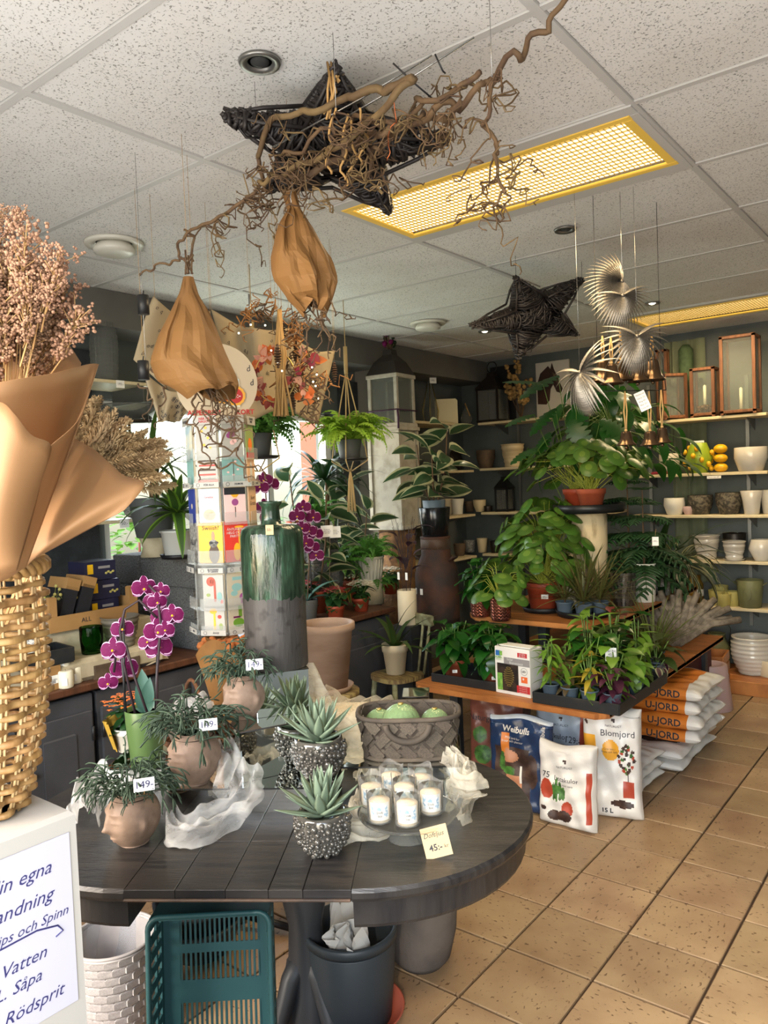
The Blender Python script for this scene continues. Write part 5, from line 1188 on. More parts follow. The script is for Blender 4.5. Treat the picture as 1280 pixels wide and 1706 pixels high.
G().lathe([(rC*.66, hC*.86), (rC*.69, hC*.87), (rC*.69, hC*.97), (rC*.66, hC*.98)], 32).build('neck_band', 'rust_metal', q)
for s in (-1, 1): G().tube([(s*rC*.8, -.02, hC*.74), (s*(rC*1.02), -.03, hC*.78), (s*(rC*1.02), .03, hC*.78), (s*rC*.8, .02, hC*.74)], .008, 6).build('handle', 'rust', q)
for a_, z_ in ((-2.2, .42), (-1.75, .42)):
    d_ = V((math.cos(a_), math.sin(a_), 0)); sticker(q, d_*(rC+.002)+V((0, 0, hC*z_)), d_, .024, .04)
q = thing('black_cachepot', 'glossy black plant pot on top of the milk can', 'pot', MC+V((0, 0, hC+.0005))); rB = sz(53, MC)/2; hB = sz(48, MC); mat('gloss_black', '121315', .18)
G().lathe(hollow(rB*.82, rB*.92, rB, hB, .006), 32).build('pot', 'gloss_black', q)
rubber('rubber_plant', 'variegated rubber plant in blue grey pot inside the black pot', MC+V((0, 0, hC+.04)), .46, 36, .27, ('plain', rB*.72, rB*.6, hB*1.05, 'nursery_grey'), .17)
# rubber plants by the window
for px, py, x, H, n, lab in ((505, 985, -3.48, .62, 36, 'variegated rubber plant in front of the window frame'), (565, 985, -3.62, .60, 36, 'variegated rubber plant under the hanging bright fern'), (545, 985, -3.72, .34, 24, 'low variegated rubber plant behind the fern')):
    p = PX(px, py, x); p.z = BZ; p.x += .12; rubber('rubber_plant', lab, p, H+.12, n, .215, ('rim', .08, .06, .14, 'terracotta'), .2)
q = thing('care_card', 'white plant care cards stuck in front of the window rubber plant', 'sign', PX(545, 885, -3.15))
for k in range(2): sticker(q, V((.0, .07*k, -.01*k)), (.9, -.5, .1), .075, .07, 'Krukvaxt\nvattna lagom\nljust lage', size=.010)
G().tube([(-.005, .03, -.02), (-.03, .03, q.location.z*-1+BZ+.12)], .002, 4).build('stick', 'stem_brown', q)
p = PX(610, 940, -3.66); p.z = BZ; q = thing('yucca_palm', 'dark strap leaved palm behind the hanging bright fern', 'potted plant', V((-3.72, 4.05, BZ))); pot(q, 'rim', .1, .08, .16, 'black_plastic')
G().tube([(0, 0, .12), (.02, 0, .55), (.02, .02, .85)], [.022, .018, .016], 8).build('trunk', 'stem_brown', q); rosette(q, .84, .50, .045, 34, 'leaf_dark', 'yucd', droop=1.5, e0=-.1, e1=1.4, r0=.02)
# white cylinder with bare purple plants
p = PT(680, 1040, 4.75); q = thing('plant_column', 'narrow dark column under the cream cylinder vase', 'pedestal', (p.x, p.y, 0)); G().box((0, 0, p.z/2), (.16, .16, p.z)).build('body', 'dark_steel', q)
r = sz(32, p)/2; h = sz(58, p); q = spot_('cylinder_vase', 'tall cream cylinder vase beside the milk can', 'vase', p+V((0, 0, .0005)), hollow(r, r, r, h, .006), 'pot_cream')
t = thing('dark_orchid', 'purple leaved plants with paper tags in the cream cylinder vase', 'plant', p+V((0, 0, .02))); mat('leaf_plum', '3b2530', .4); mat('stem_plum', '2a1c22', .6)
ps = []
for k in range(9):
    a = 2.4*k; e = V((.05*math.cos(a), .05*math.sin(a), h+.10+.03*k)); ps.append([V((.01*math.cos(a), .01*math.sin(a), .03)), V((e.x*.5, e.y*.5, h)), e])
    lf(t, lmesh('plum', 1, .34, 'ovate', 6, .3, 1.3, mats=('leaf_plum',)), e, sph(a, .9), (0, 0, 1), .15)
for k in range(16): a = 2.4*k; e = V((.08*math.cos(a), .08*math.sin(a), h+.30+.01*k)); ps.append([V((0, 0, .03)), V((0, 0, h+.1)), e])
stems(t, ps, .0025, 'stem_plum')
for k in range(2): sticker(t, V((-.02+.06*k, -.05, h+.07-.0*k)), (-.2, -1, 0), .02, .045)
# chair with cream pot
CH = PZ(662, 1122, .45); w_ = sz(80, CH); q = thing('child_chair', 'small old green wooden chair with worn seat holding a cream pot', 'chair', (CH.x, CH.y, 0), -.25)
G().prism([(.5*w_*math.copysign(abs(math.cos(a))**.7, math.cos(a)), .5*w_*math.copysign(abs(math.sin(a))**.7, math.sin(a))) for a in [2*PI*k/28 for k in range(28)]], .425, .45).build('seat', 'seat_worn', q)
for sx in (-1, 1):
    for sy in (-1, 1): G().tube([(sx*w_*.33, sy*w_*.33, .43), (sx*w_*.46, sy*w_*.46, .0)], [.017, .013], 8).build('leg', 'chair_green', q)
    G().tube([(sx*w_*.40, -w_*.4, .2), (sx*w_*.40, w_*.4, .2)], .010, 6).build('stretcher', 'chair_green', q)
for sy in (-1, 1): G().tube([(-w_*.40, sy*w_*.4, .16), (w_*.40, sy*w_*.4, .16)], .010, 6).build('stretcher', 'chair_green', q)
for k in range(5): G().tube([(w_*(-.36+.18*k), w_*.42, .44), (w_*(-.42+.21*k), w_*.58, .74)], .009, 6).build('spindle', 'chair_green', q)
G().box((0, w_*.58, .76), (w_*1.02, .022, .07), bev=.008).build('top_rail', 'chair_green', q)
p = V((CH.x-.01, CH.y-.0, .4505)); q = thing('dracaena', 'cream pot of long drooping dracaena leaves on the old chair', 'potted plant', p); r = sz(43, p)/2; h = sz(50, p); pot(q, 'rim', r, r*.72, h, 'pot_cream')
rosette(q, h*.85, .36, .045, 13, 'leaf_dracaena', 'chairdr', droop=1.1, e0=.3, e1=1.5, edge=.65, m2='leaf_olive')
# terracotta planter on a stool
p = PT(548, 1150, 3.75); q = thing('wooden_stool', 'low stool under the large pale terracotta planter', 'stool', (p.x, p.y, 0)); G().lathe([(0, p.z-.03), (.15, p.z-.03), (.15, p.z), (0, p.z)], 24).build('seat', 'seat_worn', q)
for k in range(4): a = PI/4+k*PI/2; G().tube([(.10*math.cos(a), .10*math.sin(a), p.z-.02), (.14*math.cos(a), .14*math.sin(a), 0)], .014, 6).build('leg', 'chair_green', q)
r = sz(96, p)/2; h = sz(114, p); q = thing('terracotta_planter', 'large pale terracotta planter standing in its saucer behind the tulle', 'planter', p)
G().lathe([(0, 0), (r*.75, 0), (r*.88, .03), (r*.84, .03), (r*.7, .008), (0, .008)], 32).build('saucer', 'terracotta_pale', q)
G().lathe([(0, .009), (r*.66, .009), (r*.9, h*.88), (r*1.0, h*.9), (r*1.0, h*.99), (r*.97, h), (r*.88, h), (r*.85, h*.9), (r*.6, .03), (0, .03)], 40).build('body', 'terracotta_pale', q)
# white washed lanterns
def wwlantern(label, p, w_, h, tall, roof, glass=True):
    t = thing('white_lantern', label, 'lantern', p, .08); b = w_*.10
    for sx in (-1, 1):
        for sy in (-1, 1): G().box((sx*(w_/2-b/2), sy*(w_/2-b/2), h/2), (b, b, h), bev=.003).build('post', 'white_wash', t)
    for z, k, hh in ((.012, 1.08, .03), (h-.015, 1.06, .03)): G().box((0, 0, z), (w_*k, w_*k, hh), bev=.004).build('frame', 'white_wash', t)
    for sx, sy in ((1, 0), (-1, 0), (0, 1), (0, -1)): G().box((sx*(w_/2-b/2), sy*(w_/2-b/2), h/2), (.003 if sx else w_-2*b, .003 if sy else w_-2*b, h-.05)).build('glass', 'smoke_glass' if glass else 'white_wash', t)
    if roof:
        mat('lantern_roof', '2c2824', .6); G().lathe([(w_*.74, h), (w_*.5, h+roof*.5), (w_*.22, h+roof*.8), (w_*.2, h+roof), (0, h+roof)], 4, sm=False).build('roof', 'lantern_roof', t, M=MX.Rotation(PI/4, 4, 'Z'))
    return t
LP = V((-3.50, 4.60, 0)); d_ = dep(LP+V((0, 0, 1.6)))
zb = PT(675, 712, d_).z; zt_ = PT(675, 626, d_).z; wl = sz(78, LP+V((0, 0, 1.6)))*.72
q = thing('cork_block', 'rough brown cork bark column under the white cabinet lantern', 'bark', (LP.x, LP.y, 0)); G().lathe([(.14, 0), (.15, .4), (.13, .8), (.14, PT(675, 880, d_).z), (0, PT(675, 880, d_).z)], 14).build('bark', 'cork', q)
z0 = PT(675, 880, d_).z
wwlantern('big white washed cabinet lantern below the glazed white lantern', V((LP.x, LP.y, z0+.0005)), wl*1.1, zb-z0-.001, True, 0, False)
wwlantern('white washed glass lantern with dark roof and purple cord', V((LP.x, LP.y, zb)), wl, zt_-zb, True, sz(42, LP+V((0, 0, 1.6)))*1.0)
mat('cord_purple', '3d1f3a', .8)
q = tag(G().tube([(a*wl*.54, b*wl*.54, 0) for a, b in ((-1, -1), (1, -1), (1, 1), (-1, 1))], .005, 5, closed=True).tube([(wl*.54, -wl*.55, 0), (wl*.58, -wl*.58, -.06), (wl*.57, -wl*.58, -.14)], .008, 5).build('tied_ribbon', 'cord_purple', M=MX.Translation((LP.x, LP.y, zb+.12)) @ MX.Rotation(.08, 4, 'Z')), 'purple ribbon tied round the white glass lantern', 'ribbon')
q = thing('dried_bunch', 'bunch of dark dried flowers lying on the lantern roof', 'dried flowers', (LP.x, LP.y, zt_+sz(42, LP+V((0, 0, 1.6)))))
for k in range(16):
    a = rnd.uniform(0, 6.28); e = V((.09*math.cos(a)*rnd.random(), .09*math.sin(a)*rnd.random(), .03+.10*rnd.random())); G().tube([(0, 0, 0), e], .004, 4).build('stem', 'stem_brown', q); G().ball(e, rnd.uniform(.012, .022), 6, 4).build('flower_head', 'petal_wine' if k % 2 else 'leaf_dark', q)
# hanging ferns in macrame
mat('rope', 'b39a6b', .85); mat('dish_black', '1f2021', .4)
def hangfern(label, p, top, L, n, m, pr=.075, tail=False):
    t = thing('hanging_fern', label, 'hanging plant', p, 0, group='hanging ferns in rope hangers'); pot(t, 'plain', pr, pr*.75, pr*1.5, 'grey_pot', z=.012)
    G().lathe([(0, 0), (pr*1.2, 0), (pr*1.5, .015), (pr*1.4, .015), (pr, .006), (0, .006)], 28).build('dish', 'dish_black', t)
    fern(t, pr*1.4, L, n, m); kn = V(top)-V(p); z1 = pr*1.5+.42
    kx = V((kn.x*.0, kn.y*.0, z1))
    for k in range(4):
        a = k*PI/2+.5; r = pr*1.25; G().tube([kx, V((r*.6*math.cos(a), r*.6*math.sin(a), z1*.5)), V((r*math.cos(a), r*math.sin(a), pr*1.2)), V((r*1.15*math.cos(a), r*1.15*math.sin(a), 0)), V((.01*math.cos(a), .01*math.sin(a), -.06))], .004, 5).build('rope', 'rope', t)
    G().tube([kx, kx.lerp(kn, .5), kn], .003, 4).build('hanger_wire', 'rope', t); G().tube([kx+V((0, 0, .14)), kx+V((0, 0, -.02))], .012, 8).build('knot', 'rope', t)
    if tail: 
        for k in range(8): a = k*.8; G().tube([(.0, 0, -.05), (.012*math.cos(a), .012*math.sin(a), -.12), (.025*math.cos(a), .025*math.sin(a), -.30)], .004, 4).build('tassel', 'rope', t)
    return t
p = PT(583, 768, 4.55); hangfern('bright green fern hanging in knotted rope with a long tassel', p, (p.x, p.y, CZ), .31, 80, 'leaf_fern_bright', tail=True)
p = PT(430, 765, 3.75); hangfern('fern in grey pot on black dish hanging beside the card stand', p, (p.x, p.y, CZ), .29, 80, 'leaf_fern')
# ============================================================ the display on the oval table
mat('face_clay', '836d5d', .6, c2='776252', ns=7); mat('tag_white', 'e9e9ea', .5)
mat('bubble_glaze', '4a4844', .12, .35, c2='5a5751', ns=20, coat=.6); mat('tulle_white', 'e8e8e6', .8, alpha=.26, tl=.35); mat('tulle_cream', 'e2dccb', .8, alpha=.34, tl=.35)
def sheer(nm):
    m = MATS[nm]; n = m.node_tree.nodes; L = m.node_tree.links; tc = n.new('ShaderNodeTexCoord'); mp = n.new('ShaderNodeMapping'); mp.inputs['Scale'].default_value = (1, 1, 2.2)
    t = n.new('ShaderNodeTexNoise'); t.inputs['Scale'].default_value = 14; t.inputs['Detail'].default_value = 3; t.inputs['Distortion'].default_value = .8
    mr = n.new('ShaderNodeMapRange'); mr.inputs[1].default_value = .35; mr.inputs[2].default_value = .68; mr.inputs[3].default_value = .25; mr.inputs[4].default_value = .52
    tr = n.new('ShaderNodeBsdfTransparent'); mi = n.new('ShaderNodeMixShader'); out = n['Material Output']; src = out.inputs[0].links[0].from_socket
    L.new(tc.outputs['Object'], mp.inputs[0]); L.new(mp.outputs[0], t.inputs['Vector']); L.new(t.outputs[0], mr.inputs[0]); L.new(mr.outputs[0], mi.inputs[0]); L.new(tr.outputs[0], mi.inputs[1]); L.new(src, mi.inputs[2]); L.new(mi.outputs[0], out.inputs[0])
    n['Principled BSDF'].inputs['Alpha'].default_value = 1
sheer('tulle_white'); sheer('tulle_cream')
mat('green_pot', '4b6238', .3); mat('wrap_yellow', 'b3903a', .35); mat('stick', 'b08a58', .7); mat('bark_brown', '6b452a', .85, c2='4d3220', ns=20); mat('basket_strip', '4f463b', .8, c2='3d362e', ns=14, rv=.14); mat('basket_dark', '3c332b', .85)
mat('kraft_tag', 'b99f78', .7); mat('label_print', '7fa0b8', .6, c2='e8e6e0', ns=120, lo=.42, hi=.58); mat('candle_pink', 'e2c7a8', .55)
def onT(px, py, z, r): p = PZ(px, py, z); d = fwd.copy(); d.z = 0; p = p+d.normalized()*r; p.z = z+.0006; return p
def mirror_box(label, c, w_, d, h, rz=TA):
    t = thing('mirror_riser', label, 'display riser', c, rz, group='mirrored display risers'); 
    G().box((0, 0, h/2), (w_-.008, d-.008, h-.004)).build('core', 'mirror_edge', t)
    for sy in (-1, 1): G().box((0, sy*(d/2-.002), h/2), (w_-.004, .004, h)).build('mirror_panel', 'mirror', t)
    for sx in (-1, 1): G().box((sx*(w_/2-.002), 0, h/2), (.004, d-.010, h)).build('mirror_panel', 'mirror', t)
    G().box((0, 0, h+.0015), (w_, d, .003)).build('mirror_panel', 'mirror', t)
    G().tube([(a*w_/2, b*d/2, h+.001) for a, b in ((-1, -1), (1, -1), (1, 1), (-1, 1))], .0022, 4, closed=True).build('edge_trim', 'black_metal', t)
    return t
def TB(d0, d1, n0, n1, z): return T((d0+d1)/2, (n0+n1)/2, z)
TT = TZ+.0006
mirror_box('low mirrored riser under the orchid pot', TB(-1.0, -.79, 2.13, 2.36, TT), .21, .23, .062)
mirror_box('low mirrored riser under the middle head planter', TB(-.785, -.31, 1.977, 2.40, TT), .475, .42, .062)
b2 = V((-1.568, 1.371, 0)); u2 = V((math.cos(math.radians(66)), math.sin(math.radians(66)), 0)); n2 = V((-u2.y, u2.x, 0))
B2C = V((-1.585, 1.355, .8065))+u2*.11+n2*.10
mirror_box('cube shaped mirrored riser reflecting the agave', B2C, .22, .19, .135, math.radians(66))
Z2B = .8065+.138+.0006
B3 = PZ(457, 1190, .945); B3 = B3+V((-.03, .05, 0)); B3.z = Z2B
mirror_box('mirrored riser under the tall green vase', B3, .155, .14, .125, TA+.4)
Z3B = Z2B+.128+.0006
# tall two tone vase
def vase_mat():
    m = mat('vase_glaze', '2f5a45', .12, coat=0); n = m.node_tree.nodes; L = m.node_tree.links; b = n['Principled BSDF']
    tc = n.new('ShaderNodeTexCoord'); sx = n.new('ShaderNodeSeparateXYZ'); L.new(tc.outputs['Object'], sx.inputs[0])
    mp = n.new('ShaderNodeMapping'); mp.inputs['Scale'].default_value = (1, 1, .18); L.new(tc.outputs['Object'], mp.inputs[0])
    t = n.new('ShaderNodeTexNoise'); t.inputs['Scale'].default_value = 60; t.inputs['Detail'].default_value = 5; L.new(mp.outputs[0], t.inputs['Vector'])
    r = n.new('ShaderNodeValToRGB'); e = r.color_ramp.elements; e[0].position = .35; e[0].color = lin('17241a'); e[1].position = .7; e[1].color = lin('35523f'); e.new(.52).color = lin('28382a'); L.new(t.outputs[0], r.inputs[0])
    t2 = n.new('ShaderNodeTexNoise'); t2.inputs['Scale'].default_value = 70; L.new(tc.outputs['Object'], t2.inputs['Vector'])
    ma = n.new('ShaderNodeMath'); ma.operation = 'MULTIPLY_ADD'; ma.inputs[1].default_value = .03; L.new(t2.outputs[0], ma.inputs[0]); L.new(sx.outputs['Z'], ma.inputs[2])
    st = n.new('ShaderNodeMath'); st.operation = 'GREATER_THAN'; st.inputs[1].default_value = VH*.50+.015; L.new(ma.outputs[0], st.inputs[0])
    g2 = n.new('ShaderNodeTexNoise'); g2.inputs['Scale'].default_value = 22; L.new(tc.outputs['Object'], g2.inputs['Vector'])
    r2 = n.new('ShaderNodeValToRGB'); r2.color_ramp.elements[0].position = .33; r2.color_ramp.elements[0].color = lin('24211f'); r2.color_ramp.elements[1].position = .42; r2.color_ramp.elements[1].color = lin('3c3937'); L.new(g2.outputs[0], r2.inputs[0])
    mi = n.new('ShaderNodeMix'); mi.data_type = 'RGBA'; L.new(st.outputs[0], mi.inputs['Factor']); L.new(r2.outputs[0], mi.inputs['A']); L.new(r.outputs[0], mi.inputs['B']); L.new(mi.outputs['Result'], b.inputs['Base Color'])
    mr = n.new('ShaderNodeMapRange'); mr.inputs[3].default_value = .5; mr.inputs[4].default_value = .1; L.new(st.outputs[0], mr.inputs[0]); L.new(mr.outputs[0], b.inputs['Roughness']); pass
    bpn = n.new('ShaderNodeBump'); bpn.inputs['Strength'].default_value = .7; bpn.inputs['Distance'].default_value = .004; L.new(t.outputs[0], bpn.inputs['Height']); L.new(bpn.outputs[0], b.inputs['Normal'])
VC = V((B3.x, B3.y, Z3B)); VD = dep(VC); VR = 52*VD/F; VH = 234*VD/F
vase_mat()
q = thing('tall_vase', 'tall green glazed vase with matt grey lower half', 'vase', VC)
G().lathe([(0, 0), (VR*.96, 0), (VR*.99, .004), (VR*.985, VH*.3), (VR, VH*.52), (VR*1.0, VH*.93), (VR*.95, VH*.975), (VR*.82, VH), (VR*.33, VH*1.008), (VR*.30, VH*1.05), (VR*.28, VH*1.13), (VR*.37, VH*1.155), (VR*.37, VH*1.17), (VR*.22, VH*1.165), (VR*.2, VH*1.05), (0, VH*1.03)], 56).build('body', 'vase_glaze', q)
sticker(q, V((VR*.72, -VR*.75, VH*.98)), (.6, -.8, .1), .022, .028, '50:-', 'kraft_tag', size=.011)
# ------------------------------------------------ head planters with rhipsalis
def head_mesh():
    g = G(); nu, nv = 72, 44
    def fn(u, v):
        a = 2*PI*u-PI; z = v; r = math.sin(PI*(.10+.78*v))**.62*(.94+.06*v)           # a faces +x at a = 0
        def bmp(a0, z0, sa, sz_, h): return 1.45*h*math.exp(-((a-a0)/sa)**2-((z-z0)/sz_)**2)
        d = bmp(0, .50, .10, .16, .07)+bmp(0, .40, .15, .06, .10)+bmp(.0, .20, .25, .028, .05)+bmp(0, .145, .22, .03, .05)-bmp(0, .172, .24, .010, .035)
        d += bmp(0, .05, .3, .07, .04)
        for s in (-1, 1): d += -bmp(.42*s, .56, .22, .10, .055)+bmp(.42*s, .55, .17, .055, .045)+bmp(.40*s, .72, .32, .04, .035)-bmp(.42*s, .525, .16, .012, .018)+bmp(1.55*s, .46, .10, .13, .07)
        r = r*.5+d*.55
        return (r*math.cos(a), r*.95*math.sin(a), z*.92)
    g.grid(fn, nu, nv); g.lathe([(0, .005), (.26, 0)], 24); return g.mesh('head_pot', 'face_clay')
HEAD = head_mesh()
def rhip_mesh(v):
    k = ('rhip', v)
    if k not in MESH:
        r = random.Random(v+40); g = G()
        def grow(p, d, L, depth):
            pts = [p]; q_ = p
            for i in range(4):
                d = (d+V((r.uniform(-.22, .22), r.uniform(-.22, .22), r.uniform(-.22, .10)-.16*depth))).normalized(); q_ = q_+d*L/4; pts.append(q_)
            g.tube(pts, [.013, .016, .016, .015, .007], 4)
            if depth < 2:
                for s in range(2 if depth else 3): grow(q_, (d+V((r.uniform(-.9, .9), r.uniform(-.9, .9), r.uniform(-.6, .35)))).normalized(), L*r.uniform(.55, .85), depth+1)
        grow(V((0, 0, 0)), V((1, 0, .45)).normalized(), .46, 0); MESH[k] = g.mesh('strand', 'leaf_rhipsalis')
    return MESH[k]
def headpot(label, p, D, yaw, tagpos, txt, n=52):
    t = thing('head_planter', label, 'planter', p, yaw, group='clay head planters'); put('head', HEAD, t, M=MX.Diagonal((D, D, D, 1)))
    G().lathe([(0, D*.84), (D*.36, D*.84)], 20).build('soil', 'soil', t)
    q_ = thing('rhipsalis', 'mistletoe cactus over the '+label, 'plant', p+V((0, 0, D*.85)), group='mistletoe cacti in head planters')
    for i in range(n):
        a = i*2.399; e = rnd.uniform(-.1, 1.0) if i % 3 else rnd.uniform(.3, 1.3)
        lf(q_, rhip_mesh(i % 5), (D*.30*math.cos(a)*rnd.random(), D*.30*math.sin(a)*rnd.random(), 0), sph(a, e), (0, 0, 1), D*rnd.uniform(.62, 1.1), 'strand')
    tp = V(tagpos)-V(p); s = thing('price_sign', 'white 149 card in the '+label, 'sign', tagpos, group='149 price cards')
    n_ = tocam(tagpos); sticker(s, V((0, 0, 0)), n_, .047, .030, txt, 'tag_white', 'ink_blue', size=.024)
    G().tube([V((0, 0, -.008))-n_*.002, V((0, 0, p.z+D*.86-tagpos.z))-n_*.08], .0014, 5).build('stick', 'stick', s)
    return t
yawc = math.atan2(-fwd.y, -fwd.x)
p1 = onT(212, 1420, TZ, .055); headpot('foremost clay head planter on bare table wood', p1, .138, yawc-.8, PT(240, 1307, dep(p1)-.10), '149-')
p2 = onT(318, 1316, .805, .055); p2.z = .8062+.001; headpot('middle clay head planter on the low mirror riser', p2, .15, yawc-.8, PT(347, 1207, dep(p2)-.09), '149-')
p3 = PZ(408, 1208, Z2B); p3 = p3+V((-.05, .03, 0)); p3 = V((B2C.x-.055, B2C.y-.03, Z2B)); headpot('highest clay head planter beside the tall green vase', p3, .135, yawc-.8, PT(424, 1107, dep(p3)-.09), '149-')
# ------------------------------------------------ bubble pots with agaves
BUB = G().ball((0, 0, 0), 1, 12, 8).mesh('bubble', 'bubble_glaze')
def agave_leaf():
    if 'agl' not in MESH:
        g = G(); n = 8; k = 6; vs = []
        for i in range(n+1):
            t = i/n; w = .17*(1-t**1.6)*(.62+.8*t-.3*t*t)+.004; h = .055*(1-t)**.8+.004; z = .10*t*t-.0*t; x = t
            for j in range(k):
                a = 2*PI*j/k; vs.append((x, w*math.cos(a), z+(h*math.sin(a) if math.sin(a) < 0 else h*.15*math.sin(a))+abs(math.cos(a))*w*.35))
        fs = [(i*k+j, i*k+(j+1) % k, (i+1)*k+(j+1) % k, (i+1)*k+j) for i in range(n) for j in range(k)]+[tuple(range(k-1, -1, -1)), tuple(n*k+j for j in range(k))]
        g.add(vs, fs); MESH['agl'] = g.mesh('leaf', 'leaf_agave')
    return MESH['agl']
def agave(label, p, r, h, seed):
    rr = random.Random(seed); t = thing('bubble_pot', label, 'pot', p, group='grey bubble pots')
    pr = [(0, 0), (r*.45, 0), (r*.62, h*.12), (r*.86, h*.42), (r*.92, h*.68), (r*.86, h*.92), (r*.82, h), (r*.76, h), (r*.78, h*.8), (0, h*.78)]
    G().lathe(pr, 36).build('body', 'bubble_glaze', t)
    def R_(z):
        for (a, b), (c, d) in zip(pr[1:6], pr[2:7]):
            if b <= z <= d: return a+(c-a)*(z-b)/(d-b+1e-9)
        return r*.8
    placed = []
    for s, n in ((.115, 34), (.085, 60), (.06, 110), (.04, 150)):
        for k in range(n):
            for tr in range(12):
                a = rr.uniform(0, 2*PI); z = h*rr.uniform(.03, .9); q_ = V((R_(z)*math.cos(a), R_(z)*math.sin(a), z)); b = r*s*rr.uniform(.9, 1.15)
                if all((q_-c).length > (b+d)*.82 for c, d in placed): placed.append((q_, b)); break
    for q_, b in placed[:290]: put('bubble', BUB, t, M=MX.Translation(q_) @ MX.Diagonal((b, b, b, 1)))
    a_ = thing('agave', 'agave growing in the '+label, 'succulent', p+V((0, 0, h*.82)), rr.uniform(0, 6), group='agaves in bubble pots')
    for i in range(34):
        f = i/33; e = .22+1.28*f**.9; L = r*(1.62-.35*f)*rr.uniform(.9, 1.08); lf(a_, agave_leaf(), (.008*math.cos(i*2.399), .008*math.sin(i*2.399), .004+.02*f), sph(i*2.399, e), (0, 0, 1), L)
    return t
pB = onT(537, 1434, TZ, .045); agave('grey bubble pot at the table front edge', pB, .070, .098, 1)
pA = onT(531, 1303, .805, .045); pA.z = .8062+.0012; agave('grey bubble pot on the low mirror riser behind the other', pA, .078, .108, 2)
# ------------------------------------------------ orchid in green pot
pO = onT(236, 1278, .805, .05); pO.z = .8062+.0008
q = thing('purple_orchid', 'tall purple orchid with white rimmed petals in green pot', 'potted plant', pO); rO = 32*dep(pO)/F; hO = 88*dep(pO)/F
G().lathe(hollow(rO*.80, rO*.93, rO, hO, .004), 36).build('pot', 'green_pot', q); G().lathe([(0, hO*.9), (rO*.95, hO*.9)], 20).build('bark', 'bark_brown', q)
for px, py, L, W_, up_ in ((238, 1120, .20, .075, 1), (252, 1135, .18, .07, 1), (225, 1190, .13, .05, .6), (240, 1200, .14, .055, .5), (262, 1175, .14, .055, .8)):
    e = PT(px, py, dep(pO)-.02)-pO; b = V((0, 0, hO*.92)); lf(q, lmesh('orlb', 1, .40, 'ovate', 8, .28, .35, mats=('leaf_orchid',)), b, (e-b)+V((0, 0, .02)), tocam(pO)+V((.2, 0, .4)), (e-b).length*1.05)
dO = dep(pO)-.03
def P_(x, y, t=0): return PT(x, y, dO+t)-pO
for pts in (((228, 1200), (205, 1100), (200, 1050), (208, 1015), (232, 1000), (262, 1030)), ((262, 1190), (262, 1120), (268, 1040), (262, 990), (248, 975)), ((250, 1200), (225, 1130), (210, 1075), (196, 1060), (190, 1120))):
    G().tube([P_(*a) for a in pts], .0038, 6).build('flower_stem', 'stem_plum', q)
for a, b in (((212, 1210), (200, 1060)), ((258, 1205), (262, 1090)), ((208, 1200), (206, 1030))): G().tube([P_(*a), P_(*b)], .003, 6).build('support_stick', 'black_plastic', q)
for x, y, s in ((240, 980, .075), (256, 1003, .07), (262, 1003, .06), (273, 1028, .08), (287, 1025, .07), (263, 1052, .085), (275, 1050, .06), (265, 1078, .085), (246, 1070, .06), (204, 1048, .07), (188, 1083, .075), (196, 1088, .06), (207, 1115, .085), (180, 1138, .06), (268, 985, .055)):
    pp = P_(x, y, rnd.uniform(-.03, .02)); blossom(q, pp, tocam(pp+pO)+V((rnd.uniform(-.45, .45), rnd.uniform(-.2, .1), rnd.uniform(-.25, .3))), s)
# kalanchoe and twig basket behind it
p = onT(207, 1262, TZ, .07); p.z = TT; k_ = kalanchoe('orange flowering kalanchoe in white pot with yellow wrap behind the orchid', p, 'flower_orange', 'pot_white', .95, None)
G().grid(lambda u, v: ((.05+.03*v+.006*math.sin(u*40))*math.cos(2*PI*u*.6+2.2), (.05+.03*v+.006*math.sin(u*40))*math.sin(2*PI*u*.6+2.2), .01+.10*v), 30, 4).build('wrapper', 'wrap_yellow', k_)
p = T(-.80, 2.42, TT); q = thing('vine_basket', 'brown vine basket with handle and paper tag behind the orchid', 'basket', p+V((.02, -.05, 0)))
for k in range(9):
    r = .075+.012*math.sin(k*1.7); G().tube([((r+.006*math.sin(a*7+k))*math.cos(a), (r+.006*math.sin(a*6+k*2))*math.sin(a), .02+.011*k+.008*math.sin(a*3+k)) for a in [2*PI*i/30 for i in range(30)]], .007, 5, closed=True).build('vine', 'bark_brown', q)
G().tube(arc((-.07, 0, .1), (.07, 0, .1), .16, 12), .006, 6).build('handle', 'bark_brown', q); G().lathe([(0, .01), (.07, .01)], 20).build('base', 'bark_brown', q)
sticker(q, V((.02, -.085, .10)), (.1, -1, .3), .025, .05)
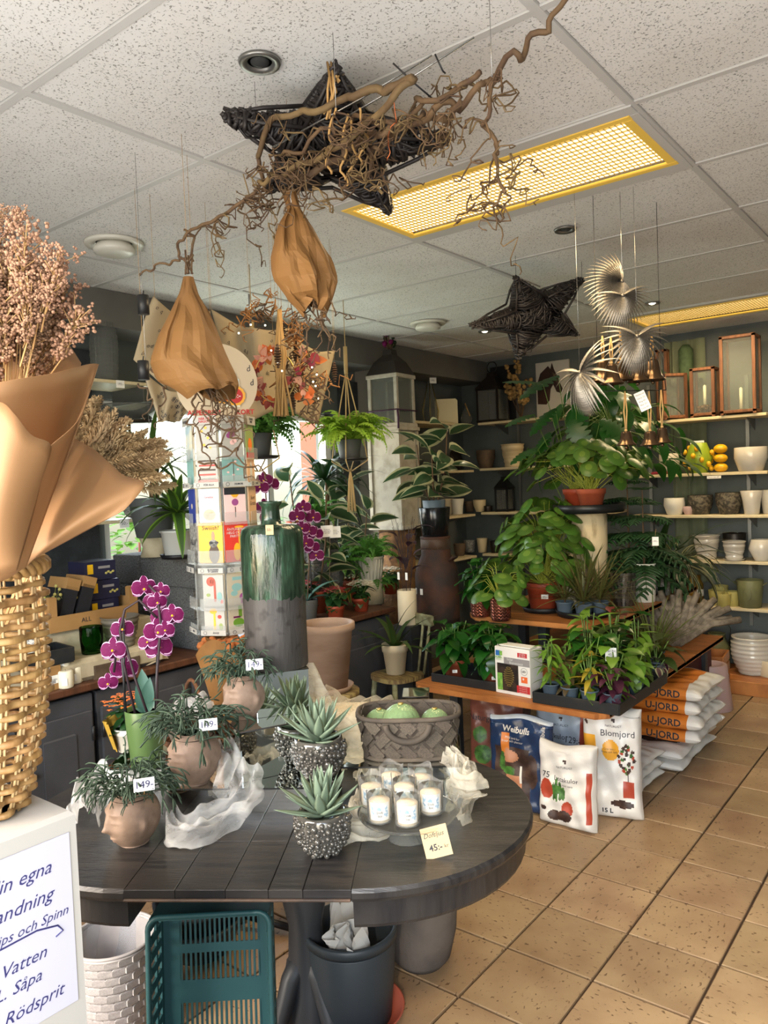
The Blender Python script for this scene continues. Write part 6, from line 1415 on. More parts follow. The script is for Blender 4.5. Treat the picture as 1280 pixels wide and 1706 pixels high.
# ------------------------------------------------ tulle
def tulle(label, path, width, h, m='tulle_white', seed=0, nf=7, lift=0):
    """crumpled length of net: path of (px, py, z) points, folded across its width"""
    P = [V(p) for p in path]; n = len(P)-1; r = random.Random(seed); ph = [r.uniform(0, 6) for _ in range(8)]
    def at(t):
        f = t*n; i = min(int(f), n-1); u = f-i; p0, p1, p2, p3 = P[max(i-1, 0)], P[i], P[i+1], P[min(i+2, n)]
        return .5*((2*p1)+(p2-p0)*u+(2*p0-5*p1+4*p2-p3)*u*u+(3*p1-p0-3*p2+p3)*u**3)
    def fn(u, v):
        c = at(u); d = at(min(1, u+.02))-at(max(0, u-.02)); s = V((-d.y, d.x, 0)); s = s.normalized() if s.length > 1e-5 else V((1, 0, 0))
        w_ = width*(.55+.45*math.sin(PI*min(1, max(0, u*.9+.05))))*(1+.12*math.sin(u*9+ph[0])); x = (v-.5)*2
        z = h*(1-x*x)**.6 if abs(x) < 1 else 0
        z += .012*math.sin(x*nf+ph[1]+u*5)+.008*math.sin(x*nf*2.1+u*11+ph[2])+.006*math.sin(u*23+x*4+ph[3])
        q_ = c+s*(x*w_*.5+.008*math.sin(u*17+ph[4])); nz = mnoise.noise_vector(q_*24+V((ph[5], ph[6], x*2))); q_ = q_+V((nz.x, nz.y, 0))*.008; q_.z += max(z, 0)*(1+.5*nz.z)+.010*abs(nz.z)+.002; return q_
    g = G(); g.grid(fn, 84, 46); return tag(g.build('tulle', m), label, 'tulle cloth', 'net cloth on the table')
def zp(px, py, z): return PZ(px, py, z)
tulle('white net bunched in a crescent between the head planters', [zp(292, 1392, TT), zp(330, 1396, TT), zp(375, 1375, TT), zp(402, 1335, TT+.04), zp(395, 1292, TT+.08), zp(378, 1262, .84)], .13, .05, seed=1)
tulle('white net behind the foremost head planter', [zp(140, 1385, TT), zp(150, 1345, TT), zp(185, 1325, TT), zp(225, 1345, TT)], .10, .06, seed=2)
tulle('white net bunched behind the middle head planter', [zp(272, 1250, .82), zp(292, 1215, .85), zp(330, 1195, .9), zp(345, 1200, .86)], .09, .05, seed=3)
tulle('cream net under the glass cake stand', [zp(520, 1395, TT), zp(570, 1398, TT), zp(610, 1385, TT), zp(600, 1340, TT+.01)], .12, .025, 'tulle_cream', 4)
tulle('cream net spilling from the basket riser at the table end', [zp(752, 1268, .83), zp(775, 1300, .80), zp(780, 1335, TT), zp(750, 1378, TT)], .10, .03, 'tulle_cream', 5)
# tulle draped box
DB = TB(-.40, -.19, 2.30, 2.46, TT); q = thing('draped_box', 'plain pale box beneath the big drape of cream net', 'box', DB, TA); G().box((0, 0, .077), (.20, .15, .154), bev=.005).build('box', 'pot_cream', q)
def drape(u, v):
    d = -.43+.28*u; ax = abs(u-.5)*2; top = .165+.045*max(0, 1-((u-.12)/.14)**2); n = 2.47-.33*v
    z = top if v < .5 else top*(1-((v-.5)/.5)**1.4*.98)
    if ax > .8: z *= 1-.5*((ax-.8)/.2)**1.5
    x = T(d+.012*math.sin(v*15+u*4), n+.02*math.sin(u*18)*max(0, v-.35)-.03*max(0, v-.6), TT+max(.003, z+.006*math.sin(u*30+v*9)))
    return x
g = G(); g.grid(drape, 60, 40); tag(g.build('tulle', 'tulle_cream'), 'big cream net draped over the pale box behind the agaves', 'tulle cloth', 'net cloth on the table')
g = G(); g.grid(lambda u, v: PT(512+16*math.sin(v*3)+42*(u-.5)*(.5+v), 1108+140*v+6*math.sin(u*9), 2.36)+V((.02*math.sin(u*14), .015*math.sin(u*11+v*4), 0)), 26, 20); tag(g.build('tulle', 'tulle_cream'), 'tall peak of cream net rising beside the green vase', 'tulle cloth', 'net cloth on the table')
# ------------------------------------------------ basket of glass balls on its riser
mirror_box('mirrored riser under the woven basket', TB(-.30, .03, 2.05, 2.33, TT), .33, .26, .085)
mirror_box('upright mirrored riser between draped box and basket', TB(-.13, -.07, 2.34, 2.42, TT), .08, .10, .20)
ZR = TT+.0885
pb = T(-.115, 2.17, ZR); d_ = dep(pb)
q = thing('woven_basket', 'grey brown diagonally woven basket with rope handles on the riser', 'basket', pb, TA+.02); bw, bd, bh = .29, .185, .125
def rr_(a, k=1, z=0):
    e = 3.2; c, s = math.cos(a), math.sin(a); f = (abs(c)**e+abs(s)**e)**(-1/e); w_ = k*(.86+.14*z/bh); return V((f*c*bw/2*w_, f*s*bd/2*w_, z))
g = G(); g.grid(lambda u, v: rr_(2*PI*u, .97, bh*v), 60, 4); g.add([rr_(2*PI*i/60, .97, .003) for i in range(60)], [tuple(range(60))]); g.build('inner_shell', 'basket_dark', q)
SM = G().prism([(-.5, -.27), (.5, -.27), (.5, .27), (-.5, .27)], -.04, .04).mesh('strip', 'basket_strip')
per = [rr_(2*PI*i/400) for i in range(401)]; ln = [0]
for i in range(400): ln.append(ln[-1]+(per[i+1]-per[i]).length)
def at_len(s): 
    s %= ln[-1]
    import bisect
    i = bisect.bisect(ln, s)-1; return 2*PI*(i+(s-ln[i])/(ln[i+1]-ln[i]))/400
cell = ln[-1]/16
for row_ in range(3):
    for k in range(16):
        for inn in (0, 1):
            a = at_len((k+.5*(row_ % 2))*cell); z = bh*(.19+.31*row_); o = rr_(a, 1.0 if not inn else .955, z); tn = (rr_(a+.02, 1, z)-rr_(a-.02, 1, z)).normalized(); nr = V((tn.y, -tn.x, .10)).normalized(); sg = 1 if (row_+inn) % 2 else -1
            d3 = (tn*1+V((0, 0, sg*.95))).normalized(); put('strip', SM, q, M=xf(o, d3, nr, (cell*.99, cell*1.12, .04)))
for z in (bh-.006, .006): G().tube([rr_(2*PI*i/60, 1.0, z)+V((0, 0, .0)) for i in range(60)], .007, 6, closed=True).build('rim', 'basket_strip', q)
for s in (-1, 1): G().tube([V((.06*math.cos(a), s*bd*.50+s*.008*abs(math.sin(a)), bh*.86-.045*math.sin(a))) for a in [PI*i/14 for i in range(15)]], .009, 8).build('rope_handle', 'basket_strip', q)
G().box((0, 0, .02), (.22, .12, .03), bev=.01).build('padding', 'basket_dark', q)
mat('fluted_green', '7f9a6c', .1, alpha=.6)
for k, (x, y, r) in enumerate(((-.02, -.02, .054), (.075, .01, .042), (-.085, .015, .042))):
    o = thing('glass_ball', ('large fluted green glass ball in the middle of the woven basket', 'smaller green glass ball nearest the table end in the basket', 'small green glass ball beside the draped box in the basket')[k], 'ornament', pb+V((x*TU.x+y*TN.x, x*TU.y+y*TN.y, .036+r)), group='green glass balls')
    g = G(); g.grid(lambda u, v: tuple(V((math.cos(2*PI*u)*math.sin(PI*v), math.sin(2*PI*u)*math.sin(PI*v), -math.cos(PI*v)))*(r*(1+.03*abs(math.sin(u*PI*18))))), 72, 18); g.build('globe', 'fluted_green', o)
    G().lathe([(.008, r*.98), (.008, r*1.08), (0, r*1.08)], 10).build('cap', 'brass', o)
# ------------------------------------------------ glass cake stand with wrapped scented candles
pc = onT(682, 1408, TZ, .045); dC = dep(pc)
q = thing('cake_stand', 'clear glass cake stand with fluted foot carrying wrapped candles', 'cake stand', pc)
g = G(); g.grid(lambda u, v: ((.052-.030*v**.6+.002*math.sin(u*2*PI*26))*math.cos(2*PI*u), (.052-.030*v**.6+.002*math.sin(u*2*PI*26))*math.sin(2*PI*u), .048*v), 104, 8); g.build('foot', 'smoke_glass', q)
G().lathe([(0, .049), (.10, .049), (.118, .056), (.122, .064), (.119, .064), (.098, .054), (0, .054)], 56).build('plate', 'clear_glass', q)
for k, (px, py, lab) in enumerate(((680, 1374, 'wrapped scented candle at the centre front of the cake stand'), (627, 1368, 'wrapped scented candle nearest the agave on the cake stand'), (724, 1352, 'wrapped scented candle nearest the table end on the cake stand'), (612, 1340, 'wrapped candle behind the one nearest the agave'), (674, 1340, 'wrapped candle in the middle of the cake stand'), (650, 1318, 'wrapped candle at the back of the cake stand by the draped box'), (705, 1322, 'wrapped candle at the back of the cake stand by the basket riser'))):
    p = PZ(px, py, TZ+.055); p = p.lerp(V((pc.x, pc.y, p.z)), .12); p.z = TT+.0552; c = thing('scented_candle', lab, 'candle', p, math.atan2(-p.y, -p.x), group='scented candles on the cake stand'); r = .0255
    G().lathe([(0, .002), (r*.95, .002), (r, .05), (r*.2, .052), (0, .052)], 22).build('wax', 'candle_pink', c)
    G().lathe([(r*1.0, 0), (r*1.06, .003), (r*1.1, .066), (r*1.06, .066)], 24).build('tumbler', 'clear_glass', c)
    G().lathe([(r*1.08, .010), (r*1.10, .052)], 14, a0=-.9, a1=.9).build('label', 'print_white', c)
    G().lathe([(r*1.11, .018), (r*1.115, .046)], 14, a0=-.75, a1=.75).build('label_print', 'label_print', c); G().lathe([(r*1.12, .014), (r*1.125, .034)], 8, a0=-.32, a1=.32).build('label_panel', 'print_white', c)
    if k < 3: text('Doft\nljus', .008, face((r*1.13, 0, .026), (1, 0, 0)), 'ink', c)
    ph = rnd.uniform(0, 6); g = G(); g.grid(lambda u, v: tuple(V((math.cos(2*PI*u), math.sin(2*PI*u), 0))*(r*(1.14+.10*abs(math.sin(u*PI*6+ph))*(.4+v)))+V((0, 0, .001+.074*v+.006*math.sin(u*2*PI*3+ph)*v))), 36, 6, sm=False); g.build('cellophane', 'plastic_wrap', c)
p = PZ(727, 1402, .775); q = thing('price_sign', 'kraft paper price tag leaning on the cake stand', 'sign', p); n_ = V((tocam(p).x, tocam(p).y, .25)); M_ = face((0, 0, 0), n_) @ MX.Rotation(.22, 4, 'Z')
G().box((0, 0, 0), (.062, .068, .001)).build('card', 'kraft_tag', q, M=M_); text('Doftljus', .015, M_ @ MX.Translation((-.003, .016, .001)), 'ink', q, shear=.3); text('45:-', .020, M_ @ MX.Translation((-.004, -.012, .001)), 'ink', q, bold=.0004); text('kr', .012, M_ @ MX.Translation((.021, -.013, .001)), 'ink', q)
# kraft wrapped bunch behind the highest head
p = PT(378, 1190, 2.62); q = thing('kraft_bouquet', 'small kraft paper wrapped bunch of orange dried flowers by the card stand', 'bouquet', V((p.x, p.y, .78)))
zt3 = PT(378, 1075, 2.62).z-.78; rt3 = 46*2.62/F
q.location.z = TT; zt3 = PT(378, 1072, 2.62).z-TT
G().grid(lambda u, v: ((.03+(rt3-.03)*v**1.4)*math.cos(2*PI*u)*(1+.10*math.sin(u*2*PI*3)*v), (.03+(rt3-.03)*v**1.4)*math.sin(2*PI*u), .002+zt3*v*(1+.10*math.sin(u*2*PI*2.5+1)*v)), 40, 12, sm=False).build('kraft_paper', 'kraft', q)
mat('dried_orange', 'a8632f', .8, c2='8a4c22', ns=60)
for k in range(30): a = k*2.4; r = rt3*.85*math.sqrt(k/30); G().ball((r*math.cos(a), r*math.sin(a), zt3*.97+rnd.uniform(-.01, .02)), rnd.uniform(.012, .02), 6, 4).build('flower_head', 'dried_orange', q)
for k in range(5): a = 2.0*k+1; lf(q, lmesh('dryl', 1, .4, 'ovate', 5, .5, -.5, mats=('kraft',)), (.04*math.cos(a), .04*math.sin(a), zt3*.98), sph(a, .4), (0, 0, 1), .08)
# ------------------------------------------------ under the table
mat('chip_grey', 'b7b0ab', .6, c2='a69f9b', ns=9, rv=.08); mat('film', 'cfd6de', .25, alpha=.28); mat('crate_teal', '21474a', .5); mat('bucket_dark', '2a3136', .5); mat('paper_grey', 'b9b6b0', .7, c2='a9a6a0', ns=7); mat('urn_stone', '5e554d', .9, c2='413b37', ns=6, lo=.38, hi=.65, bump=.5, bs=25); mat('saucer_red', '9a4a36', .6); mat('pot_beige', '9a8f80', .7); mat('pot_black', '1d2226', .5)
p = PZ(190, 1560, .29); q = thing('chip_basket', 'pale grey woven chip basket lined with clear film under the table', 'basket', (p.x, p.y, 0)); rb, hb = .122, .29
G().lathe([(0, .004), (rb*.76, .004), (rb*.97, hb*.98), (rb*.94, hb*.98), (rb*.73, .012), (0, .012)], 36).build('inner_shell', 'chip_grey', q)
CH_ = G().box((0, 0, 0), (1, 1, 1), bev=.18).mesh('chip', 'chip_grey')
for row_ in range(11):
    z = .014+.0255*row_; r = rb*(.78+.22*z/hb)
    for k in range(20):
        a = 2*PI*(k+.5*(row_ % 2))/20; put('chip', CH_, q, M=MX.Translation((r*math.cos(a), r*math.sin(a), z+.006)) @ MX.Rotation(a+.13, 4, 'Z') @ MX.Diagonal((.008, 2*PI*r/20*1.12, .024, 1)))
for dz in (0, .008): G().tube([((rb*1.0)*math.cos(a), (rb*1.0)*math.sin(a), hb-.004+dz) for a in [2*PI*i/48 for i in range(48)]], .005, 6, closed=True).build('rim', 'chip_grey', q)
G().grid(lambda u, v: ((rb*(.72+.24*v)+.004*math.sin(u*38+v*5))*math.cos(2*PI*u), (rb*(.72+.24*v)+.004*math.sin(u*31))*math.sin(2*PI*u), .02+(hb+.004*math.sin(u*40))*v*.94), 60, 10).build('film_liner', 'film', q)
p = PZ(360, 1690, .02); dg = 1.93; p = PT(362, 1690, dg); q = thing('plastic_crate', 'teal slotted plastic crate standing on edge under the table', 'crate', (p.x, p.y, 0), math.atan2(rgt.y, rgt.x)+.03)
cw = 192*dg/F; chh = PT(362, 1512, dg).z; q.rotation_euler = (-.12, 0, q.rotation_euler.z); cdp = .11
for i in range(7):
    nsl = 15 
g = G()
nx, slots = 16, [(0.06, .20), (.24, .38), (.42, .54), (.64, .76), (.80, .93)]
x0, x1 = -cw/2+.05, cw/2-.04
zs = [0]+[v for a, b in slots for v in (a*chh, b*chh)]+[chh]
for i in range(0, len(zs), 2): g.box((0, 0, (zs[i]+zs[i+1])/2), (cw, .005, zs[i+1]-zs[i]))
for a, b in slots:
    zc, hz = (a+b)/2*chh, (b-a)*chh
    g.box(((-cw/2+x0)/2, 0, zc), (x0+cw/2, .005, hz)); g.box(((x1+cw/2)/2, 0, zc), (cw/2-x1, .005, hz))
    for k in range(nx+1): g.box((x0+(x1-x0)*k/nx, 0, zc), (.0055, .005, hz))
stuff(g.build('slotted_base', 'crate_teal', q))
for sx in (-1, 1):
    g = G(); 
    for k in range(15): g.box((sx*(cw/2-.003), -cdp*.5, chh*(k+.5)/15), (.005, cdp, chh/15*.55))
    g.box((sx*(cw/2-.003), -.012, chh/2), (.006, .02, chh)); g.box((sx*(cw/2-.003), -cdp*.55, chh/2), (.006, .012, chh)); stuff(g.build('slotted_side', 'crate_teal', q))
G().box((0, -cdp/2, .003), (cw, cdp, .006)).build('end_wall', 'crate_teal', q); G().box((0, -cdp/2, chh-.003), (cw, cdp, .006)).build('end_wall', 'crate_teal', q)
rc_ = .03; G().tube([(sx*(cw/2+.003-rc_)+rc_*math.cos(a), -cdp, cz+rc_*math.sin(a)) for sx, cz, a0 in ((1, chh+.003-rc_, 0), (-1, chh+.003-rc_, PI/2), (-1, rc_, PI), (1, rc_, 1.5*PI)) for a in [a0+PI/2*k/5 for k in range(6)]], .007, 6, closed=True).build('rim', 'crate_teal', q)
p = PZ(590, 1692, 0); q = thing('plant_saucer', 'terracotta saucer under the dark bucket beneath the table', 'saucer', p); G().lathe([(0, 0), (.13, 0), (.155, .035), (.148, .035), (.125, .006), (0, .006)], 36).build('saucer', 'saucer_red', q)
q = thing('bucket', 'two nested dark plant buckets holding crumpled paper under the table', 'bucket', p+V((0, 0, .0065))); rk = .14; hk = .275
G().lathe(hollow(rk*.82, rk*.91, rk*.96, hk*.88, .004), 40).build('outer_bucket', 'bucket_dark', q)
G().lathe([(0, .02), (rk*.78, .02), (rk*.94, hk*.9), (rk*1.0, hk*.9), (rk*1.01, hk*.99), (rk*.98, hk), (rk*.93, hk), (rk*.76, .03), (0, .03)], 40).build('inner_bucket', 'bucket_dark', q)
q2 = thing('paper_block', 'crumpled grey paper bags stuffed in the dark bucket', 'paper', p+V((0, 0, .11)), -.65)
for k, (x, y, rx, ry, a) in enumerate(((-.045, -.005, .0, -.12, .125), (.02, .02, .15, .35, .115), (.03, -.03, .3, .5, .055))):
    g = G(); g.grid(lambda u, v: (a*(u-.5)*1.3*(1-.3*v), .02*math.sin(u*7+v*4+k)+.025*math.sin(PI*u), a*2.0*v*(1-.15*(u-.5)**2*4)), 10, 10, sm=False); g.grid(lambda u, v: (a*(u-.5)*1.3*(1-.3*v), .02*math.sin(u*7+v*4+k)-.025*math.sin(PI*u), a*2.0*v*(1-.15*(u-.5)**2*4)), 10, 10, sm=False)
    g.build('paper', 'paper_grey', q2, M=MX.Translation((x, y, (.01, .01, .12)[k])) @ MX.Rotation(ry, 4, 'Y') @ MX.Rotation(rx, 4, 'X'))
p = PZ(702, 1600, 0); q = spot_('stone_urn', 'weathered brown stone urn standing at the table end', 'urn', p, [(0, 0), (.075, 0), (.10, .03), (.122, .12), (.128, .22), (.118, .32), (.10, .38), (.085, .40), (.07, .40), (.09, .3), (0, .2)], 'urn_stone', 36)
p = PZ(530, 1540, .0)+V((-.0, .05, 0)); spot_('beige_planter', 'beige planter in the dark beneath the table', 'planter', p, [(0, 0), (.10, 0), (.12, .26), (.11, .26), (.09, .02), (0, .02)], 'pot_beige', 28)
p = PZ(335, 1580, 0); q = thing('black_tub', 'stack of ridged black plastic tubs under the table', 'tub', p)
for k in range(4): G().lathe([(.10, .07*k), (.145, .07*k+.10), (.155, .07*k+.105), (.155, .07*k+.12), (.14, .07*k+.12), (.095, .07*k+.01), (0, .07*k+.01)], 32).build('tub', 'pot_black', q)
# ------------------------------------------------ soil bags
mat('bag_white', 'd2cec7', .32, bump=.35, bs=22); mat('bag_brown', '6f4034', .3, bump=.35, bs=22); mat('bag_blue', '1f3252', .25, bump=.35, bs=22); mat('bag_pale', 'a9b4be', .3, bump=.3, bs=22); mat('bag_orange', 'c8752c', .35, bump=.3, bs=22); mat('bag_yellow', 'd99a2c', .35); mat('bag_red', 'a2402c', .4); mat('bag_green', '4c7a35', .4, c2='2f5526', ns=40); mat('bag_dark', '30201c', .5, c2='4a352c', ns=30); mat('bag_clay', 'b0795a', .4)
def bag(label, loc, rz, w_, h, t, base, shapes=(), texts=(), lean=0, flat=False, grp='soil bags by the plant stand', name='soil_bag', seed=0):
    """pillow bag; u across, v up (0..1) on the printed face; shapes: (kind, u, v, ru, rv, material)"""
    o = thing(name, label, 'bag', loc, rz, group=grp); r = random.Random(seed); ph = [r.uniform(0, 6) for _ in range(6)]
    mats = [base]+sorted({s[5] for s in shapes}); nu, nv = 64, 90
    def th(u, v):
        e = max(0, 1-(2*u-1)**8)*max(0, 1-(2*v-1)**10); e = e**.5
        return t/2*e*(.9+.10*math.sin(u*7+ph[0])*math.sin(v*6+ph[1]))+.004*math.sin(u*19+v*13+ph[2])*e+.003*math.sin(v*31-u*9+ph[3])*e
    def pt(u, v, s=-1):
        ww = w_*(1-.05*math.sin(PI*v)-.02*math.sin(v*17+ph[4])*.5); x = (u-.5)*ww; z = h*v+.012*math.sin(u*6+ph[5])*(v > .93)
        y = s*th(u, v)
        return V((x, y, z))
    def place(p):
        if flat: return V((p.x, p.z-h/2, -p.y+t/2*.93))
        return V((p.x, p.y+t/2*.3-0, p.z))
    M_ = MX.Rotation(-lean, 3, 'X') if not flat else MX.Identity(3)
    g = G()
    for s in (-1, 1): 
        b_ = len(g.f); g.grid(lambda u, v: M_ @ place(pt(u, v, s)), nu, nv)
        if s == -1 or flat:
            for j in range(nv):
                for i in range(nu):
                    u, v = (i+.5)/nu, (j+.5)/nv
                    for kd, cu, cv, ru, rv, mm in shapes:
                        if (kd == 'r' and abs(u-cu) < ru and abs(v-cv) < rv) or (kd == 'e' and ((u-cu)/ru)**2+((v-cv)/rv)**2 < 1): g.m[b_+j*nu+i] = mats.index(mm)
    g.build('sack', mats, o)
    for s, u, v, size, mm, kw in texts:
        wr = lambda p, u=u, v=v: M_ @ place(pt(min(.98, max(.02, u+p.x/w_)), min(.98, max(.02, v+p.y/h)))+V((0, -.0022, 0)))
        text(s, size, MX.Rotation(kw.get('rot', 0), 4, 'Z'), mm, o, wrap=wr, **{k: x for k, x in kw.items() if k != 'rot'})
    return o
logo = lambda u, v: [('e', u, v, .035, .014, 'bag_dark'), ('r', u+.01, v-.016, .012, .012, 'bag_dark')]
rz0 = .12
def onfloor(px, py): return PZ(px, py, 0)
bag('brown soil bag with pale top band behind the blue bag', onfloor(835, 1318)+V((-.02, .02, 0)), rz0+.1, .33, .50, .10, 'bag_brown', [('r', .5, .95, .5, .055, 'bag_pale'), ('e', .2, .55, .12, .08, 'bag_green'), ('e', .25, .35, .15, .10, 'bag_green'), ('e', .6, .3, .2, .12, 'bag_dark'), ('r', .96, .5, .05, .45, 'bag_dark')], [('Naturgodsel', .32, .72, .042, 'ink', {}), ('50 l', .8, .7, .03, 'ink', {})], lean=.10, seed=1)
bag('dark blue potting soil bag with picture of seedlings', onfloor(868, 1350), rz0-.05, .33, .45, .10, 'bag_blue', [('r', .5, .985, .5, .02, 'bag_pale'), ('r', .40, .38, .28, .30, 'bag_dark'), ('r', .30, .70, .06, .12, 'bag_orange'), ('e', .38, .58, .13, .06, 'bag_clay'), ('e', .36, .43, .10, .05, 'bag_green'), ('r', .44, .30, .13, .09, 'bag_clay'), ('e', .44, .21, .11, .05, 'bag_clay'), ('r', .55, .40, .018, .085, 'print_white'), ('e', .25, .52, .05, .10, 'bag_green'), ('e', .33, .60, .04, .07, 'bag_clay'), ('e', .72, .45, .10, .18, 'bag_dark')],
    [('Weibulls', .47, .87, .042, 'print_white', {'bold': .001, 'shear': .2}), ('Så- och kaktusjord', .90, .42, .034, 'print_white', {'rot': PI/2}), ('Mild jord for\nfroer och plantor', .42, .76, .016, 'print_white', {}), ('69:-', .44, .27, .04, 'ink', {}), ('Weibulls', .90, .85, .026, 'print_white', {'rot': PI/2})], lean=.05, seed=2)
bag('pale blue bag of clay pebbles standing behind the small white bag', onfloor(935, 1322)+V((0, .02, 0)), rz0, .28, .46, .12, 'bag_pale', logo(.5, .82)+[('r', .93, .4, .05, .5, 'bag_red')], [('NATURLIGT', .5, .745, .016, 'ink', {}), ('Lecakulor', .38, .62, .038, 'ink', {}), ('129:-', .74, .60, .045, 'ink', {}), ('Blahet torr vara', .4, .54, .016, 'ink', {})], lean=.08, seed=3)
bag('small white bag of clay pebbles marked 75 with potted aloe picture', onfloor(945, 1378), rz0-.12, .28, .375, .11, 'bag_white', logo(.52, .82)+[('r', .93, .42, .045, .30, 'bag_red'), ('e', .18, .45, .13, .12, 'bag_red'), ('e', .32, .43, .028, .11, 'bag_green'), ('e', .37, .46, .03, .15, 'bag_green'), ('e', .43, .45, .03, .12, 'bag_green'), ('e', .48, .42, .035, .08, 'bag_green'), ('e', .55, .24, .10, .09, 'bag_red'), ('e', .34, .14, .13, .06, 'bag_dark'), ('e', .5, .15, .12, .07, 'bag_dark'), ('e', .14, .22, .05, .03, 'bag_dark')],
    [('NATURLIGT', .52, .745, .014, 'ink', {}), ('75', .17, .62, .042, 'ink', {'shear': .2}), ('Lecakulor', .54, .60, .030, 'ink', {}), ('Blahet torr vara', .5, .53, .014, 'ink', {})], lean=.06, seed=4)
bag('tall white bag of flower soil with orange bands and fruit tree', onfloor(1022, 1362), rz0+.12, .27, .52, .13, 'bag_white', logo(.55, .89)+logo(.08, .86)+[('r', .11, .47, .13, .28, 'bag_yellow'), ('e', .50, .62, .15, .09, 'bag_yellow'), *[('e', .77+.14*math.sin(k*2.4)*math.sin(PI*(k+1)/27), .43+.25*k/26, .030, .016, ('bag_green', 'bag_dark', 'bag_red', 'bag_dark')[k % 4]) for k in range(26)], ('r', .79, .36, .012, .07, 'bag_dark'), ('r', .80, .28, .09, .07, 'bag_red'), ('e', .68, .15, .20, .035, 'bag_dark')],
    [('Blomjord', .62, .77, .042, 'ink', {}), ('NATURLIGT', .55, .835, .014, 'ink', {}), ('Blomjord', .11, .45, .05, 'ink', {'rot': PI/2}), ('Gror bra i\nkruka och lada', .48, .62, .013, 'ink', {}), ('15 L', .42, .08, .03, 'ink', {'bold': .001})], lean=.06, seed=5)
# stacks lying flat: long side to the front
def flatbag(label, x, y, z, w_, d, t, base, shapes, seed, grp, front=None):
    o = bag(label, (x, y, z), 0, w_, d, t, base, shapes, (), 0, True, grp, seed=seed)
    if front:
        text(front, .052, face((w_*.19, -d/2+.012, t*.48), (0, -1, .12), off=.012), 'ink', o, bold=.0012)
    return o
for k in range(3): flatbag(('lowest white soil bag of the near flat pile', 'middle white soil bag of the near flat pile', 'top white soil bag of the near flat pile with dark soil picture')[k], -1.66, 3.80, .001+.052*k, .64, .42, .058, 'bag_white', [('e', .62, .55, .20, .12, 'bag_dark'), ('r', .4, .22, .12, .05, 'print_blue')], 20+k, 'white soil bags lying flat')
for k in range(2): flatbag(('lower white soil bag under the orange bags', 'upper white soil bag with dark soil picture under the orange bags')[k], -1.60, 4.36, .001+.062*k, .68, .62, .068, 'bag_white', [('e', .72, .30, .18, .10, 'bag_dark'), ('r', .4, .7, .2, .1, 'print_blue')], 30+k, 'white soil bags lying flat')
for k in range(4): flatbag(('lowest orange and white soil bag of the stack', 'second orange and white soil bag from the bottom', 'third orange and white soil bag from the bottom', 'top orange and white soil bag of the stack')[k], -1.52+.012*(k % 2), 4.40-.01*(k % 2), .128+.078*k, .64, .50, .086, 'bag_white', [('r', .45, .46, .42, .46, 'bag_orange')], 40+k, 'orange soil bags in a stack', 'U-JORD')
# ============================================================ card stand
mat('rack_clear', 'b9bcb8', .2, alpha=.22); mat('card_cream', 'b3a68d', .5); mat('card_paper', 'a8a59d', .5); mat('card_teal', '7fa6a0', .5); mat('card_yellow', 'e0a526', .45); mat('card_red', 'c8372a', .45); mat('card_pink', 'e3b9b4', .5); mat('card_blue', '2c3a7c', .45); mat('card_sky', 'a9c0c8', .5, c2='ddd6bb', ns=14); mat('card_green', '8a9a5a', .5); mat('card_brown', '4a3a30', .6); mat('card_peach', 'd9b28a', .5); mat('badge_gold', 'e0a02a', .4)
RK = PT(374, 900, 2.75); RK.z = 0
rk = thing('card_stand', 'revolving card stand with clear pockets and a round printed top sign', 'card stand', RK); rv = math.atan2(-RK.y, -RK.x)
G().tube([(0, 0, .02), (0, 0, 1.70)], .016, 10).build('pole', 'grey_metal', rk)
for k in range(4): a = k*PI/2+.4; G().tube([(0, 0, .05), (.2*math.cos(a), .2*math.sin(a), .02)], .013, 8).build('foot', 'black_metal', rk)
dR = 2.75
zr = lambda py, px=374: PT(px, py, dR-.10).z
def rface(k): return rv+math.radians((-73, -24, 22, 68, 116, 164, 212, 260)[k])
RR = .098
cols = [(-73, .085), (-24, .085), (22, .085), (68, .085)]
tiers_ = [(706, 764), (760, 806), (812, 872), (868, 938), (956, 1014), (1008, 1056)]
def card(label, k, tr, w_, base, deco=(), txt=None, h=None, off=.012, grp='greeting cards in the card stand'):
    a = rface(k); n_ = V((math.cos(a), math.sin(a), 0)); s = V((-n_.y, n_.x, 0)); y0, y1 = tiers_[tr]; z0, z1 = zr(y1), zr(y0); hh = (z1-z0)*.97 if h is None else h
    c = thing('greeting_card', label, 'card', RK+n_*(RR+off)+V((0, 0, z0+.002)), a+PI/2, group=grp)
    G().box((0, 0, hh/2), (w_, .004, hh), bev=.001).build('card', base, c); G().box((.004, .006, hh/2+.003), (w_*.98, .006, hh)).build('envelope', 'card_cream', c)
    for kd, u, v, ru, rw, m in deco:
        if kd == 'e': o = G().prism([((u-.5)*w_+ru*w_*math.cos(q), v*hh+rw*hh*math.sin(q)) for q in [2*PI*i/14 for i in range(14)]], .0022, .0028, M=MX.Rotation(PI/2, 4, 'X'))
        else: o = G().box(((u-.5)*w_, -.0025, v*hh), (2*ru*w_, .0008, 2*rw*hh))
        o.build('print', m, c)
    if txt:
        for t_, u, v, size, m in txt: text(t_, size, face(((u-.5)*w_, -.0032, v*hh), (0, -1, 0), off=0), m, c, shear=.1)
    return c
fl = lambda m, pts, r=.07: [('e', u, v, r, r*.6, m) for u, v in pts]
card('greeting card with small yellow flowers in the top tier', 1, 0, .075, 'card_paper', fl('card_yellow', ((.3, .8), (.6, .6), (.4, .4), (.7, .3), (.5, .9))))
card('greeting card with pink carnations in the top tier', 2, 0, .075, 'card_paper', fl('petal_pink', ((.4, .8), (.55, .7), (.35, .65), (.6, .82)), .13)+fl('card_pink', ((.5, .45), (.6, .5)), .12))
card('green and orange greeting card beside the hanging fern', 3, 0, .075, 'card_green', [('e', .5, .4, .25, .2, 'flower_orange'), ('r', .5, .08, .5, .08, 'card_red')])
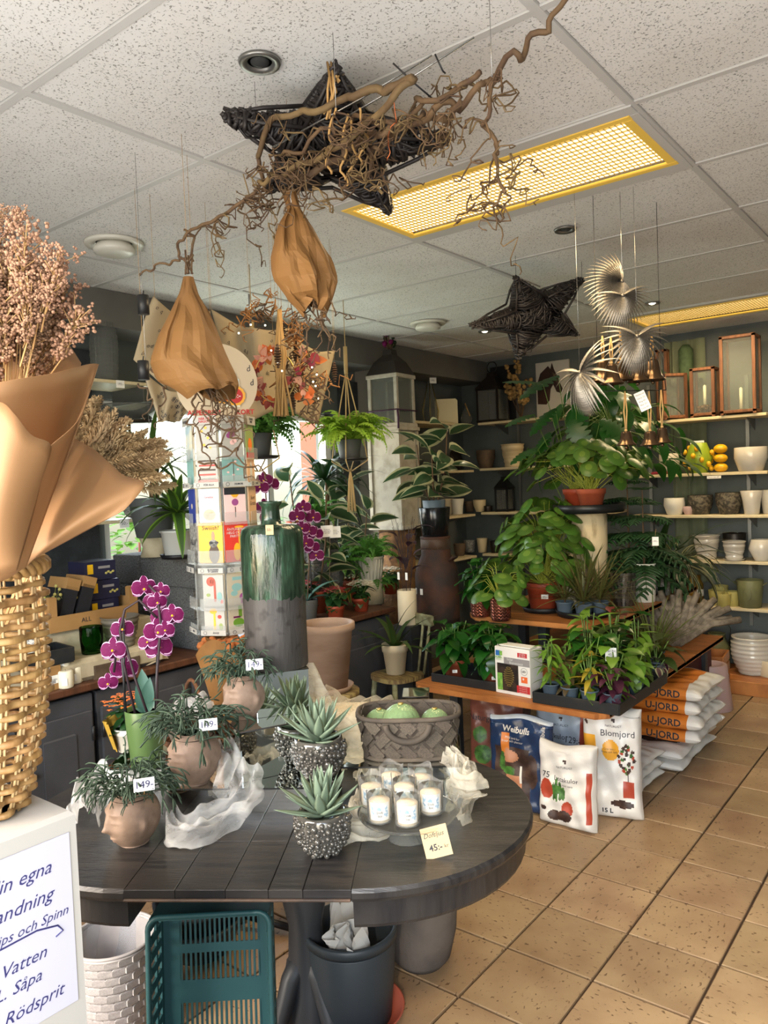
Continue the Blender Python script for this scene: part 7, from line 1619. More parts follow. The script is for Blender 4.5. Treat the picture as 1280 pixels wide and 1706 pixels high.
card('edge on pale blue greeting card by the window', 0, 0, .07, 'card_sky')
card('greeting card with rows of red lettering', 1, 1, .075, 'card_paper', [('r', .5, .85-.17*i, .4, .03, 'card_red' if i % 2 else 'card_brown') for i in range(5)]+[('r', .5, .08, .5, .08, 'card_red')])
card('teal greeting card with a branch pattern', 2, 1, .08, 'card_teal', fl('card_pink', ((.3, .7), (.7, .5), (.5, .3), (.6, .8), (.25, .4)), .06)+[('r', .5, .5, .012, .4, 'card_brown')])
card('peach greeting card with a drawn bottle', 3, 1, .075, 'card_peach', [('e', .5, .45, .15, .35, 'print_white')], [('Till dig', .5, .6, .014, 'ink')])
card('pale blue greeting card in the second tier by the window', 0, 1, .07, 'card_teal')
card('greeting card with pale sky and meadow', 1, 2, .075, 'card_sky', [('e', .5, .25, .3, .16, 'card_cream')]+fl('card_green', ((.4, .25), (.6, .3)), .06), [('Grattis', .5, .75, .012, 'ink_red')])
card('greeting card of a girl in pink dress on black ground', 2, 2, .078, 'card_pink', [('r', .5, .9, .5, .1, 'box_black'), ('e', .5, .85, .2, .13, 'card_yellow'), ('e', .5, .75, .12, .07, 'card_peach'), ('e', .5, .58, .16, .10, 'petal_pink'), ('r', .5, .3, .02, .15, 'card_brown')])
card('beige greeting card with black brush letters', 3, 2, .075, 'card_peach', [], [('Stort\nGrattis', .5, .6, .02, 'ink')])
card('deep blue greeting card at the window side', 0, 2, .075, 'card_blue', [('e', .6, .5, .1, .08, 'card_cream')])
card('yellow greeting card of a dog in party hat and sunglasses', 1, 3, .088, 'card_yellow', [('e', .62, .22, .22, .24, 'card_brown'), ('e', .6, .48, .18, .10, 'speckle_grey'), ('e', .52, .50, .10, .035, 'ink'), ('e', .72, .50, .10, .035, 'ink'), ('e', .6, .66, .07, .12, 'bag_clay'), ('e', .3, .62, .12, .08, 'lemon')], [('Swiiish!', .5, .86, .021, 'ink')])
card('red greeting card with a yellow shower', 2, 3, .085, 'card_red', [('e', .62, .86, .2, .03, 'card_yellow'), ('e', .5, .25, .15, .22, 'card_yellow'), ('r', .6, .6, .02, .25, 'card_yellow')], [('ÄNTLIGEN\nHELG OCH\nPARTY', .42, .72, .012, 'print_white')])
card('grey lettered greeting card leaning at the window side', 0, 3, .08, 'speckle_grey', [], [('ALLA', .5, .5, .03, 'ink')])
card('cream greeting card behind the green vase neck', 3, 3, .08, 'card_cream')
card('birthday card with a red giraffe number nine', 1, 4, .075, 'card_paper', [('e', .4, .8, .22, .14, 'bag_red'), ('e', .46, .8, .10, .07, 'print_white'), ('r', .58, .5, .05, .3, 'bag_red'), ('e', .8, .35, .12, .14, 'card_teal'), ('e', .25, .4, .1, .05, 'card_green'), ('e', .9, .2, .06, .06, 'card_red')])
card('birthday card with a blue number five and purple figure', 2, 4, .085, 'card_cream', [('r', .42, .86, .2, .05, 'card_teal'), ('e', .4, .6, .22, .12, 'card_teal'), ('e', .28, .42, .15, .08, 'card_teal'), ('e', .7, .3, .2, .12, 'petal_pink'), ('r', .6, .2, .05, .1, 'petal_pink'), ('e', .75, .78, .09, .05, 'petal_wine')])
card('birthday card with a yellow number one', 1, 5, .075, 'card_paper', [('e', .45, .8, .18, .1, 'card_yellow'), ('r', .5, .45, .05, .3, 'card_yellow'), ('e', .75, .6, .1, .07, 'card_red'), ('e', .8, .25, .1, .12, 'card_green')], None)
card('birthday card with a lime number four', 2, 5, .085, 'card_cream', [('r', .5, .75, .07, .2, 'leaf_lime'), ('e', .42, .35, .24, .16, 'leaf_lime'), ('r', .35, .55, .15, .03, 'petal_wine'), ('e', .8, .65, .1, .1, 'card_yellow')])
for k in range(8):
    a = rface(k); n_ = V((math.cos(a), math.sin(a), 0)); s = V((-n_.y, n_.x, 0))
    G().box((0, 0, 0), (.004, .088, zr(706)-zr(1060)), ).build('back_panel', 'rack_clear', rk, M=MX.Translation(n_*(RR+.001)+V((0, 0, (zr(706)+zr(1060))/2))) @ MX.Rotation(a, 4, 'Z'))
    if k > 3: continue
    for tr, (y0, y1) in enumerate(tiers_):
        hp_ = (zr(y0)-zr(y1))*.34; z0 = zr(y1)
        G().box((0, 0, 0), (.002, .092, hp_)).box((-.012, 0, -hp_/2), (.026, .092, .002)).build('pocket', 'rack_clear', rk, M=MX.Translation(n_*(RR+.024)+V((0, 0, z0+hp_/2-.004))) @ MX.Rotation(a, 4, 'Z'))
        if tr in (1, 4, 5) or (tr == 3):
            yy = {1: 807, 3: 949, 4: 949, 5: 1053}[tr]
            if tr == 4: continue
            M_ = face(n_*(RR+.028)+V((0, 0, zr(yy))), n_); G().box((0, 0, 0), (.092, .018, .001)).build('strip', 'card_paper', rk, M=M_)
            G().tube([(-.03+.006*math.cos(q), .006*math.sin(q), .001) for q in [2*PI*i/14 for i in range(14)]], .0007, 3, closed=True).build('smiley', 'ink', rk, M=M_)
            text({1: ('18 ÅR', 'FÖR ALLA', 'HUMOR', '50 ÅR'), 3: ('GIVE A\nSMILE!', 'SE HUNDEN\nET LEENDE', 'GIVE A\nSMILE!', 'GIVE A\nSMILE!'), 5: ('BARN', 'ÅNGE', 'BARN', 'BARN')}[tr][k], .0085 if tr != 3 else .0075, M_ @ MX.Translation((.010, 0, .001)), 'ink', rk, bold=.0003, ls=.85)
    M_ = face(n_*(RR+.02)+V((0, 0, zr(700))), n_); G().box((0, 0, 0), (.085, .03, .001)).build('strip', 'card_paper', rk, M=M_); text(('SE HUNDEN', 'HÄR ÄR\nNÅGOT', 'GIVE A\nSMILE!', 'SE HUR\nFINT')[k], .011, M_ @ MX.Translation((0, 0, .001)), 'ink_red' if k == 1 else 'ink', rk, bold=.0004, ls=.9)
# round sign
zs_ = PT(376, 640, dR).z; M_ = face((0, 0, zs_), V((math.cos(rv), math.sin(rv), 0)), off=0); mat('sign_beige', 'bfae93', .6)
G().prism([(.142*math.cos(q), .142*math.sin(q)) for q in [2*PI*i/48 for i in range(48)]], -.004, .004).build('sign_disc', 'sign_beige', rk, M=M_)
text('ASPEGREN        KORT', .024, M_ @ MX.Translation((.01, -.103, .0055)), 'ink_red', rk, bold=.0008)
for x, m in ((-.02, 'card_cream'), (.05, 'card_sky')): G().box((x, -.035, .006), (.055, .10, .004)).build('sample_card', m, rk, M=M_)
for x, r in ((.02, .026), (.062, .034)):
    G().prism([(x+r*(1+.08*(i % 2))*math.cos(2*PI*i/28), -.045+r*(1+.08*(i % 2))*math.sin(2*PI*i/28)) for i in range(28)], .0085, .0095).build('badge', 'badge_gold', rk, M=M_); G().prism([(x+r*.78*math.cos(2*PI*i/24), -.045+r*.78*math.sin(2*PI*i/24)) for i in range(24)], .0096, .0105).build('badge_center', 'ink_red', rk, M=M_); text('25:-', r*.75, M_ @ MX.Translation((x, -.045, .0112)), 'print_white', rk, bold=.0004)
for x, y in ((-.11, .03), (-.115, -.01), (-.10, -.04), (.11, .05), (.12, .0)): text('d', .03, M_ @ MX.Translation((x, y, .0055)) @ MX.Rotation(.3, 4, 'Z'), 'ink', rk, name='music_note', shear=.3)
for q, m in (((-.05, .0), 'card_red'), ((-.03, -.03), 'leaf_coffee'), ((.05, .02), 'card_blue')): G().ball((q[0], q[1], .008), (.02, .024, .004), 8, 5).build('print_bird', m, rk, M=M_)
# ============================================================ white pedestal with handwritten recipe, wicker basket, bouquet
mat('pedestal_white', 'a09c95', .5); mat('sheet_white', 'a9a7b3', .6); mat('rattan', '9c7a4c', .5, c2='836136', ns=14, stretch=(6, 6, 1), rv=.12); mat('rattan_light', 'b3966a', .5)
PB = V((-1.30, .215, 0)); q = thing('white_pedestal', 'white pedestal with a handwritten recipe sheet taped to its side', 'pedestal', PB); xf_ = -.968-PB.x; ye = .534-PB.y; hz = 1.18
G().box((0, 0, hz/2), (2*xf_, 2*ye, hz), bev=.006).build('body', 'pedestal_white', q)
def onface(y, z): return V((xf_, y-PB.y, z))
zT, zB = PX(114, 1386, -.968), PX(125, 1668, -.968)
yR = zT.y; mz = (zT.z+zB.z)/2; hs = zT.z-zB.z
G().box((0, 0, 0), (.0012, .31, hs), bev=.0004).build('sheet', 'sheet_white', q, M=MX.Translation(onface(yR-.155, mz)+V((.0008, 0, 0))))
for s_, px, py, size in (('Gör din egna', 84, 1443, .0245), ('blandning', 86, 1488, .0245), ('mot Löss, Trips och Spinn', 112, 1514, .0175), ('1 liter Vatten', 76, 1584, .0225), ('1 DL. Såpa', 68, 1623, .0215), ('1 msk. Rödsprit', 104, 1646, .0225)):
    p = PX(px, py, -.968); text(s_, size, face(onface(p.y, p.z), (1, 0, 0), off=.0018), 'ink_blue', q, shear=.35, align='RIGHT', name='handwriting')
pts = [onface(PX(x, y, -.968).y, PX(x, y, -.968).z)+V((.0018, 0, 0)) for x, y in ((-60, 1606), (0, 1582), (60, 1550), (95, 1541), (104, 1549), (92, 1560))]
G().tube(pts, .0012, 4).build('underline', 'ink_blue', q)
# wicker basket
WB = PZ(-38, 1352, 1.18); WB.z = 1.1805; q = thing('wicker_basket', 'tall honey coloured wicker basket holding the wrapped bouquets', 'basket', WB); hW = .335
def rW(z): f = z/hW; return .058+.040*min(1, f*2.0)**.8-.003*f
NS = 20
for k in range(NS):
    a = 2*PI*k/NS
    for o_ in (-.035, .035): G().tube([((rW(z))*math.cos(a+o_), (rW(z))*math.sin(a+o_), z) for z in [hW*i/9 for i in range(10)]], .0021, 5).build('stake', 'rattan_light', q)
nr = 20
for j in range(nr):
    z = .006+(hW-.02)*j/(nr-1); pts = []
    for i in range(NS*4):
        a = 2*PI*i/(NS*4); w_ = (.0056)*math.sin(a*NS/2+(PI if j % 2 else 0)+.0); r = rW(z)+w_; pts.append((r*math.cos(a), r*math.sin(a), z+.0014*math.sin(a*3+j)))
    G().tube(pts, .0050+.0007*math.sin(j*2.3), 6, closed=True).build('weave_row', 'rattan', q)
for j in range(4):
    pts = []
    for i in range(90): a = 2*PI*i/90; pts.append(((rW(hW)+.004+.006*math.sin(a*11+j*PI/2))*math.cos(a), (rW(hW)+.004+.006*math.sin(a*11+j*PI/2))*math.sin(a), hW-.006+.008*math.cos(a*11+j*PI/2)))
    G().tube(pts, .0055, 6, closed=True).build('rim_braid', 'rattan', q)
G().lathe([(0, .004), (.058, .004)], 24).build('base', 'rattan', q)
# kraft wraps: sheets fanning out of the basket
mat('kraft_front', 'a27a52', .6, c2='966e47', ns=2.5, tl=.25)
bq = thing('dried_bouquet', 'big bouquet of dusty pink dried flowers wrapped in kraft paper', 'bouquet', WB+V((0, 0, .12)))
BO = V(bq.location)
def fan(name, base, rim, bulge=.02, n=24, m='kraft_front', nv=12, curl=0):
    """paper sheet between a base polyline and a rim polyline, each of (px, py, depth)"""
    B = [PT(*a)-BO for a in base]; R_ = [PT(*a)-BO for a in rim]
    def pl(P, t):
        f = t*(len(P)-1); i = min(int(f), len(P)-2); u = f-i; g_ = lambda k: P[max(0, min(len(P)-1, k))]
        p0, p1, p2, p3 = g_(i-1), g_(i), g_(i+1), g_(i+2); return .5*((2*p1)+(p2-p0)*u+(2*p0-5*p1+4*p2-p3)*u*u+(3*p1-p0-3*p2+p3)*u**3)
    def fn(u, v):
        p = pl(B, u).lerp(pl(R_, u), v); d = -fwd*(bulge*math.sin(PI*v)*math.sin(PI*u)+.004*math.sin(u*9+v*3)); return p+d-fwd*curl*v*v
    g = G(); g.grid(fn, n, nv); o = g.build(name, m, bq); md = o.modifiers.new('thickness', 'SOLIDIFY'); md.thickness = .0008; return o
fan('kraft_sheet', [(-60, 945, .95), (-10, 950, .92), (40, 945, .95)], [(-60, 560, 1.12), (40, 600, 1.15), (95, 560, 1.16), (134, 604, 1.12)], .0)
fan('kraft_sheet', [(-60, 950, .94), (0, 955, .90), (50, 940, .95)], [(-80, 650, .88), (20, 632, .90), (95, 622, .97), (150, 606, 1.08), (163, 606, 1.09)], -.035)
fan('kraft_sheet', [(5, 950, .94), (35, 948, .93), (60, 930, .95)], [(120, 728, 1.05), (160, 752, 1.03), (205, 790, 1.0), (240, 806, .97), (205, 850, .95)], .03)
fan('kraft_sheet', [(-60, 960, .88), (-20, 962, .87), (30, 950, .88)], [(-80, 690, .84), (-10, 668, .83), (25, 690, .83), (55, 725, .84), (84, 742, .86), (70, 790, .88)], .03)
fan('kraft_sheet', [(-60, 965, .88), (0, 968, .885), (45, 945, .90)], [(-60, 830, .84), (10, 800, .84), (85, 745, .875), (130, 700, .95), (150, 640, 1.05)], .03)
mat('statice', '806049', .9, c2='a07c60', ns=200, rv=.14)
def spray(v):
    k = ('spray', v)
    if k not in MESH:
        r = random.Random(v+9); g = G(); g.tube([(0, 0, 0), (.45, .03, .05), (1, 0, 0)], [.012, .010, .006], 4)
        for i in range(130):
            f = .35+.65*r.random(); s = .34*(f-.15)*(1.15-f*.5); p = V((f+r.uniform(-.06, .1), r.uniform(-s, s), r.uniform(-s, s)))
            if i % 4 == 0: g.tube([(f-.15, 0, 0), p], .006, 3)
            for j in range(3): g.ball(p+V((r.uniform(-.03, .03), r.uniform(-.03, .03), r.uniform(-.03, .03))), r.uniform(.012, .024), 5, 4, 1)
        MESH[k] = g.mesh('flower_spray', ['stick', 'statice'])
    return MESH[k]
for k in range(54):
    tx, ty = rnd.uniform(-60, 140), rnd.uniform(405, 585)
    if tx > 105: ty = max(ty, 440)
    b = PT(10+tx*.25, 700, 1.0+rnd.uniform(-.03, .03))-BO; e = PT(tx, ty, 1.02+rnd.uniform(-.06, .10))-BO; d = (e-b); L = rnd.uniform(.085, .13)
    put('flower_spray', spray(k % 4), bq, M=xf(e-d.normalized()*L*.8, d, rnd.choice([(0, 0, 1), (1, 0, .3), (0, 1, .2)]), L))
    if k % 2 == 0: G().tube([b, b.lerp(e, .6)+V((0, 0, .005)), e-d.normalized()*L*.7], .0012, 4).build('stem', 'stick', bq)
b = PT(-10, 420, 1.05)-BO; put('flower_spray', spray(1), bq, M=xf(b, PT(45, 345, 1.05)-BO-b, (0, 0, 1), .07)); put('flower_spray', spray(2), bq, M=xf(b, PT(5, 338, 1.05)-BO-b, (0, 0, 1), .06))
mat('pampas', 'a68c66', .95, c2='bda67f', ns=60, rv=.14, tl=.4)
pm = thing('pampas_bunch', 'bunch of beige pampas plumes behind the kraft paper', 'dried grass', WB+V((.01, .015, .13))); PO = V(pm.location)
def plume(v):
    k = ('plume', v)
    if k not in MESH:
        r = random.Random(v+70); g = G(); pts = [V((i/10, .05*math.sin(i*.5+v), .10*math.sin(i/10*2))) for i in range(11)]; g.tube(pts, .008, 3)
        for i in range(260):
            f = r.random()**.9; j = min(9, int(f*10)); p = pts[j].lerp(pts[j+1], f*10-j); rad = .17*math.sin(PI*(.12+.84*f))**.8
            a = r.uniform(0, 2*PI); d = V((.75, math.cos(a)*.8, math.sin(a)*.8-.15)); q_ = p+d.normalized()*rad*r.uniform(.7, 1.3); s = V((0, -math.sin(a), math.cos(a)))*.010
            m_ = p.lerp(q_, .6)+V((0, 0, .012)); g.add([p-s*.6, p+s*.6, m_+s*1.3, m_-s*1.3, q_+s*.3, q_-s*.3+V((.01, 0, -.02))], [(0, 1, 2, 3), (3, 2, 4, 5)])
        MESH[k] = g.mesh('plume', 'pampas')
    return MESH[k]
for k in range(80):
    f = rnd.random(); tx = 135+160*rnd.random(); ty = 648+(tx-140)*.62+rnd.uniform(0, 85)
    e = PT(tx, min(ty, 828), 1.15+rnd.uniform(-.05, .16))-PO; b = PT(95+.25*(tx-140), 800, 1.14)-PO; d = e-b; L = rnd.uniform(.075, .115)
    put('plume', plume(k % 4), pm, M=xf(e-d.normalized()*L, d, rnd.choice([(0, 0, 1), (1, .2, .5)]), L))
    if k % 5 == 0: G().tube([V((.0, .0, .05)), b.lerp(V((0, 0, .08)), .4), e-d.normalized()*L], .0012, 4).build('stem', 'stick', pm)
# ============================================================ hanging from the ceiling
mat('twig_black', '1f1c1c', .5, c2='2c2726', ns=30); mat('branch_brown', '503c2c', .8, c2='665038', ns=18); mat('branch_pale', '74603f', .8, c2='5c4830', ns=14); mat('raffia', 'b58f58', .8); mat('silver_wire', 'a9a9a6', .25, .9); mat('silver_gold', '9d978c', .42, .7, c2='77716a', ns=60); mat('wire_copper', 'b0603a', .3, .9)
def wstar(label, tips, thick, n, seed):
    P = [V(p) for p in tips]; c = sum(P, V())/5; t = thing('wicker_star', label, 'hanging star', c, group='black wicker stars'); r = random.Random(seed); L = [p-c for p in P]
    nrm = (L[1]-L[0]).cross(L[2]-L[0]).normalized(); inn = [(L[i]+L[(i+1) % 5])*.5*.56 for i in range(5)]
    for i in range(5):
        A, B_, C_ = inn[i-1], L[i], inn[i]; O = V((0, 0, 0))
        for side in ((A, B_), (C_, B_)):
            for o_ in (-1, 1): G().tube([side[0]+nrm*thick*.5*o_, side[0].lerp(side[1], .5)+nrm*thick*.35*o_, side[1]], [.006, .006, .004], 5).build('frame_twig', 'twig_black', t)
        g = G()
        for k in range(n):
            f = r.random()**1.15*.97; w0 = A.lerp(B_, f)+(A-C_)*.06*r.random(); w1 = C_.lerp(B_, min(.98, f+r.uniform(-.14, .14)))+(C_-A)*.06*r.random(); o_ = r.choice((-1, 1)); th = thick*(1-f*.8)*.6
            mid = (w0+w1)/2+nrm*o_*th*r.uniform(.6, 1.1)+V((r.uniform(-.012, .012), r.uniform(-.012, .012), r.uniform(-.012, .012)))
            g.tube([w0, w0.lerp(mid, .6)+nrm*o_*th*.4, mid, w1.lerp(mid, .6)+nrm*o_*th*.4, w1], r.uniform(.0038, .0068), 4)
        for k in range(n//3):
            a_, b_ = r.random(), r.random(); p = A.lerp(B_, a_)*(1-b_)+C_.lerp(B_, a_)*b_; q_ = A.lerp(O, r.random()*.9)+nrm*r.uniform(-thick, thick)*.5; q_ = q_.lerp(p, .35)
            g.tube([p+nrm*thick*.3*r.choice((-1, 1)), (p+q_)/2+nrm*thick*.5*r.choice((-1, 1)), q_], r.uniform(.003, .005), 4)
        stuff(g.build('woven_arm', 'twig_black', t))
    g = G()
    for k in range(n):
        a_, b_ = r.random()*5, r.uniform(1.4, 3.4); f_ = lambda q: inn[int(q) % 5].lerp(inn[(int(q)+1) % 5], q % 1)*r.uniform(.85, 1.05); p, q_ = f_(a_), f_(a_+b_); o_ = nrm*thick*.5*r.choice((-1, 1)); g.tube([p, p.lerp(q_, .3)+o_*r.uniform(.4, 1), p.lerp(q_, .7)+o_*r.uniform(.4, 1), q_], r.uniform(.0035, .0065), 4)
    stuff(g.build('woven_center', 'twig_black', t))
    return t
s1 = wstar('large black wicker star under the dried corkscrew branches', [PT(370, 190, 1.98), PT(560, 110, 1.88), PT(752, 232, 2.10), PT(650, 350, 2.30), PT(446, 312, 2.22)], .08, 95, 3)
p = PT(628, 300, 2.18)-s1.location; sticker(s1, p, tocam(p+s1.location), .022, .045, 'EAN 7391', 'price_white', 'ink', 'barcode_tag', .004)
for j in range(7): G().box((0, 0, 0), (.0012+.0008*(j % 2), .018, .0004)).build('barcode_bar', 'ink', s1, M=face(p+V((0, 0, -.006)), tocam(p+s1.location), off=.0022) @ MX.Translation((-.008+.0026*j, 0, 0)))
rp = [PT(560, 128, 1.88), PT(548, 112, 1.9), PT(553, 150, 1.86), PT(545, 195, 1.88)]
for k in range(5): G().tube([V(a)-s1.location+V((rnd.uniform(-.012, .012), rnd.uniform(-.012, .012), rnd.uniform(-.01, .01))) for a in rp], .003, 5).build('raffia_tie', 'raffia', s1)
t2 = [PT(784, 543, 3.8), PT(860, 462, 3.75), PT(970, 464, 3.9), PT(962, 557, 4.0), PT(862, 596, 3.9)]
s2 = wstar('black wicker star hanging upright near the back wall', t2, .10, 95, 5)
for a in (1, 2): G().tube([V(t2[a])-s2.location, V((t2[a].x, t2[a].y, CZ))-s2.location], .0012, 4).build('hanger_wire', 'black_metal', s2)
# corkscrew hazel branch
def wig(P, amp, n, r, seed, cyc=1.0):
    rr = random.Random(seed); P = [V(p) for p in P]; out = []; ph = [rr.uniform(0, 6) for _ in range(6)]; k = len(P)-1
    for i in range(n+1):
        t = i/n; f = t*k; j = min(int(f), k-1); u = f-j; g_ = lambda q: P[max(0, min(k, q))]
        p0, p1, p2, p3 = g_(j-1), g_(j), g_(j+1), g_(j+2); p = .5*((2*p1)+(p2-p0)*u+(2*p0-5*p1+4*p2-p3)*u*u+(3*p1-p0-3*p2+p3)*u**3)
        w_ = amp*min(1, 4*t, 4*(1-t)+.2); s = t*cyc*k*3.2
        out.append(p+V((math.sin(s*1.7+ph[0])+.5*math.sin(s*3.1+ph[1]), math.sin(s*1.9+ph[2])+.5*math.sin(s*2.7+ph[3]), math.sin(s*2.1+ph[4])*.8+.4*math.sin(s*3.3+ph[5])))*w_)
    return out
bc = PT(620, 230, 2.0); hz_ = thing('hazel_branch', 'contorted dried hazel branch wired across the ceiling below the star', 'branch', bc)
def br(pts, r0, r1, amp, seed, n=40, m='branch_brown', name='limb', cyc=1.0):
    P = wig([PT(*a)-bc for a in pts], amp, n, r0, seed, cyc); N = len(P); G().tube(P, [r0+(r1-r0)*i/(N-1) for i in range(N)], 6).build(name, m, hz_); return P
L1 = br([(430, 262, 2.05), (455, 200, 1.95), (530, 183, 1.88), (590, 158, 1.82), (650, 148, 1.78), (690, 128, 1.74)], .007, .011, .006, 1, m='branch_pale')
L2 = br([(690, 128, 1.74), (640, 180, 1.80), (560, 245, 1.9), (470, 290, 2.0), (430, 305, 2.08)], .010, .006, .015, 2, m='branch_pale')
L3 = br([(945, -5, 1.60), (910, 45, 1.64), (870, 85, 1.68), (820, 130, 1.72), (770, 168, 1.76), (690, 200, 1.82), (620, 225, 1.88), (560, 265, 1.95), (500, 300, 2.02)], .006, .010, .012, 3, 60)
L4 = br([(430, 262, 2.05), (436, 305, 2.10), (405, 335, 2.16), (360, 365, 2.25), (318, 385, 2.32), (295, 415, 2.36), (318, 435, 2.38), (322, 395, 2.36), (305, 382, 2.34)], .006, .0035, .006, 4, 60)
L5 = br([(820, 130, 1.72), (812, 190, 1.74), (825, 260, 1.78), (838, 320, 1.82), (820, 345, 1.84)], .006, .003, .010, 5)
L6 = br([(300, 434, 2.38), (270, 440, 2.42), (245, 452, 2.46), (232, 458, 2.48)], .004, .003, .006, 6, 20)
L7 = br([(770, 168, 1.76), (740, 200, 1.80), (700, 190, 1.84), (640, 240, 1.9), (600, 285, 1.95), (570, 312, 1.98)], .009, .004, .016, 7)
L8 = br([(800, 120, 1.72), (760, 150, 1.76), (700, 170, 1.8), (650, 215, 1.85), (590, 200, 1.9), (520, 240, 1.95), (470, 260, 2.0)], .007, .005, .018, 8)
allp = L2+L3+L7+L8+L5
g = []
for k in range(78):
    p = rnd.choice(L2[8:]+L3[18:]+L7+L8) if k < 54 else rnd.choice(L4[:34]) if k < 66 else rnd.choice(L5); d = V((rnd.uniform(-1, 1), rnd.uniform(-1, 1), rnd.uniform(-1.0, .25))).normalized(); L = rnd.uniform(.08, .22)
    e = p+d*L; e.z = min(e.z, CZ-.02-bc.z); P = wig([p, p.lerp(e, .35)+V((rnd.uniform(-.03, .03), rnd.uniform(-.03, .03), rnd.uniform(-.03, .02))), p.lerp(e, .7), e], .017, 26, 1, 100+k, 1.25); G().tube(P, [.0021*(1-.6*i/26)+.0006 for i in range(27)], 4).build('twig', 'branch_brown' if k % 3 else 'branch_pale', hz_)
for pts in (((560, 180, 1.84), (548, 240, 1.9), (552, 290, 1.95)), ((585, 200, 1.86), (590, 260, 1.92), (578, 310, 1.97)), ((580, 190, 1.85), (572, 250, 1.9), (575, 300, 1.95)), ((600, 180, 1.83), (608, 230, 1.88), (602, 275, 1.93))): br(pts, .003, .003, .006, 9, 14, 'raffia', 'raffia_strand')
for pts in (((455, 245, 2.0), (600, 165, 1.9), (720, 92, 1.82)), ((560, 205, 1.9), (640, 158, 1.86), (790, 62, 1.72))): G().tube([PT(*a)-bc for a in pts], .0025, 5).build('steel_wire', 'silver_wire', hz_)
for pts in (((655, 105, 1.76), (690, 138, 1.78), (730, 172, 1.8)), ((725, 90, 1.74), (738, 118, 1.75), (742, 122, 1.76))): G().tube([PT(*a)-bc for a in pts], .0022, 5).build('iron_pin', 'black_metal', hz_)
for pts in (((660, 150, 1.76), (655, 210, 1.8), (645, 268, 1.85)), ): br(pts, .0012, .0012, .006, 12, 14, 'wire_copper', 'copper_wire')
for pts in (((505, 258, 1.98), (510, 300, 2.0), (512, 345, 2.03)), ((487, 290, 2.0), (485, 340, 2.05))): br(pts, .001, .001, .003, 13, 12, 'silver_wire', 'tinsel')
G().tube([PT(938, -8, 1.6)-bc, V((PT(938, -8, 1.6)-bc).to_tuple())+V((0, 0, .12))], .001, 4).build('hanger_wire', 'silver_wire', hz_)
for a in ((560, 182, 1.84), (820, 130, 1.72), (430, 262, 2.05)): p = PT(*a); G().tube([p-bc, V((p.x, p.y, CZ))-bc], .0009, 4).build('hanger_wire', 'silver_wire', hz_)
# kraft bundles hanging head down
def bundle(label, pts_, d, neck, seed):
    """outline given as (half width px left, right, py); hung from the branch"""
    p = PT(neck[0], neck[1], d); t = thing('kraft_bundle', label, 'hanging bouquet', p, group='kraft wrapped bundles hanging head down'); r = random.Random(seed); ph = r.uniform(0, 6)
    n = 28
    def fn(u, v):
        f = v*(len(pts_)-1); j = min(int(f), len(pts_)-2); w_ = f-j; a = 2*PI*u
        xl, xr, py = [pts_[j][q]*(1-w_)+pts_[j+1][q]*w_ for q in range(3)]
        cx = (xl+xr)/2; hw = (xr-xl)/2*d/F; k = 1+.10*math.sin(a*3+ph)*v+.05*math.sin(a*5+v*4)
        jag = (.05*math.sin(a*2+ph)+.02*math.sin(a*5))*max(0, v-.8)*5*.35
        c = PT(cx, py, d)-p; c = c+(rgt*.6-fwd)*(mnoise.noise(V((math.cos(a)*2.2, math.sin(a)*2.2, v*5+seed)))*.03*min(1, v*2)); return c+rgt*(hw*math.cos(a)*(1+.04*math.sin(a*3+ph)*v))+fwd*(hw*.8*math.sin(a)*k)+upv*(-jag)
    g = G(); g.grid(fn, 40, 22, sm=False); o = g.build('kraft_paper', 'kraft', t); md = o.modifiers.new('thickness', 'SOLIDIFY'); md.thickness = .0008
    for k in range(6): G().tube([V((r.uniform(-.01, .01), r.uniform(-.01, .01), .01)), V((r.uniform(-.012, .012), r.uniform(-.012, .012), .04)), V((r.uniform(-.02, .02), r.uniform(-.02, .02), .06+r.uniform(0, .03)))], .003, 5).build('stem', 'branch_brown', t)
    c = PT((pts_[-1][0]+pts_[-1][1])/2, pts_[-1][2], d)-p
    for k in range(12):
        e = c+V((r.uniform(-.12, .12), r.uniform(-.08, .08), r.uniform(-.16, -.03))); P = wig([c*.7, c.lerp(e, .5)+V((r.uniform(-.04, .04), 0, 0)), e], .012, 18, 1, seed*50+k, 2); G().tube(P, [.0022*(1-.6*i/18)+.0005 for i in range(19)], 4).build('twig', 'branch_brown', t)
    G().tube([V((0, 0, .02)), V((0, 0, CZ-p.z))], .0008, 4).build('string', 'twine', t)
    return t
bundle('kraft wrapped bundle hanging head down by the window, wider one', [(306, 322, 462), (300, 328, 488), (288, 345, 515), (266, 368, 560), (252, 382, 605), (268, 394, 640), (300, 392, 655)], 2.34, (314, 462), 2)
bundle('kraft wrapped bundle hanging head down under the star, slimmer one', [(470, 494, 320), (480, 500, 348), (462, 525, 380), (453, 548, 430), (455, 557, 468), (478, 552, 498), (505, 540, 516)], 2.15, (484, 322), 3)
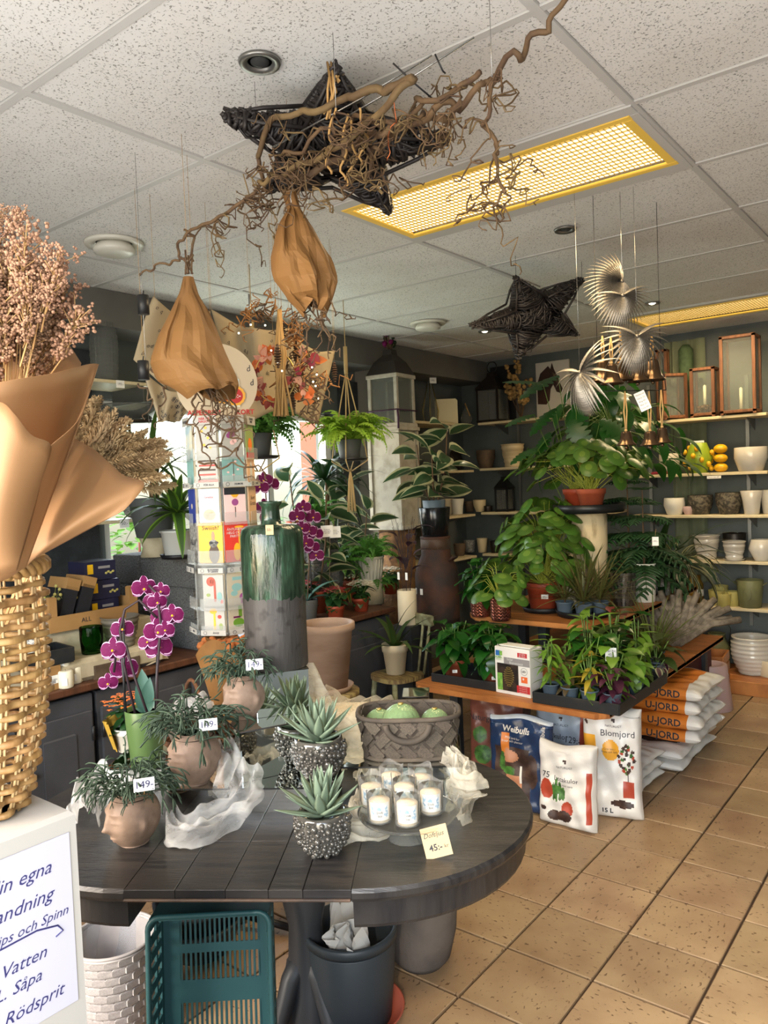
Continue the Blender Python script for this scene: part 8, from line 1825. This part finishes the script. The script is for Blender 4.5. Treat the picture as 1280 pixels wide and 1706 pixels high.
# silver palm leaves
def palmleaf(label, px, py, d, wpx, hpx, rot, turn=0, n=30):
    p = PT(px, py, d); t = thing('silver_palm_leaf', label, 'hanging ornament', p, group='silver palm leaves'); L = hpx*d/F; side = -tocam(p)
    ax = (rgt*math.cos(turn)-fwd*math.sin(turn)).normalized(); nm = (-fwd*math.cos(turn)-rgt*math.sin(turn))
    for k in range(n):
        f = k/(n-1); a = rot+(-1.75+3.5*f); l = L*(.86+.2*math.cos((f-.5)*2.4)); d0 = ax*math.cos(a-PI/2)*(wpx/hpx)+upv*(math.sin(a-PI/2)+.25*abs(f-.5)*2)
        d0.normalize(); bn = (upv+nm*.3); bn = bn-d0*bn.dot(d0); M_ = xf((0, 0, 0), d0+nm*.10, bn+nm*.9, l); put('blade', lmesh('palmb', 1, .10, 'lance', 8, .7, .75, mats=('silver_gold',)), t, M=M_)
    G().ball((0, 0, 0), .008, 6, 4).build('boss', 'silver_gold', t); G().tube([(0, 0, 0), V((0, 0, CZ-p.z))], .0007, 4).build('string', 'silver_wire', t); return t
palmleaf('topmost silver palm leaf ornament, fanned towards the star', 1037, 468, 3.0, 66, 62, -1.25)
palmleaf('silver palm leaf ornament second from the top', 1038, 492, 2.96, 48, 58, .15)
palmleaf('silver palm leaf ornament hanging over the upper bells', 1062, 560, 2.92, 38, 66, .05)
palmleaf('silver palm leaf ornament turned edge on beside the bells', 966, 620, 2.95, 26, 74, .3, .9)
# bells
mat('bell_bronze', '4a3a2c', .22, .75, c2='5c4834', ns=8)
hp_ = thing('bell_rack', 'thin black wire rack from which the bells hang', 'hanger', PT(1040, 570, 3.05)); ho_ = V(hp_.location)
for pts in (((995, 568, 3.0), (1100, 570, 3.1)), ((988, 652, 3.0), (1110, 650, 3.1)), ((990, 568, 3.0), (988, 652, 3.0)), ((1100, 570, 3.1), (1110, 650, 3.1))): G().tube([PT(*a)-ho_ for a in pts], .002, 5).build('wire', 'black_metal', hp_)
for a in ((995, 568, 3.0), (1100, 570, 3.1)): p = PT(*a); G().tube([p-ho_, V((p.x, p.y, CZ))-ho_], .0012, 4).build('hanger_wire', 'black_metal', hp_)
def bell(label, px, py, wpx, hpx, loop, d):
    p = PT(px, py, d); t = thing('metal_bell', label, 'bell', p, group='bronze bells on rope loops'); w_ = wpx*d/F/2; h = hpx*d/F
    G().lathe([(0, h*.98), (w_*.42, h*.96), (w_*.50, h*.85), (w_*.58, h*.5), (w_*.72, h*.22), (w_*.98, h*.04), (w_, 0), (w_*.92, .003), (w_*.65, h*.25), (w_*.45, h*.8), (0, h*.9)], 28).build('bell', 'bell_bronze', t)
    G().tube([(0, 0, h*.6), (0, 0, -.006)], .003, 5).build('clapper_rod', 'black_metal', t); G().ball((0, 0, -.008), .008, 8, 5).build('clapper', 'bell_bronze', t)
    lz = loop*d/F
    for s in (-1, 1): G().tube([(0, s*.002, h*.96), (s*.006, 0, h+lz*.5), (0, 0, h+lz)], .003, 5).build('rope_loop', 'twine', t)
    G().ball((0, 0, h*1.02), .007, 6, 4).build('knot', 'twine', t)
for k, (px, py, w_, h, lp, d, lab) in enumerate(((1006, 636, 42, 36, 40, 3.0, 'upper bell at the outer end of the wire rack'), (1020, 640, 40, 34, 44, 2.9, 'frontmost upper bell with dark open mouth'), (1036, 634, 36, 34, 46, 3.05, 'upper bell under the big silver palm leaf'), (1063, 636, 40, 30, 40, 3.08, 'upper bell half covered by the palm leaf tips'), (1088, 634, 42, 36, 40, 3.12, 'upper bell nearest the cornerwise wooden lantern'), (1044, 742, 34, 24, 66, 3.045, 'single lower bell above the pilea'), (1084, 742, 36, 24, 66, 3.078, 'lower bell at the front of the pair'), (1104, 738, 32, 26, 62, 3.095, 'lower bell at the rear of the pair'))): bell(lab, px, py, w_, h, lp, d)
q = thing('price_sign', 'white handwritten price list hanging between the bells', 'sign', PT(1071, 668, 3.055)); n_ = tocam(q.location); G().tube([(0, 0, .03), PT(1071, 651, 3.066)-q.location], .0008, 4).build('string', 'twine', q); M_ = face((0, 0, 0), n_) @ MX.Rotation(.38, 4, 'Z')
G().box((0, 0, 0), (.042, .078, .001)).build('card', 'price_white', q, M=M_)
for k, s_ in enumerate(('Plåtklocka', 'Hjärta 35:-', 'Ring 45:-', 'Blad 55:-', 'Lotta 85:-')): text(s_, .0085, M_ @ MX.Translation((0, .028-.014*k, .001)), 'ink', q, shear=.2)
# black lantern tubes on wires by the window
ch = thing('tube_garland', 'two small black metal tubes strung on thin wires by the window', 'hanging ornament', PT(238, 508, 2.46)); co = V(ch.location)
for py in (508, 617): c = PT(239, py, 2.46)-co; G().lathe([(.014, -.03), (.018, -.03), (.018, .03), (.0, .032)], 14, c).build('tube', 'black_metal', ch); G().tube([c+V((0, 0, .03)), c+V((.004, 0, .045))], .002, 5).build('hook', 'black_metal', ch)
G().tube([V((0, 0, CZ-co.z)), V((0, 0, -.5))], .0008, 4).build('wire', 'silver_wire', ch); G().tube([PT(232, 455, 2.46)-co, V((0, 0, .04))], .0008, 4).build('wire', 'silver_wire', ch)
# cloths printed with music hung along the soffit
mat('music_cloth', 'a99a7e', .85, c2='a7977a', ns=5, tl=.25)
def mcloth(label, quad, d, seed, m='music_cloth', notes=26):
    P = [PT(x, y, dd) for x, y, dd in quad]; c = P[0]; t = thing('music_cloth', label, 'wall hanging', c, group='cream cloths printed with music notes'); r = random.Random(seed)
    Q = [p-c for p in P]
    for q_ in Q[:2]: G().tube([q_, V((q_.x, q_.y, CZ-c.z))], .0008, 4).build('string', 'twine', t)
    def at(u, v): return (Q[0].lerp(Q[1], u)).lerp(Q[3].lerp(Q[2], u), v)+(-fwd)*(.02*math.sin(u*8+v*3+seed)+.012*math.sin(u*17))+V((0, 0, -.05*math.sin(PI*u)*(1-v)))
    g = G(); g.grid(at, 24, 20); o = g.build('cloth', m, t); md = o.modifiers.new('thickness', 'SOLIDIFY'); md.thickness = .001
    for k in range(notes):
        u, v = r.uniform(.08, .92), r.uniform(.08, .92); p = at(u, v); du = (at(min(1, u+.02), v)-p).normalized(); dv = (p-at(u, min(1, v+.02))).normalized(); n_ = du.cross(dv); text(r.choice('dbpqo'), .022, face(p, n_, dv, .004), 'ink', t, name='music_note', shear=.3)
    return t
mcloth('cream music note cloth hanging behind the wide kraft bundle', ((258, 495, 2.8), (350, 518, 2.9), (330, 690, 2.9), (220, 598, 2.8)), 2.8, 1)
mcloth('narrow cream music note cloth hanging below the black tubes', ((240, 618, 2.75), (330, 640, 2.8), (300, 702, 2.8), (262, 704, 2.75)), 2.8, 2)
mcloth('cream music note cloth stretched behind the autumn wreath', ((352, 515, 3.1), (500, 542, 3.2), (505, 660, 3.25), (400, 712, 3.1)), 3.1, 3, notes=40)
mcloth('pointed cream cloth hanging beside the hanging rope fern', ((470, 540, 3.3), (558, 582, 3.5), (530, 708, 3.5), (492, 690, 3.35)), 3.3, 4, notes=4)
# autumn wreath and twig garland
mat('autumn_red', '8a2a2a', .6, rv=.25); mat('autumn_orange', 'c2602a', .6, rv=.25); mat('wreath_pale', 'c08a70', .7, rv=.2); mat('twig_tan', '9a6a3a', .8); mat('cone_brown', '4a3526', .8)
WC = PT(458, 628, 2.95); wr = thing('autumn_wreath', 'gold ring wreath half covered in red autumn leaves', 'wreath', WC); rw = 42*2.95/F
ex_, ey_ = rgt, upv
G().tube([(ex_*math.cos(a)*.8+ey_*math.sin(a))*rw for a in [2*PI*i/40 for i in range(40)]], .003, 6, closed=True).build('ring', 'brass', wr)
for k in range(70):
    a = 1.6+3.0*k/69; p = (ex_*math.cos(a)*.8+ey_*math.sin(a))*rw; d = V((rnd.uniform(-1, 1), rnd.uniform(-1, 1), rnd.uniform(-1, 1))); mm = ('autumn_red', 'autumn_red', 'wreath_pale', 'autumn_orange')[k % 4] if a > 2.6 else ('wreath_pale', 'autumn_orange')[k % 2]
    lf(wr, lmesh('aut'+mm, 1, .6, 'ovate', 4, .4, .5, mats=(mm,)), p, d, -fwd, rnd.uniform(.028, .05))
G().tube([(0, 0, rw), V((0, 0, CZ-WC.z))], .0008, 4).build('string', 'twine', wr)
bm = thing('bark_bundle', 'golden raffia bundle hanging through the wreath', 'dried decoration', PT(466, 560, 2.9)); bo = V(bm.location)
for k in range(14): G().tube([V((rnd.uniform(-.008, .008), rnd.uniform(-.008, .008), .10)), V((rnd.uniform(-.016, .016), rnd.uniform(-.016, .016), -.06)), V((rnd.uniform(-.028, .028), rnd.uniform(-.028, .028), -.30))], .0045, 5).build('raffia_strand', 'raffia', bm)
G().tube([V((0, 0, .09)), V((0, 0, CZ-bo.z))], .001, 4).build('string', 'twine', bm)
def cone(label, px, py, d, L):
    p = PT(px, py, d); t = thing('pine_cone', label, 'pine cone', p, group='pine cones on strings'); 
    for j in range(9):
        z = -L*j/9; r = L*.17*math.sin(PI*(.15+.8*j/9)); G().lathe([(r*.5, z+L*.04), (r, z-L*.02), (r*.6, z-L*.05)], 9, sm=False).build('scale_row', 'cone_brown', t)
    G().tube([(0, 0, L*.05), V((0, 0, CZ-p.z))], .0008, 4).build('string', 'twine', t)
for a in ((462, 575, 2.85, .09, 'pine cone hanging right in front of the wreath'), (493, 572, 3.0, .08, 'dark pine cone hanging beside the twig garland'), (487, 650, 3.0, .09, 'pine cone hanging lowest beside the wreath'), (557, 605, 3.4, .09, 'pine cone on a string by the soffit edge'), (470, 535, 2.95, .08, 'pine cone tied up against the hazel twigs')): cone(a[4], *a[:4])
gd = thing('twig_garland', 'curly twig garland with red leaves and tiny glowing lights', 'garland', PT(500, 590, 2.95)); go = V(gd.location); mat('fairy_light', (1, .85, .6), .4, emit=9)
for k in range(46):
    x0, y0 = rnd.choice(((420, 530), (450, 520), (490, 550), (510, 575), (520, 620), (515, 660), (505, 640))); p = PT(x0+rnd.uniform(-15, 15), y0+rnd.uniform(-15, 15), 2.95+rnd.uniform(-.05, .1))-go; e = p+V((rnd.uniform(-.13, .13), rnd.uniform(-.08, .08), rnd.uniform(-.13, .09))); P = wig([p, p.lerp(e, .4)+V((rnd.uniform(-.05, .05), 0, rnd.uniform(-.05, .05))), e], .018, 18, 1, 300+k, 2); G().tube(P, [.003*(1-.6*i/18)+.0006 for i in range(19)], 4).build('twig', 'twig_tan' if k % 2 else 'branch_brown', gd)
for k in range(26):
    x0, y0 = rnd.choice(((510, 590), (500, 612), (520, 600), (505, 645), (512, 665), (490, 625))); p = PT(x0+rnd.uniform(-10, 10), y0+rnd.uniform(-10, 10), 2.92)-go; mm = ('autumn_red', 'autumn_orange', 'wreath_pale')[k % 3]; lf(gd, lmesh('aut'+mm, 1, .6, 'ovate', 4, .4, .5, mats=(mm,)), p, (rnd.uniform(-1, 1), rnd.uniform(-1, 1), rnd.uniform(-1, 1)), -fwd, rnd.uniform(.035, .055))
for x, y in ((418, 541), (442, 542), (398, 555), (390, 593), (463, 605), (470, 618), (528, 624), (522, 636), (526, 643), (531, 664), (520, 612), (452, 584)): G().ball(PT(x, y, 2.86)-go, .0035, 6, 4).build('fairy_light', 'fairy_light', gd)
G().tube([PT(415, 490, 2.95)-go, PT(418, 540, 2.95)-go], .004, 5).build('hook', 'silver_wire', gd)
for x, y in ((415, 488), (500, 545)): p = PT(x, y, 2.95); G().tube([p-go, V((p.x, p.y, CZ))-go], .0008, 4).build('string', 'twine', gd)
# brown hazel twigs trailing over the card stand
tw = thing('hazel_twigs', 'long bare corkscrew twigs trailing over the card stand', 'branch', PT(345, 660, 2.5)); to_ = V(tw.location)
for k, pts in enumerate((((330, 640), (345, 690), (360, 740), (395, 752), (412, 790), (440, 805)), ((328, 650), (318, 700), (345, 760), (330, 800)), ((345, 660), (400, 690), (370, 735), (340, 745)), ((345, 700), (385, 720), (400, 745), (360, 765)), ((330, 770), (365, 775), (430, 778), (445, 800)), ((355, 640), (385, 660), (392, 700), (385, 728)), ((230, 640), (250, 660), (240, 700)), ((250, 615), (275, 640), (268, 680), (260, 715)))):
    P = wig([PT(x, y, 2.5+.02*k)-to_ for x, y in pts], .010, 30, 1, 500+k, 1.4); G().tube(P, [.0035*(1-.6*i/30)+.0006 for i in range(31)], 5).build('twig', 'branch_brown', tw)
G().tube([PT(330, 640, 2.5)-to_, V((PT(330, 640, 2.5).x, PT(330, 640, 2.5).y, CZ))-to_], .0008, 4).build('string', 'twine', tw)
flush_texts()
